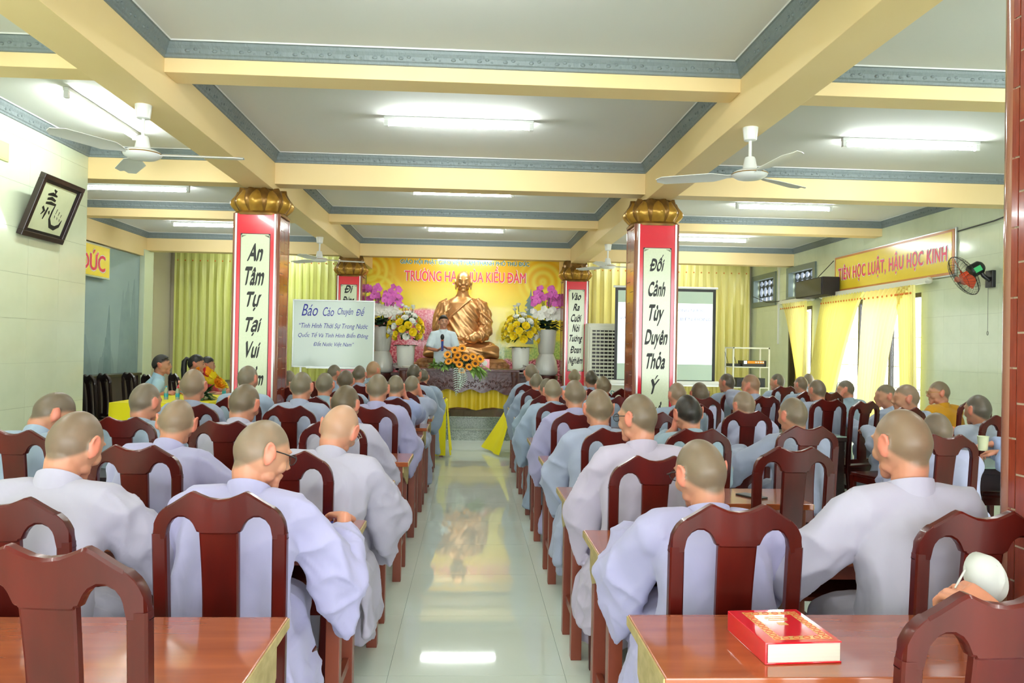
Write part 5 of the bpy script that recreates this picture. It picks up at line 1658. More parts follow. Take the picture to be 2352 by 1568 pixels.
QUEUE = []
def queue(obj, mb, voxel, smooth_it, m, post):
    QUEUE.append((obj, mb, voxel, smooth_it, m, post))
def flush():
    lab = bpy.data.scenes.new('lab')
    tmp = []
    for (obj, mb, vox, it, m, post) in QUEUE:
        me = mb.mesh('tmp_volume', None)
        o = bpy.data.objects.new('tmp_volume', me); lab.collection.objects.link(o)
        md = o.modifiers.new('r', 'REMESH'); md.mode = 'VOXEL'; md.voxel_size = vox; md.use_smooth_shade = True
        if it:
            ms = o.modifiers.new('s', 'SMOOTH'); ms.iterations = it; ms.factor = 0.5
        tmp.append((o, me))
    lab.view_layers[0].update()
    dg = lab.view_layers[0].depsgraph
    dg.update()
    for (obj, mb, vox, it, m, post), (o, me0) in zip(QUEUE, tmp):
        me = bpy.data.meshes.new_from_object(o.evaluated_get(dg))
        old = obj.data
        me.materials.clear()
        for mm in (m if isinstance(m, (list, tuple)) else [m]): me.materials.append(M[mm])
        if post: post(me)
        smooth_mesh(me)
        me.name = obj.name
        obj.data = me
        bpy.data.meshes.remove(old)
    for o, me0 in tmp:
        bpy.data.objects.remove(o, do_unlink=True); bpy.data.meshes.remove(me0)
    bpy.data.scenes.remove(lab)
    QUEUE.clear()
def holder(name, parent=None, loc=None, rz=None):
    o = link(name, bpy.data.meshes.new(name), parent, loc)
    if rz is not None: o.rotation_euler = (0, 0, rz)
    return o
def get_co(me):
    a = np.empty(len(me.vertices) * 3, np.float32); me.vertices.foreach_get('co', a); return a.reshape(-1, 3).astype(float)
def get_no(me):
    a = np.empty(len(me.vertices) * 3, np.float32); me.vertices.foreach_get('normal', a); return a.reshape(-1, 3).astype(float)
def set_co(me, co):
    me.vertices.foreach_set('co', co.astype(np.float32).ravel()); me.update()
def set_attr(me, name, val):
    at = me.attributes.new(name, 'FLOAT', 'POINT'); at.data.foreach_set('value', val.astype(np.float32))
def sstep(x, a, b):
    t = np.clip((x - a) / (b - a), 0, 1); return t * t * (3 - 2 * t)

def rotm(yaw, pitch, roll=0.0):
    """head frame: yaw>0 turns left, pitch>0 nods down"""
    return np.array(Matrix.Rotation(yaw, 3, 'Z') @ Matrix.Rotation(-pitch, 3, 'X') @ Matrix.Rotation(roll, 3, 'Y'))
def head_grid(nu=40, nv=30, grow=0.0):
    vs = []; f = []
    for i in range(nv + 1):
        th = PI * i / nv
        for j in range(nu):
            ph = 2 * PI * j / nu
            x, y, z = math.sin(th) * math.sin(ph), math.sin(th) * math.cos(ph), math.cos(th)
            t = max(0, -z)
            px = (0.077 + grow) * x * (1 - 0.24 * t ** 1.4) * (1 + 0.03 * max(0, -y))
            py = (0.095 + grow) * y - 0.003
            if y > 0: py *= 1 - 0.10 * t
            else: py *= (1 - 0.42 * t ** 1.3)
            pz = (0.114 + grow) * z
            if z > 0: pz *= 1 - 0.03 * max(0, y)
            vs.append((px, py, pz))
    for i in range(nv):
        for j in range(nu):
            a = i * nu + j; b = i * nu + (j + 1) % nu
            f.append((a, a + nu, b + nu, b))
    return np.array(vs), f
def add_head(mb, R, c, s, ears=1.0, face=True, lobes=0.0):
    R = np.array(R) * s; c = np.array(c, float)
    T = lambda p: (np.array(p, float) @ R.T + c)
    v, f = head_grid()
    mb.add(T(v), f, True)
    def E(p, r, n=10, Rl=None):
        sub = MB().ell((0, 0, 0), r, n, max(6, n // 2 + 2), Rl); w = sub.v[0] + np.array(p); mb.add(T(w), sub.f, True)
    def L(rings):
        sub = MB().loft(rings); mb.add(T(sub.v[0]), sub.f, True)
    if face:
        L([[(0.006, .088, .034), (-0.006, .088, .034), (-0.006, .07, .034), (0.006, .07, .034)],
           [(0.008, .101, .004), (-0.008, .101, .004), (-0.013, .07, .004), (0.013, .07, .004)],
           [(0.010, .115, -.021), (-0.010, .115, -.021), (-0.018, .075, -.024), (0.018, .075, -.024)],
           [(0.007, .106, -.031), (-0.007, .106, -.031), (-0.015, .075, -.034), (0.015, .075, -.034)]])
        for sx in (-1, 1):
            E((sx * .029, .074, .029), (.025, .014, .008))
            E((sx * .037, .058, -.026), (.026, .026, .026))
            E((sx * .030, .074, .006), (.014, .012, .009))
            E((sx * .014, .098, -.026), (.008, .008, .007))
            E((sx * .044, .022, -.066), (.018, .03, .022))
        E((0, .086, -.051), (.022, .011, .006)); E((0, .085, -.060), (.020, .011, .007))
        E((0, .074, -.090), (.026, .020, .020)); E((0, .07, -.07), (.034, .02, .02))
    for sx in (-1, 1):
        if ears:
            Rl = np.array(Matrix.Rotation(sx * -0.42, 3, 'Z') @ Matrix.Rotation(0.2, 3, 'X'))
            E((sx * .083, -.012, -.004), (.0085 * ears, .020 * ears, .032 * ears), 14, Rl)
            E((sx * .079, -.008, -.028), (.009, .011, .013), 10)
            pts = [(sx * (.084 + .007 * math.sin(a * .9)), -.010 - .020 * math.cos(a - .5), .002 + .031 * math.sin(a + .1)) for a in np.linspace(-0.4, 3.6, 12)]
            sub = MB().tube(pts, 0.0055, 6); mb.add(T(sub.v[0]), sub.f, True)
            if lobes: E((sx * .079, -.004, -.03 - lobes * .5), (.010, .012, .02 + lobes * .5), 10)

def hand(mb, w, d, nrm, side, curl=0.5, s=1.0, spread=0.12, thumb=0.6, curls=None, rad=1.0):
    """palm with four fingers and a thumb; d = pointing direction, nrm = back of the hand"""
    d = np.array(d, float); d /= np.linalg.norm(d)
    n = np.array(nrm, float); n -= d * (n @ d); n /= np.linalg.norm(n)
    u = np.cross(d, n) * side      # toward the thumb
    w = np.array(w, float)
    rings = []
    for t, a, b in ((-0.005, .026, .018), (.02, .034, .018), (.055, .041, .0155), (.085, .040, .013)):
        c = w + d * t * s
        rings.append([c + u * a * s * math.cos(k) + n * b * s * math.sin(k) for k in np.linspace(0, 2 * PI, 11)[:-1]])
    mb.loft(rings)
    for i, (off, Ls) in enumerate(((.030, .072), (.010, .080), (-.011, .074), (-.030, .058))):
        cu = curl if curls is None else curls[i]
        p = w + d * .078 * s + u * off * s
        ang = -0.1; fan = off / .03 * spread
        pts = [p - d * .02 * s, p]; rr = [.0092, .0090]
        for k, fr in enumerate((.45, .32, .25)):
            ang += cu * (0.75, 1.0, 0.7)[k]
            dirv = d * math.cos(ang) - n * math.sin(ang) + u * fan * math.cos(ang)
            dirv /= np.linalg.norm(dirv)
            p = p + dirv * Ls * fr * s
            pts.append(p); rr.append((.0083, .0076, .0062)[k])
        mb.tube(pts, [r * s * rad for r in rr], 8)
    p0 = w + d * .018 * s + u * .026 * s
    p1 = p0 + (u * .75 + d * .62 - n * .25 * thumb) * .038 * s
    p2 = p1 + (d * .85 + u * (.45 - .5 * thumb) - n * .4 * thumb) * .030 * s
    p3 = p2 + (d * .9 + u * (.2 - .6 * thumb) - n * .4 * thumb) * .024 * s
    mb.tube([w + d * .01 * s, p0, p1, p2, p3], [.012 * s, .013 * s, .0105 * s, .0092 * s, .007 * s], 8)

def ik(S, W, l1, l2, pole):
    S, W = np.array(S, float), np.array(W, float)
    v = W - S; L = np.linalg.norm(v); mx = (l1 + l2) * 0.985
    if L > mx: W = S + v / L * mx; v = W - S; L = mx
    a = (l1 * l1 - l2 * l2 + L * L) / (2 * L); h = math.sqrt(max(l1 * l1 - a * a, 1e-6))
    e = v / L; p = np.array(pole, float); p = p - e * (p @ e); p /= np.linalg.norm(p) + 1e-9
    return S + e * a + p * h, W

ARM = {  # wrist target (x outward), pole for the elbow, sleeve drop, hand direction
    'desk': dict(w=(.12, .37, .815), pole=(.5, -.3, -1), drop=.0, hd=(-.35, .9, -.1)),
    'wide': dict(w=(.27, .36, .825), pole=(.9, -.3, -.7), drop=.02, hd=(-.6, .75, -.1)),
    'hang': dict(w=(.17, .36, .83), pole=(.62, -.3, -1), drop=.24, hd=(-.4, .9, -.1)),
    'hangc': dict(w=(.17, .36, .83), pole=(.62, -.3, -1), drop=.2, hd=(-.4, .9, -.1), cut=.72),
    'write': dict(w=(.20, .40, .83), pole=(.45, -.5, -1), drop=.22, hd=(-.45, .85, -.15), cut=.72),
    'lap': dict(w=(.07, .24, .66), pole=(1, -.5, -.3), drop=.02, hd=(-.7, .6, -.3)),
    'cheek': dict(w=None, pole=(.7, .3, -1), drop=.02, hd=None, cut=.78),
    'mic': dict(w=(.05, .25, 1.47), pole=(1, -.5, -.8), drop=.0, hd=(-.6, .5, .55)),
    'out': dict(w=(.34, .30, .83), pole=(1, -.2, -.5), drop=.1, hd=(-.2, 1, -.1)),
}
def make_person(label, X, Y, ztop, q=1, yaw=0, pitch=8, roll=0, lean=12, side=0, byaw=0, aL='desk', aR='desk', robe='#b9bcd0', tint='#8f8371', hs=1.0, wear='robe', glasses=None, flap=0, hair=None, group='shaven-headed audience members in robes', bulk=1.0, ears=1.0, seat=0.456, wL=None, wR=None, curlR=None, curlL=None, vox=None, fold=1.0, eyes=False, cat='person', shirt='shirt_blue', stand=None, wLw=None, wRw=None, hdL=None, hdR=None, thumb=0.6):
    al, be, yw, pi_, ro = map(math.radians, (lean, side, yaw, pitch, roll))
    H = np.array([0, 0, seat + 0.105])
    sp = np.array([math.sin(be), math.sin(al), 0]); sp[2] = math.sqrt(max(0.2, 1 - sp @ sp))
    R = rotm(yw, pi_, ro)
    nd = np.array([sp[0] * 0.6, math.sin(al * 0.8 + pi_ * 0.45), 0]); nd[2] = math.sqrt(max(.2, 1 - nd @ nd))
    rest = H[2] + nd[2] * 0.085 + (R @ np.array([0, .012, .062]) * hs)[2] + hs * math.sqrt((.114 * math.cos(pi_)) ** 2 + (.095 * math.sin(pi_)) ** 2)
    L = (ztop - rest) / sp[2]
    Lc = min(max(L, 0.34), 0.64)
    if abs(Lc - L) > 0.005: print('CLAMP', label, round(L, 3))
    L = Lc
    NB = H + sp * L
    HC = NB + nd * 0.085 + R @ np.array([0, .012, .062]) * hs
    hl = HC + R @ np.array([0, 0, .0])
    rb = math.radians(byaw)
    cr, sr = math.cos(rb), math.sin(rb)
    root = np.array([X - (hl[0] * cr - hl[1] * sr), Y - (hl[0] * sr + hl[1] * cr), 0])
    def loc_(w):
        w = np.array(w, float) - root
        return np.array([w[0] * cr + w[1] * sr, -w[0] * sr + w[1] * cr, w[2]])
    if wLw is not None: wL = loc_(wLw)
    if wRw is not None: wR = loc_(wRw)
    body = holder('person', None, root, rb)
    tag(body, label, cat, group)
    if hair: tint = '#1c1a17'
    body.color = (*[c_ * k_ for c_, k_ in zip(rgb(tint), (.60, .555, .53))], 1)
    fwd_ = np.cross(np.array([1.0, 0, 0]), sp); fwd_ = -fwd_ if fwd_[1] < 0 else fwd_; fwd_ /= np.linalg.norm(fwd_)
    ux = np.cross(fwd_, sp); ux /= np.linalg.norm(ux); ux = ux if ux[0] > 0 else -ux
    def P(t): return H + sp * L * t + fwd_ * (-.03 * math.sin(PI * min(max(t, 0), 1)))
    def ring(c, u, v, a, b, n=22, pw=2.3):
        o = []
        for k in range(n):
            t = 2 * PI * k / n; ct, st = math.cos(t), math.sin(t)
            o.append(c + u * a * math.copysign(abs(ct) ** (2 / pw), ct) + v * b * math.copysign(abs(st) ** (2 / pw), st))
        return o
    mb = MB(); rbm = MB()
    add_head(mb, R, HC, hs, ears)
    mb.tube([HC + R @ np.array([0, -.022, -.02]) * hs, HC + R @ np.array([0, -.025, -.07]) * hs, NB + nd * 0.02, P(0.93)], [.058 * hs, .053 * hs, .055, .075], 16)
    mb.tube([P(1.0), P(.85), P(.5), P(0.05)], [.05, .075, .07, .08], 10)
    l1, l2 = 0.275, 0.245
    arms = {}
    hips_off = {}
    for sgn, key, wt, cu in ((-1, aL, wL, curlL), (1, aR, wR, curlR)):
        A = ARM[key]
        S = P(.86) + ux * sgn * .165 * bulk + sp * .0
        if key == 'cheek':
            W = HC + R @ np.array([sgn * .085, .055, -.095]) if wt is None else np.array(wt, float)
            hd = np.array([-sgn * .15, -.05, 1.0]); hd = hd if wt is None else hd
        else:
            W = np.array([sgn * A['w'][0], A['w'][1] + .16 * math.sin(al), A['w'][2]]) if wt is None else np.array(wt, float)
            hd = np.array([sgn * A['hd'][0], A['hd'][1], A['hd'][2]])
        ho = hdL if sgn < 0 else hdR
        if ho is not None: hd = np.array(ho, float)
        Ej, W = ik(S, W, l1, l2, (sgn * A['pole'][0], A['pole'][1], A['pole'][2]))
        arms[sgn] = (S, Ej, W, A)
        mb.tube([P(.86), P(.86) * .3 + S * .7, S * .7 + Ej * .3, Ej, (Ej + W) / 2, W], [.05, .045, .042, .036, .034, .026], 10)
        nrm = np.array([sgn * .35, -.2, 1.0]) if key != 'cheek' else np.array([sgn * 1.0, .1, 0])
        hand(mb, W, hd, nrm, sgn if key != 'cheek' else sgn, 0.55 if cu is None else cu)
    if stand is not None:
        for sgn in (-1, 1):
            mb.tube([P(0.05), H + np.array([sgn * .09, .0, -.05]), np.array([sgn * .10, .02, (H[2] + stand) / 2]), np.array([sgn * .10, .0, stand + .09])], [.07, .075, .055, .038], 8)
            mb.loft([ring(np.array([sgn * .10, yy, stand + zz]), np.array([1., 0, 0]), np.array([0, 0, 1.]), a, b, 10, 2) for yy, zz, a, b in ((-.06, .045, .025, .03), (.0, .05, .038, .042), (.08, .035, .042, .03), (.16, .028, .03, .022))])
    for sgn in (-1, 1) if stand is None else ():
        mb.tube([P(0.05), H + np.array([sgn * .09, .05, -.02]), np.array([sgn * .10, .40, .50]), np.array([sgn * .10, .42, .30]), np.array([sgn * .10, .40, .08])], [.07, .06, .05, .045, .035], 8)
        mb.loft([ring(np.array([sgn * .10, yy, zz]), np.array([1., 0, 0]), np.array([0, 0, 1.]), a, b, 10, 2) for yy, zz, a, b in ((.34, .045, .025, .03), (.40, .05, .038, .042), (.48, .035, .042, .03), (.55, .028, .03, .022))])
    if wear == 'robe':
        st = [(-.16, .195, .135), (-.05, .20, .14), (.15, .185, .13), (.4, .178, .125), (.65, .188, .125), (.78, .185, .118), (.87, .162, .102), (.94, .115, .085), (1.0, .08, .072), (1.04, .066, .062)]
    else:
        st = [(-.12, .17, .12), (0, .172, .125), (.2, .165, .118), (.45, .165, .115), (.65, .175, .118), (.8, .172, .108), (.88, .15, .09), (.95, .10, .075), (1.01, .07, .066), (1.04, .062, .06)]
    rings = []
    for t, a, b in st:
        c = P(t)
        if t < 0: c = H + np.array([0, 0, 1.0]) * L * t + np.array([0, -.005, 0])
        if stand is None and c[2] < seat + 0.012: c = c + np.array([0, 0, seat + 0.012 - c[2]])
        k = min(1, max(0, (t + .1) / .3))
        sl = sp * k + np.array([0, 0, 1.0]) * (1 - k)
        fv = fwd_ * k + np.array([0, 1.0, 0]) * (1 - k)
        rings.append(ring(c, ux, fv, a * bulk, b * (0.5 + 0.5 * bulk)))
    rbm.loft(rings)
    for sgn in (-1, 1):
        S, Ej, W, A = arms[sgn]
        drop = A['drop']
        if wear == 'robe':
            rbm.ell(S + ux * sgn * .004, (.070, .074, .070), 16, 10)
            rbm.tube([P(.93) + ux * sgn * .05, P(.885) + ux * sgn * .11 * bulk, S + ux * sgn * .012], [.072, .082, .083], 14)
            ct_ = A.get('cut', 1.0)
            path = [S * .98 + P(.86) * .02, S * .6 + Ej * .4, S * .15 + Ej * .85, Ej + (Ej - S) * .06, Ej + (W - Ej) * .4 * ct_, Ej + (W - Ej) * .8 * ct_, Ej + (W - Ej) * .98 * ct_]
            spec = [(.078, .076, .082), (.080, .072, .095), (.082, .068, .105 + drop * .25), (.080, .062, .11 + drop * .6), (.072, .056, .11 + drop * .95), (.064, .05, .10 + drop), (.058, .046, .085 + drop * .95)]
            rr = []
            for i, (p, (a, bu, bd)) in enumerate(zip(path, spec)):
                p0 = path[max(0, i - 1)]; p1 = path[min(len(path) - 1, i + 1)]
                d = p1 - p0; d /= np.linalg.norm(d)
                dn = np.array([0, 0, -1.0]); dn = dn - d * (dn @ d) * (0.9 if i < 2 else 0.55)
                if np.linalg.norm(dn) < .2: dn = np.array([sgn * .5, -1.0, 0])
                dn /= np.linalg.norm(dn)
                uu = np.cross(d, dn); uu /= np.linalg.norm(uu) + 1e-9
                if drop < .05 and p[1] > 0.16 and p[2] > .78: bd = min(bd, max(.035, p[2] - .778))
                o = []
                for k in range(16):
                    t = 2 * PI * k / 16; s_ = math.sin(t)
                    o.append(p + uu * a * math.cos(t) * (1 - (.5 * min(1, drop * 5) if drop else .15) * max(0, s_)) + dn * (bd * s_ if s_ > 0 else bu * s_))
                rr.append(o)
            rbm.loft(rr)
        else:
            rbm.tube([P(.9) + ux * sgn * .06, S, S * .5 + Ej * .5, S * .1 + Ej * .9], [.07, .078, .075, .072], 14)
    if wear == 'robe':
        rbm.loft([ring(np.array([0, y, z]), np.array([1., 0, 0]), np.array([0, 0, 1.]), a, b, 20, 2.6) for y, z, a, b in ((-.12, .545, .19, .082), (.0, .556, .205, .094), (.2, .556, .20, .092), (.38, .55, .195, .088), (.46, .53, .17, .07))])
        rbm.loft([ring(np.array([0, y, z]), np.array([1., 0, 0]), np.array([0, 1., 0]), a, b, 20, 2.4) for y, z, a, b in ((.36, .56, .18, .08), (.38, .42, .195, .09), (.38, .25, .205, .10), (.37, .07, .225, .125))])
        if flap:
            for sgn in ((-1, 1) if flap == 2 else (flap,) if flap in (-1, 1) else ()):
                rbm.loft([ring(np.array([sgn * x, .05, z]), np.array([1., 0, 0]), np.array([0, 1., 0]), a, b, 16, 2.6) for x, z, a, b in ((.19, .54, .04, .17), (.232, .46, .022, .17), (.245, .36, .022, .17), (.25, .25, .024, .16))])
    vb = vox or (.013, .0095, .0062)[q]
    vr = (.019, .013, .0095)[q]
    hcv, Ri = HC.copy(), R.T / hs
    def post_body(me):
        co = get_co(me)
        qd = (co - hcv) @ Ri.T
        rad = np.linalg.norm(qd, axis=1)
        zl_ = np.where(qd[:, 1] > 0, .006 + .62 * qd[:, 1], .006 + 1.02 * qd[:, 1])
        zl_ = np.where((qd[:, 1] > .0) & (qd[:, 1] < .06), zl_ + .012, zl_)
        m_ = sstep(qd[:, 2] - zl_, -.010, .014) * (np.abs(qd[:, 0]) < .080) * (rad < .15)
        set_attr(me, 'stubble', m_)
        ear = sstep(np.abs(qd[:, 0]), .074, .082) * (rad < .13) * .9
        nape = .35 * (rad < .16) * sstep(-qd[:, 2], .03, .09)
        hands_ = .45 * (rad > .25)
        set_attr(me, 'flush', np.maximum(np.maximum(ear, nape), hands_))
    queue(body, mb, vb, 2, 'skin', post_body)
    rob = holder({'robe': 'robe', 'shirt': 'shirt', 'blouse': 'blouse', 'dress': 'blouse'}[wear], body)
    sd = abs(hash_label(label)) % 997
    def post_robe(me):
        co = get_co(me); no = get_no(me)
        z = co[:, 2]; x = co[:, 0]; y = co[:, 1]
        w = vnoise(co * np.array([3.0, 3.0, 2.0]) + sd) - .5
        # long soft folds falling from the shoulders and gathering at armpits and elbows
        a = vnoise(np.stack([(x + .30 * np.abs(x) * (z - .8)) * 11 + 3 * w, y * 9 + sd, z * 2.6 + w], 1))
        rid = 1 - np.abs(2 * a - 1)
        b = vnoise(np.stack([x * 7 + z * 6 + 2 * w, y * 8 + z * 3, z * 7 - x * 5 + sd], 1))
        rid2 = 1 - np.abs(2 * b - 1)
        low = sstep(-z, -1.02, -.7)
        armside = sstep(np.abs(x), .15, .24)
        d = (.006 + .012 * low) * (rid ** 1.6 - .4) + (.004 + .015 * armside) * (rid2 ** 2.4 - .25)
        legs = sstep(-z, -.5, -.4)
        c = vnoise(np.stack([x * 22 + w * 2, y * 16, z * 1.2 + sd], 1)) - .5
        d = d + legs * .03 * c
        if q == 2:
            e_ = vnoise(np.stack([(x + .5 * np.sign(x) * (z - .9)) * 26 + 4 * w, y * 14, z * 5 + sd], 1))
            d = d + .0065 * np.maximum(armside, .5 * low) * ((1 - np.abs(2 * e_ - 1)) ** 3 - .2)
            wz_ = np.exp(-((z - .60) / .07) ** 2) * (y < .05)
            g_ = vnoise(np.stack([x * 6 + sd, y * 6, z * 38 + 3 * w + x * 5], 1))
            d = d + .007 * wz_ * ((1 - np.abs(2 * g_ - 1)) ** 2 - .3)
        d *= fold * (1.0 if wear == 'robe' else .35)
        near = np.linalg.norm(co - NB, axis=1)
        d *= sstep(near, .06, .17)
        # keep the cloth above the seat
        under = (stand is None) & (z < seat + .014) & (np.abs(y) < .2) & (np.abs(x) < .2)
        d = np.where(under, np.minimum(d, 0), d)
        co = co + no * d[:, None]
        set_co(me, co)
    queue(rob, rbm, vr, (3, 5, 9)[q], {'robe': 'robe', 'shirt': shirt, 'blouse': 'shirt_teal', 'dress': 'shirt_red'}[wear], post_robe)
    rob.color = (*[c_ * k_ for c_, k_ in zip(rgb(robe), (.70, .70, .775))], 1)
    # collar band
    cb = MB(); rr = []
    cdir = nd * .6 + sp * .4; cdir /= np.linalg.norm(cdir)
    cu_ = ux - cdir * (ux @ cdir); cu_ /= np.linalg.norm(cu_); cv = np.cross(cdir, cu_)
    if cv[1] < 0: cv = -cv
    base = P(.985)
    n = 28
    for k in range(n):
        t = 2 * PI * k / n
        e = cu_ * math.cos(t) + cv * math.sin(t)
        back = .5 - .5 * math.sin(t)
        hgt = .022 + .030 * back
        rr.append([base + e * np.array(rd) + cdir * hh for rd, hh in ((.082, -.03), (.080, .0), (.071 + .004 * back, hgt), (.066 + .004 * back, hgt), (.062, -.02))])
    rr.append(rr[0])
    cb.loft(rr, caps=False)
    co_ = link('collar', cb.mesh('collar', {'robe': 'robe', 'shirt': shirt, 'blouse': 'shirt_teal', 'dress': 'shirt_red'}[wear]), rob)
    co_.color = rob.color
    if wear != 'robe':
        tr = MB()
        if stand is not None:
            tr.loft([ring(np.array([0, 0, z]), np.array([1., 0, 0]), np.array([0, 1., 0]), a, b, 16, 2.4) for z, a, b in ((H[2] + .02, .165, .115), (H[2] - .1, .175, .125), (H[2] - .2, .17, .11))])
            for sgn in (-1, 1): tr.tube([(sgn * .09, 0, H[2] - .1), (sgn * .095, .01, (H[2] + stand) / 2), (sgn * .10, 0, stand + .06)], [.085, .075, .065], 12)
        else: tr.loft([ring(np.array([0, y, z]), np.array([1., 0, 0]), np.array([0, 0, 1.]), a, b, 16, 2.6) for y, z, a, b in ((-.12, .545, .165, .08), (.05, .55, .175, .09), (.25, .55, .165, .085), (.44, .53, .15, .07))])
        for sgn in (-1, 1) if stand is None else (): tr.tube([(sgn * .09, .38, .52), (sgn * .09, .40, .3), (sgn * .09, .39, .07)], [.075, .07, .065], 12)
        tb = holder('trousers', body)
        queue(tb, tr, .016, 2, 'trousers', None)
    G = np.eye(4); G[:3, :3] = R * hs; G[:3, 3] = HC
    if glasses:
        g = MB()
        for sx in (-1, 1):
            g.tube([(sx * .032 + .022 * math.cos(a), .098 + .004 * abs(math.cos(a)), .006 + .018 * math.sin(a)) for a in np.linspace(0, 2 * PI, 19)], .0016, 5)
            g.tube([(sx * .055, .098, .010), (sx * .072, .088, .012), (sx * .0815, .04, .014), (sx * .0865, .0, .013), (sx * .087, -.018, .006)], .0022, 6)
        g.tube([(-.011, .102, .008), (0, .106, .010), (.011, .102, .008)], .0016, 5)
        g.xf(G)
        go = g.build('glasses', glasses, body)
        for sx in (-1, 1):
            lb = MB().tube([(sx * .032, .0985, .006), (sx * .032, .0995, .006)], .021, 16).xf(G)
            lb.build('lens', 'lens', go)
    if hair:
        v, f = head_grid(44, 34, .010)
        zl_ = np.where(v[:, 1] > 0, .012 + .66 * v[:, 1], .004 + .70 * v[:, 1])
        if hair in ('short', 'receding'): zl_ = zl_ + np.where(v[:, 1] > .02, (.02 if hair == 'receding' else .0), 0)
        if hair == 'pony': zl_ = zl_ - .012
        ok = v[:, 2] > zl_ + .008
        keep = [q_ for q_ in f if all(ok[i] for i in q_)]
        v2, _ = head_grid(44, 34, -.004)
        nv_ = len(v)
        h = MB()
        vv = np.concatenate([v, v2])
        edge = {}
        for q_ in keep:
            for a_, b_ in zip(q_, q_[1:] + q_[:1]): edge[(a_, b_)] = 1
        fs = list(keep) + [tuple(i + nv_ for i in reversed(q_)) for q_ in keep]
        fs += [(b_, a_, a_ + nv_, b_ + nv_) for (a_, b_) in edge if (b_, a_) not in edge]
        idx = sorted({i for q_ in fs for i in q_}); mp = {i: k for k, i in enumerate(idx)}
        h.add(vv[idx], [tuple(mp[i] for i in q_) for q_ in fs], True)
        if hair == 'pony':
            h.tube([(0, -.075, .05), (0, -.12, .06), (0, -.145, .02), (.01, -.14, -.08), (.02, -.13, -.18), (.02, -.115, -.27)], [.016, .026, .032, .034, .028, .008], 12)
        h.xf(G)
        h.build('hair', 'hair_grey' if hair == 'receding' else 'hair', body)
    if eyes:
        e = MB()
        for sx in (-1, 1):
            e.ell((sx * .030, .0845, .007), (.0085, .004, .0045), 10, 6)
        e.xf(G); e.build('eyes', 'ink', body)
        e = MB()
        for sx in (-1, 1):
            e.tube([(sx * .016, .088, .025), (sx * .030, .0885, .030), (sx * .045, .080, .026)], [.0025, .0035, .002], 6)
        e.xf(G); e.build('eyebrows', 'hair', body)
        e = MB().tube([(-.02, .0935, -.0555), (0, .0965, -.0555), (.02, .0935, -.0555)], [.002, .0028, .002], 6).xf(G)
        e.build('mouth_line', 'petal_red' if wear == 'dress' else 'seed', body)
    return body, root, dict(HC=HC, R=R, arms=arms, P=P, G=G)
def hash_label(s):
    h = 0
    for ch in s: h = (h * 131 + ord(ch)) & 0x7fffffff
    return h
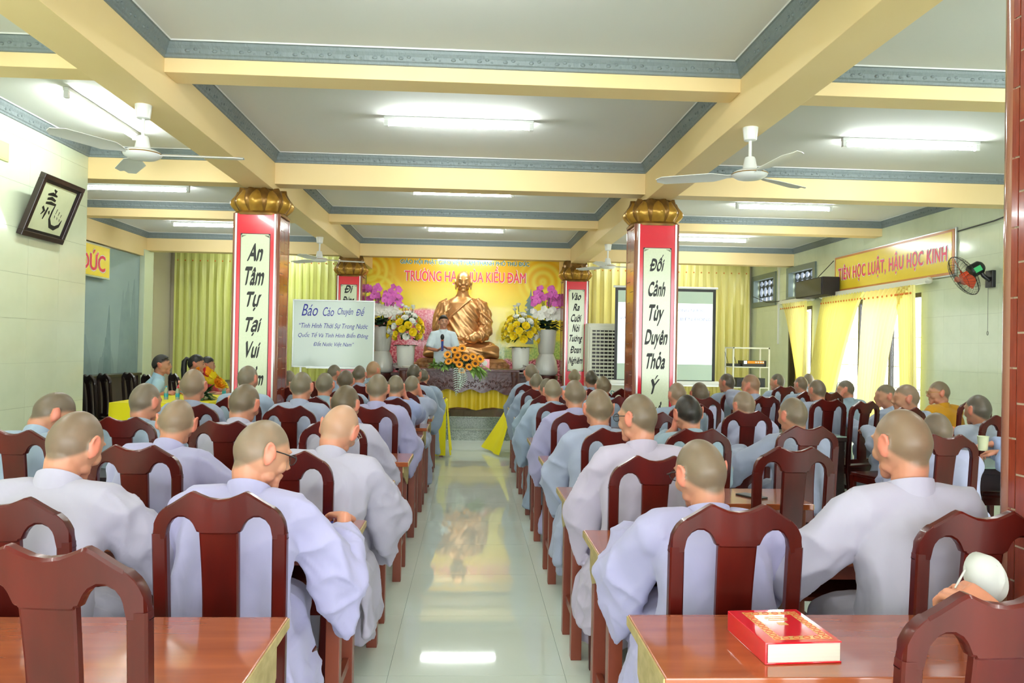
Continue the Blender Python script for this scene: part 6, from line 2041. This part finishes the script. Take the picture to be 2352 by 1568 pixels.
PEOPLE = [
    ('lilac robed monk, head bowed, right hand on a desk, near left edge', -1.307, 2.68, 1.266, dict(q=2, yaw=-14, pitch=22, roll=4, lean=20, side=2, aL='desk', aR='hangc', robe='#c3bec8', tint='#8d7a66', wRw=(-1.0, 2.98, 0.85), vox=0.0048, hs=1.005)),
    ('monk with black glasses writing with a pencil, lilac robe, left of the aisle', -0.716, 2.76, 1.237, dict(q=2, yaw=-52, pitch=20, roll=-4, lean=16, side=4, aL='desk', aR='write', robe='#bdb9d6', tint='#9c8a74', glasses='black_plastic', hs=1.03, flap=1, wRw=(-0.46, 2.96, 0.865), vox=0.0048)),
    ('monk bending far down beside the tiled left wall, face turned right', -2.269, 4.41, 1.217, dict(q=1, yaw=-50, pitch=34, lean=26, side=3, aL='desk', aR='desk', robe='#aebfcc', tint='#7f7362', hs=1.12)),
    ('monk in light blue lilac robe leaning right on an elbow, left of the aisle', -1.408, 3.86, 1.226, dict(q=2, yaw=8, pitch=22, roll=6, lean=24, side=6, aL='desk', aR='wide', robe='#bdb9d6', tint='#a08b72', hs=1.026)),
    ('older bald monk with glasses and grey lilac robe, head tilted, by the aisle', -0.606, 3.71, 1.223, dict(q=2, yaw=-16, pitch=26, roll=10, lean=20, side=5, aL='desk', aR='hang', robe='#c3bec8', tint='#dcb193', glasses='alu', bulk=1.08, flap=1, wRw=(-0.46, 3.95, 0.83), hs=1.056)),
    ('monk with ears showing at the yellow table corner, grey robe, left column', -2.039, 5.05, 1.244, dict(q=1, yaw=-22, pitch=12, lean=12, aR='desk', robe='#aebfcc', tint='#857a68', hs=1.084)),
    ('monk before the vase of yellow lilies, head seen squarely from behind, left column', -2.105, 6.1, 1.304, dict(q=1, yaw=-2, pitch=0, lean=10, robe='#b4bccb', tint='#a59279', hs=1.143)),
    ('monk standing out against the red pillar board, left of the aisle', -1.922, 6.9, 1.315, dict(q=0, yaw=-20, pitch=8, lean=12, robe='#aebfcc', tint='#8c8470', hs=1.035)),
    ('monk below the left front pillar, hunched in a grey beige robe', -1.397, 4.95, 1.253, dict(q=1, yaw=-14, pitch=16, roll=5, lean=20, robe='#c9c4cf', tint='#80735e', hs=1.113)),
    ('monk in pale robe nearest below the whiteboard corner, small head half hidden', -1.935, 8.5, 1.228, dict(q=0, yaw=-5, pitch=5, lean=10, robe='#aebfcc', tint='#9a927c', hs=0.927)),
    ('monk directly below the left half of the whiteboard, ears out, grey white robe', -1.29, 6.1, 1.294, dict(q=1, yaw=-10, pitch=10, lean=14, robe='#b4bccb', tint='#857d68', hs=1.029)),
    ('monk in mint grey robe with a thick collar, below the whiteboard', -1.306, 7.15, 1.257, dict(q=0, yaw=-8, pitch=4, lean=10, robe='#a9bfc6', tint='#85806c', hs=0.999)),
    ('monk in pale blue robe in front of the whiteboard bottom edge, face turned right', -1.766, 10.3, 1.254, dict(q=0, yaw=-40, pitch=10, lean=10, robe='#aebfcc', tint='#85806c', hs=1.018)),
    ('monk with reddish ears sitting before the whiteboard, dark stubble', -1.253, 8.0, 1.258, dict(q=0, yaw=-6, pitch=8, lean=12, robe='#aebfcc', tint='#6f6553', hs=1.022)),
    ('monk with grey stubble in front of the whiteboard right corner', -1.3, 9.3, 1.274, dict(q=0, yaw=-12, pitch=6, lean=10, robe='#b4bccb', tint='#7d7765', hs=0.983)),
    ('tan bald monk farthest left of the carved desk, grey collar', -1.261, 10.3, 1.308, dict(q=0, yaw=-35, pitch=8, lean=10, robe='#a9bfc6', tint='#c9a67e', hs=1.088)),
    ('dark stubbled monk directly behind the bald monk with glasses', -0.776, 4.95, 1.255, dict(q=1, yaw=-18, pitch=14, roll=2, lean=14, aR='hang', robe='#c9c4cf', tint='#6d6049', hs=1.071)),
    ('lilac robed monk with upright head by the aisle, below the whiteboard right edge', -0.71, 6.1, 1.289, dict(q=1, yaw=-6, pitch=8, lean=12, aR='hang', robe='#bdb9d6', tint='#8f856f', hs=1.029)),
    ('monk holding a hand to the right cheek, blue robe by the aisle', -0.673, 7.15, 1.244, dict(q=1, yaw=-6, pitch=10, lean=14, aR='cheek', robe='#a9b3d4', tint='#8c846e', hs=0.975)),
    ('monk with chin on hand by the aisle, pale grey robe, before the carved desk', -0.594, 8.1, 1.208, dict(q=0, yaw=-22, pitch=10, lean=12, aR='cheek', robe='#b4bccb', tint='#8c846e', hs=0.994)),
    ('monk with dark cropped hair against the carved desk, pale blue robe', -0.648, 9.15, 1.302, dict(q=0, yaw=-26, pitch=6, lean=10, aR='hang', robe='#aebfcc', tint='#5f5a49', hs=1.06)),
    ('monk farthest up the left side, small head before the carved desk', -0.615, 10.3, 1.217, dict(q=0, yaw=-6, pitch=6, lean=10, robe='#aebfcc', tint='#6f6a58', hs=0.948)),
    ('monk with glasses nearest the aisle on the right, lilac robe behind the red book', 0.785, 2.62, 1.205, dict(q=2, yaw=18, pitch=14, roll=-2, lean=14, aL='hang', aR='desk', robe='#bdb9d6', tint='#8a7a64', glasses='black_plastic', flap=-1, wLw=(0.62, 2.93, 0.83), hs=1.027)),
    ('large monk in pale grey robe with broad back, second desk on the right', 1.424, 2.51, 1.326, dict(q=2, yaw=14, pitch=8, lean=8, aL='wide', aR='desk', robe='#c9c4cf', tint='#9a836a', bulk=1.03, hs=1.035)),
    ('monk with thin glasses looking left, pinkish grey robe by the aisle', 0.782, 3.61, 1.303, dict(q=2, yaw=40, pitch=6, lean=10, aL='hang', aR='desk', robe='#c9bfca', tint='#83755f', glasses='black_plastic', hs=1.0, flap=-1)),
    ('monk with head upright in grey blue robe with hanging sleeve, right aisle seat', 0.786, 4.76, 1.265, dict(q=1, yaw=6, pitch=6, lean=12, aL='hang', robe='#b4bccb', tint='#93826a', flap=-1, hs=1.071)),
    ('monk with close cropped head in pale lilac robe, fourth seat along the right aisle', 0.784, 5.85, 1.276, dict(q=1, yaw=4, pitch=8, lean=12, aL='hang', robe='#bdb9d6', tint='#8c7f69', hs=1.017)),
    ('monk in blue grey robe with long hanging sleeve, right aisle, fifth seat', 0.725, 6.85, 1.243, dict(q=1, yaw=2, pitch=10, lean=12, aL='hang', robe='#aebfcc', tint='#9b927a', hs=0.957)),
    ('monk mostly hidden behind a greenish shaved head on the right aisle', 0.77, 7.85, 1.213, dict(q=0, yaw=4, pitch=10, lean=12, aL='hang', robe='#a9bfc6', tint='#7f7a66', hs=0.936)),
    ('monk with greenish stubble facing right, seventh seat along the right aisle', 0.766, 9.0, 1.224, dict(q=0, yaw=-10, pitch=10, lean=12, aL='hang', robe='#aebfcc', tint='#8f8a72', hs=0.951)),
    ('front monk right of the aisle in light blue robe, before the white vase', 0.784, 10.1, 1.316, dict(q=0, yaw=12, pitch=6, lean=10, aL='hang', robe='#aebfcc', tint='#8f8770', hs=1.102)),
    ('pale monk at the foot of the far right pillar, small head', 1.364, 10.2, 1.252, dict(q=0, yaw=-10, pitch=4, lean=10, robe='#aebfcc', tint='#a09878', hs=0.939)),
    ('monk with dark stubble below the air cooler', 1.427, 9.2, 1.265, dict(q=0, yaw=6, pitch=6, lean=10, robe='#b4bccb', tint='#5f5947', hs=0.972)),
    ('monk with grey stubble right of the dark stubbled one, below the screen edge', 1.347, 7.9, 1.242, dict(q=0, yaw=10, pitch=8, lean=12, robe='#aebfcc', tint='#85795f', hs=0.969)),
    ('monk right of the near right pillar, tan head turned left', 1.842, 6.9, 1.228, dict(q=0, yaw=16, pitch=6, lean=12, robe='#aebfcc', tint='#a08c74', hs=0.964)),
    ('monk in white robe below the projection screen roller, dark grey stubble', 2.343, 7.9, 1.196, dict(q=0, yaw=4, pitch=8, lean=10, robe='#c9cbe0', tint='#7a6c5a', hs=1.15)),
    ('person with short black hair leaning the left cheek on a hand, grey blue robe', 1.356, 4.81, 1.236, dict(q=1, yaw=8, pitch=10, roll=-4, lean=14, aL='cheek', robe='#a9bfc6', tint='#2f2a26', vox=0.006, hs=1.041)),
    ('monk facing left in front of the projection screen right edge', 3.058, 9.2, 1.256, dict(q=0, yaw=40, pitch=4, lean=10, robe='#aebfcc', tint='#6f675a', hs=1.035)),
    ('bald tan monk with chin on hand, facing left, below the metal rack', 3.021, 8.3, 1.275, dict(q=0, yaw=48, pitch=8, lean=12, aL='cheek', robe='#b4bccb', tint='#b08f72', hs=1.047)),
    ('monk facing left right of the metal rack, dark stubble', 4.311, 10.8, 1.222, dict(q=0, yaw=45, pitch=4, lean=10, robe='#aebfcc', tint='#6f6b5c', hs=1.067)),
    ('bald monk with head bent behind a bright red chair, white grey robe', 2.22, 6.25, 1.192, dict(q=1, yaw=16, pitch=14, roll=-3, lean=16, robe='#c6c8de', tint='#a3917a', hs=1.065)),
    ('monk in front of the doorway, nearer of two overlapping heads', 4.046, 9.4, 1.228, dict(q=0, yaw=25, pitch=4, lean=10, robe='#aebfcc', tint='#8f7f69', hs=0.929)),
    ('monk in front of the doorway, farther of two overlapping heads', 5.107, 11.6, 1.213, dict(q=0, yaw=0, pitch=4, lean=8, robe='#aebfcc', tint='#8a8272', hs=0.949)),
    ('monk in grey blue robe left of the window curtain, ears showing', 3.57, 7.9, 1.243, dict(q=0, yaw=18, pitch=6, lean=10, robe='#b4bccb', tint='#857864', hs=1.023)),
    ('monk in mint robe with hand at mouth, facing left under the window', 4.56, 9.3, 1.195, dict(q=0, yaw=55, pitch=8, lean=10, aL='cheek', robe='#a9bfc6', tint='#7a7464', hs=1.05)),
    ('monk in grey blue robe two places right of the right front pillar group, ear showing', 2.123, 5.05, 1.216, dict(q=1, yaw=20, pitch=6, lean=12, aL='wide', robe='#b4bccb', tint='#8a7d68', hs=1.067)),
    ('monk leaning on a glass table under the window, facing left, farther of a pair', 4.19, 7.7, 1.213, dict(q=0, yaw=50, pitch=4, lean=18, side=-6, byaw=30, aL='wide', robe='#b4bccb', tint='#857c66', hs=1.08)),
    ('monk with shiny scalp facing left under the window, nearer of a pair', 3.945, 6.9, 1.245, dict(q=1, yaw=42, pitch=4, lean=18, side=-5, byaw=25, aL='wide', robe='#b4bccb', tint='#a18d78', hs=1.15)),
    ('monk in golden orange robe with glasses by the right wall', 4.927, 8.0, 1.243, dict(q=1, yaw=55, pitch=4, lean=10, byaw=15, robe='#e0a022', tint='#8f8068', glasses='gold', hs=1.1)),
    ('monk by the brown pillar in white grey robe, dark blue stubble', 4.083, 6.1, 1.2, dict(q=1, yaw=14, pitch=4, lean=10, robe='#c2c9d4', tint='#6c665c', hs=1.102)),
    ('monk half hidden behind the broad backed monk on the right', 2.859, 4.66, 1.155, dict(q=1, yaw=0, pitch=8, lean=12, robe='#c4c6de', tint='#8a7c6b', hs=1.048)),
]
CHAIRS = [
    (-0.831, 1.62, -6, 'empty dark red chair at the bottom left corner, nearest the camera', 'r'),
    (-1.292, 2.249, 0, 'dark red chair at the left edge, its crest rail lit orange', 'r'),
    (-0.728, 2.357, 0, 'dark red chair behind the writing monk with black glasses', 'r'),
    (-2.207, 3.937, -4, 'dark red chair in front of the tiled wall at far left', 'r'),
    (-1.41, 3.401, 0, 'dark red chair left of the light blue robed monk leaning on an elbow', 'r'),
    (-2.013, 4.675, 0, 'dark red chair before the yellow table corner', 'r'),
    (-1.385, 4.519, 0, 'dark red chair right of the leaning monk, under the left pillar', 'r'),
    (-0.751, 3.279, 0, 'dark red chair behind the old bald monk with glasses', 'r'),
    (-0.78, 4.561, 0, 'dark red chair between the old bald monk and the dark stubbled monk', 'r'),
    (-1.992, 5.739, 0, 'greyish red chair below the vase of yellow lilies', 'r'),
    (-1.899, 6.525, 0, 'dark red chair at the foot of the left front pillar', 'r'),
    (-1.292, 5.711, 0, 'dark red chair under the left half of the whiteboard', 'r'),
    (-1.933, 8.139, 0, 'dark red chair overlapping the left pillar board, under the whiteboard corner', 'r'),
    (-1.387, 6.789, 0, 'dark red chair behind the mint robed monk', 'r'),
    (-1.211, 7.625, 0, 'dark red chair under the middle of the whiteboard', 'r'),
    (-1.959, 9.939, 0, 'small dark chair just below the whiteboard', 'r'),
    (-1.202, 8.939, 0, 'small dark red chair below the right corner of the whiteboard', 'r'),
    (-1.169, 9.939, 0, 'small dark red chair of the tan bald monk at the front', 'r'),
    (-0.71, 5.725, 0, 'dark red chair on the aisle behind the upright lilac robed monk', 'r'),
    (-0.692, 6.761, 0, 'dark red chair on the aisle behind the blue robed monk with hand on cheek', 'r'),
    (-0.678, 7.725, 0, 'dark red chair on the aisle behind the monk with chin on hand', 'r'),
    (-0.676, 8.789, 0, 'dark red chair on the aisle, left side, in front of the carved desk', 'r'),
    (-0.673, 9.939, 0, 'farthest dark red chair left of the aisle', 'r'),
    (0.777, 2.231, 0, 'dark red chair behind the monk with glasses at the red book desk', 'r'),
    (1.464, 2.163, 0, 'dark red chair right of the broad backed monk, by the brown pillar', 'r'),
    (0.995, 1.42, 4, 'empty dark red chair at the bottom right corner, below the white mask', 'r'),
    (0.782, 3.249, 0, 'dark red chair behind the pinkish robed monk with thin glasses', 'r'),
    (0.827, 4.385, 0, 'dark red chair behind the monk with grey blue hanging sleeve', 'r'),
    (0.768, 5.475, 0, 'dark red chair on the right aisle behind the pale lilac robe', 'r'),
    (0.747, 6.475, 0, 'dark red chair on the right aisle behind the blue grey hanging sleeve', 'r'),
    (0.765, 7.475, 0, 'dark red chair on the right aisle half hidden by a shaved head', 'r'),
    (0.756, 8.625, 0, 'dark red chair on the right aisle behind the greenish stubbled monk', 'r'),
    (0.755, 9.739, 0, 'farthest dark red chair right of the aisle', 'r'),
    (1.308, 4.421, 0, 'dark red chair behind the person with short black hair', 'r'),
    (1.314, 5.6, 0, 'dark red chair seen between the thin glasses monk and the black haired person', 'r'),
    (1.52, 7.525, 0, 'dark red chair just left of the right front pillar base', 'r'),
    (1.826, 9.0, 0, 'small dark chair below the projection screen, left of the right front pillar', 'r'),
    (1.424, 8.839, 0, 'dark red chair of the dark stubbled monk below the air cooler', 'r'),
    (1.867, 6.525, 0, 'dark red chair against the right front pillar on its right', 'r'),
    (2.26, 7.539, 0, 'dark red chair behind the white robed monk below the screen', 'r'),
    (1.532, 3.62, 0, 'empty bright red brown chair in the middle right', 'r'),
    (2.058, 4.675, 0, 'dark red chair behind the empty bright chair in the middle right', 'r'),
    (2.106, 5.847, 0, 'bright red chair behind the bald monk with bent head', 'r'),
    (3.053, 8.839, 10, 'dark red chair before the projection screen right edge', 'r'),
    (3.048, 7.925, 24, 'dark red chair below the metal rack, turned left', 'r'),
    (4.272, 10.439, 10, 'dark red chair right of the metal rack', 'r'),
    (4.009, 9.039, 10, 'dark red chair below the doorway', 'r'),
    (3.524, 7.539, 6, 'dark red chair behind the grey blue robed monk left of the window', 'r'),
    (4.203, 8.939, 20, 'dark chair silhouetted at the foot of the window curtain', 'r'),
    (3.761, 7.283, 22, 'dark chair silhouetted against the bright window', 'r'),
    (3.721, 6.483, 14, 'dark red chair behind the monk with shiny scalp', 'r'),
    (3.31, 5.5, 0, 'dark red chair whose crest shows above the half hidden monk', 'r'),
    (5.082, 7.639, 8, 'dark red chair behind the monk in the golden orange robe', 'r'),
    (4.055, 5.739, 0, 'dark red chair beside the brown pillar, behind the dark blue stubbled monk', 'r'),
    (2.681, 4.285, 0, 'dark red chair behind the half hidden monk right of the broad back', 'r'),
    (-5.006, 11.0, -41, 'near black chair under the mural, middle of three', 'd'),
    (-4.888, 11.5, -41, 'near black chair under the mural, closest to the cream pier', 'd'),
    (-4.972, 10.5, -41, 'near black chair under the mural, cut by the left wall edge', 'd'),
    (-4.384, 10.9, -46, 'near black chair behind the man in the light blue shirt', 'd'),
    (-4.253, 11.5, -50, 'near black chair between the man and the woman with a ponytail', 'd'),
]
# ------------------------------------------------------------------ place the audience
for (x, y, rz, lab, k) in CHAIRS:
    place_chair(x, y, rz, lab, k, 'high backed wooden chairs in the audience' if k == 'r' else 'near black high backed chairs at the left')
for o in COL.objects:
    if o.get('label') == 'empty dark red chair at the bottom left corner, nearest the camera': o.scale = (1.04, 1.0, 1.025)
INFO = {}
for (lab, x, y, zt, kw) in PEOPLE:
    INFO[lab] = make_person(lab, x, y, zt, **kw)

make_person('man in light blue shirt with short dark hair at the yellow cloth table', -3.962, 10.3, 1.339, q=1, yaw=-22, pitch=2, lean=14, byaw=-58, wear='shirt', hair='receding', tint='#c59a7c', hs=1.12, wLw=(-3.74, 10.12, .875), wRw=(-3.80, 10.02, .875), group='visitors at the yellow table', eyes=True)
make_person('woman with a black ponytail and grey blue blouse at the yellow table', -3.728, 10.9, 1.338, q=0, yaw=-24, pitch=4, lean=10, byaw=-58, wear='blouse', hair='pony', tint='#d9ad8f', hs=1.1, group='visitors at the yellow table', eyes=True)
make_person('woman with short black hair and red dress, farthest at the yellow table', -3.86, 11.75, 1.30, q=0, yaw=-22, pitch=4, lean=8, byaw=-58, wear='dress', hair='short', tint='#d9ad8f', hs=1.05, group='visitors at the yellow table', eyes=True)
spk = make_person('man in pale blue shirt standing with a microphone before the golden statue', -0.493, 14.0, 2.074, q=1, yaw=14, pitch=2, lean=2, byaw=180, wear='shirt', shirt='shirt_white', hair='receding', tint='#cfa083', hs=1.04, seat=1.12, stand=0.365, aL='mic', aR='mic', wL=(-.075, .25, 1.49), wR=(.075, .25, 1.45), curlL=1.1, curlR=1.1, hdL=(.7, .45, .45), hdR=(-.7, .45, .5), group='speaker', eyes=True, vox=.007)
t = thing('microphone', 'black and blue handheld microphone held by the standing man', 'microphone', (-0.496, 13.72, 1.44))
MB().tube([(0, 0, 0), (0, -0.01, 0.14)], [0.014, 0.018], 12).build('handle', 'mic_blue', t)
MB().tube([(0, -0.01, 0.14), (0, -0.012, 0.158)], 0.021, 12).build('ring', 'orange_red', t)
MB().ell((0, -0.015, 0.195), (0.027, 0.027, 0.042), 14, 10).build('windscreen', 'mic_black', t)
for o in t.children: o.scale = (1.25,) * 3

# person holding a cup, cut off by the brown pillar; person with the mask at the frame edge
make_person('person in blue robe behind the brown pillar holding a pale cup', 3.80, 4.78, 1.25, q=1, yaw=10, pitch=6, lean=14, byaw=58, robe='#a7b6d2', tint='#8a7c6b', aL='wide', aR='wide', wLw=(3.36, 4.80, .90), wRw=(3.40, 5.02, .93), curlL=.7, curlR=.5, vox=.006)
t = thing('cup', 'pale beige cup held above the glass topped table by the pillar', 'cup', (3.315, 4.90, 0.90))
MB().lathe([(0.026, 0), (0.034, 0.09), (0.036, 0.092), (0.032, 0.086)], 18).build('body', 'picture_art', t)
make_person('person at the photo edge whose hands hold a white mask, behind the bottom right chair', 1.52, 1.28, 1.24, q=1, yaw=20, pitch=14, lean=12, byaw=22, robe='#cfd2de', tint='#8a7c6b', aL='out', aR='out', wLw=(1.075, 1.60, .965), wRw=(1.25, 1.64, .955), hdL=(-.1, .75, .35), hdR=(-.65, .8, .2), curlL=.75, curlR=.45, vox=.0045)
t = thing('face_mask', 'white cup shaped face mask held in hands over the bottom right chair', 'mask', (1.165, 1.725, 0.995), math.radians(20))
t.scale = (1.15, 1.15, 1.15)
v = []; f = []
nr, na = 9, 28
for i in range(nr):
    rr_ = i / (nr - 1)
    for j in range(na):
        a = 2 * PI * j / na
        x, z = .058 * rr_ * math.cos(a), .048 * rr_ * math.sin(a) * (1 + .12 * math.sin(a))
        v.append((x, -.042 * math.sqrt(max(0, 1 - rr_ ** 2.4)) - .006 * math.exp(-(x / .006) ** 2) * (1 - rr_), z))
for i in range(nr - 1):
    for j in range(na):
        a = i * na + j; c_ = i * na + (j + 1) % na; f.append((a, c_, c_ + na, a + na))
b = MB().add(v, f, True)
sh = b.build('shell', 'mask', t); sm_ = sh.modifiers.new('thick', 'SOLIDIFY'); sm_.thickness = 0.0025
sh.rotation_euler = (-0.25, 0.55, 0)
for s in (-1, 1):
    MB().tube([(s * .045, 0.0, .03), (s * .045 - .04, -.03, .035), (s * .045 - .065, -.03, .005), (s * .045 - .045, -.02, -.02), (s * .045, 0, -.03)], 0.002, 6).build('ear_loop', 'mask', t)

# pencil and small things on the desks
t = thing('pencil', 'orange pencil in the right hand of the writing monk', 'pencil', (-0.478, 3.03, 0.80))
MB().tube([(0, 0, 0), (0.02, -0.035, 0.07)], 0.0042, 6).build('shaft', 'pencil', t)
MB().tube([(0, 0, 0), (-0.0035, 0.006, -0.012)], [0.0042, 0.0006], 6).build('tip', 'ink', t)
def notebook(x, y, rz, m, label, w=.15, d=.2):
    t = thing('notebook', label, 'notebook', (x, y, DH + 0.0005), rz)
    MB().box(-w / 2, w / 2, -d / 2, d / 2, 0.0, 0.009).build('pages', 'paper', t)
    MB().box(-w / 2 - .002, w / 2 + .002, -d / 2 - .002, d / 2 + .002, 0.009, 0.0105).build('cover', m, t)
notebook(-0.56, 3.17, 0.1, 'mic_blue', 'dark blue notebook under the writing hand on the left desk')
notebook(-1.25, 4.15, -0.1, 'petal_pink', 'pinkish notebook on the desk before the monk leaning on an elbow')
notebook(-0.50, 8.30, 0.05, 'screen_white', 'white open booklet on the left aisle desk, far along')
notebook(0.95, 4.05, 0.0, 'leaf_light', 'pale notebook on the desk of the thin glasses monk')
notebook(1.25, 5.2, 0.0, 'teal', 'teal notebook on the desk of the black haired person')
t = thing('phone', 'dark phone lying on the desk beyond the empty bright chair', 'phone', (1.45, 3.95, DH + .0005), 0.5)
MB().box(-.036, .036, -.075, .075, 0, .008).build('body', 'black_plastic', t, bevel=.003)
MB().box(-.033, .033, -.070, .070, .008, .0086).build('screen', 'mic_black', t)

# ------------------------------------------------------------------ the golden seated statue (faces the hall)
SX, SY, SZ = -0.17, 14.92, 1.30
st = holder('statue', None, (SX, SY, SZ)); tag(st, 'large copper gold seated monk statue with raised right hand', 'statue')
sm = MB()
def el(z, a, b, y=0, n=30, pw=2.2, x=0):
    return [(x + a * math.copysign(abs(math.cos(2 * PI * k / n)) ** (2 / pw), math.cos(2 * PI * k / n)), y + b * math.copysign(abs(math.sin(2 * PI * k / n)) ** (2 / pw), math.sin(2 * PI * k / n)), z) for k in range(n)]
sm.loft([el(0.02, .46, .36, .02), el(.2, .42, .32, .03), el(.4, .355, .26, .03), el(.6, .335, .235, .03), el(.8, .345, .235, .03), el(.95, .36, .22, .03), el(1.05, .335, .19, .035), el(1.12, .25, .15, .04), el(1.17, .15, .12, .03), el(1.24, .10, .10, .02)])
sm.loft([el(.02, .68, .42, -.08, pw=2.6), el(.12, .69, .43, -.08, pw=2.6), el(.2, .62, .38, -.07), el(.28, .45, .30, -.02)])
for sgn in (-1, 1):
    sm.tube([(sgn * .25, .02, 1.06), (sgn * .345, .02, 1.0), (sgn * .415, .0, .78), (sgn * .435, -.02, .56)], [.10, .125, .125, .12], 16)
    sm.tube([(sgn * .30, .0, .17), (sgn * .56, -.16, .15), (sgn * .60, -.26, .13), (sgn * .35, -.44, .11), (0, -.48, .10)], [.17, .15, .14, .115, .10], 16)
# statue faces -Y: its right hand is at image left (-x)
sm.tube([(-.435, -.02, .56), (-.40, -.17, .60), (-.33, -.31, .78), (-.305, -.35, .86)], [.12, .10, .075, .045], 14)
sm.tube([(.435, -.02, .56), (.37, -.20, .44), (.20, -.34, .38), (.06, -.38, .36)], [.125, .11, .085, .05], 14)
hand(sm, (-.30, -.36, .87), (.03, -.05, 1), (0, 1, .1), -1, .12, s=1.35, spread=.1, thumb=.2)
hand(sm, (.10, -.38, .365), (-1, -.06, .0), (0, -.3, -1), 1, .2, s=1.3)
Rs = np.array(Matrix.Rotation(PI, 3, 'Z')) @ rotm(0, math.radians(4))
add_head(sm, Rs, (0.01, -.015, 1.452), 1.80, ears=1.05, lobes=.035)
sm.tube([(0.01, 0.01, 1.42), (.005, .02, 1.3), (0, .03, 1.15)], [.10, .098, .13], 16)
def post_statue(me):
    co = get_co(me); no = get_no(me)
    x, y, z = co.T
    d = np.zeros(len(co))
    front = sstep(-no[:, 1], -.3, .3)
    # diagonal mantle: covers the left shoulder (image right), edge from the neck right to the right armpit
    edge = (z - 1.08) - .95 * (x - .12)
    cover = sstep(-edge, -.012, .012) * (z < 1.16) * sstep(z, .26, .34)
    d += .014 * cover
    # folds following the diagonal and hanging from the arms
    w = vnoise(co * 3.0) - .5
    ph = (x * .9 + z * .75) * 46 + 5 * w
    fold = (np.sin(ph) * .5 + .5) ** 1.5
    center = np.exp(-((x + .02) / .16) ** 2) * sstep(z, .35, .5)
    d += .024 * cover * (fold - .3) * (1 - .75 * center)
    arm = sstep(np.abs(x), .28, .36) * sstep(z, .28, .4) * (1 - sstep(z, .95, 1.08))
    f2 = vnoise(np.stack([x * 26 + 5 * w, y * 20, z * 3.0 + 2 * x], 1))
    d += .034 * arm * ((1 - np.abs(2 * f2 - 1)) ** 1.5 - .4)
    leg = 1 - sstep(z, .24, .34)
    f3 = np.sin((z * 46 + np.abs(x) * 10 + 5 * w + y * 6)) * .5 + .5
    d += .024 * leg * (f3 ** 1.5 - .4)
    hd = np.linalg.norm(co - np.array([0.01, -.015, 1.452]), axis=1)
    d *= sstep(hd, .22, .30)
    hnd = np.linalg.norm(co - np.array([-.29, -.37, .95]), axis=1); d *= sstep(hnd, .12, .18)
    hn2 = np.linalg.norm(co - np.array([.02, -.40, .365]), axis=1); d *= sstep(hn2, .11, .16)
    set_co(me, co + no * d[:, None])
queue(st, sm, .0085, 2, 'bronze', post_statue)
# mantle hem rolls across the chest
hm = MB()
pts = [(.17, -.10, 1.135), (.08, -.185, 1.05), (-.04, -.222, .95), (-.16, -.222, .84), (-.255, -.19, .75)]
hm.tube(pts, [.012, .016, .017, .016, .012], 8)
hm.build('robe_hem', 'bronze', st)
ped = holder('pedestal', None, (SX, SY, 0.365)); tag(ped, 'carved root wood pedestal under the golden statue', 'pedestal')
pm = MB()
pm.loft([el(0, .72, .42, 0), el(.15, .66, .38, 0), el(.5, .62, .40, -.04), el(.75, .80, .47, -.06), el(.88, .84, .48, -.07), el(.94, .78, .46, -.07)])
for k in range(16):
    a = PI + PI * (k + .5) / 16
    pm.tube([(.66 * math.cos(a), .40 * math.sin(a), .45), (.80 * math.cos(a + .05), .50 * math.sin(a + .05), .70), (.88 * math.cos(a + .1), .54 * math.sin(a + .1), .84)], [.06, .09, .05], 8)
def post_base(me):
    co = get_co(me); no = get_no(me)
    a = vnoise(np.stack([np.arctan2(co[:, 1], co[:, 0]) * 9 + 2 * co[:, 2], co[:, 2] * 3, co[:, 0] * 2], 1))
    set_co(me, co + no * (.04 * ((1 - np.abs(2 * a - 1)) ** 1.5 - .5))[:, None] * sstep(.93 - co[:, 2], 0, .05)[:, None] * sstep(co[:, 2], .02, .1)[:, None])
queue(ped, pm, .016, 1, 'rootwood', post_base)
flush()
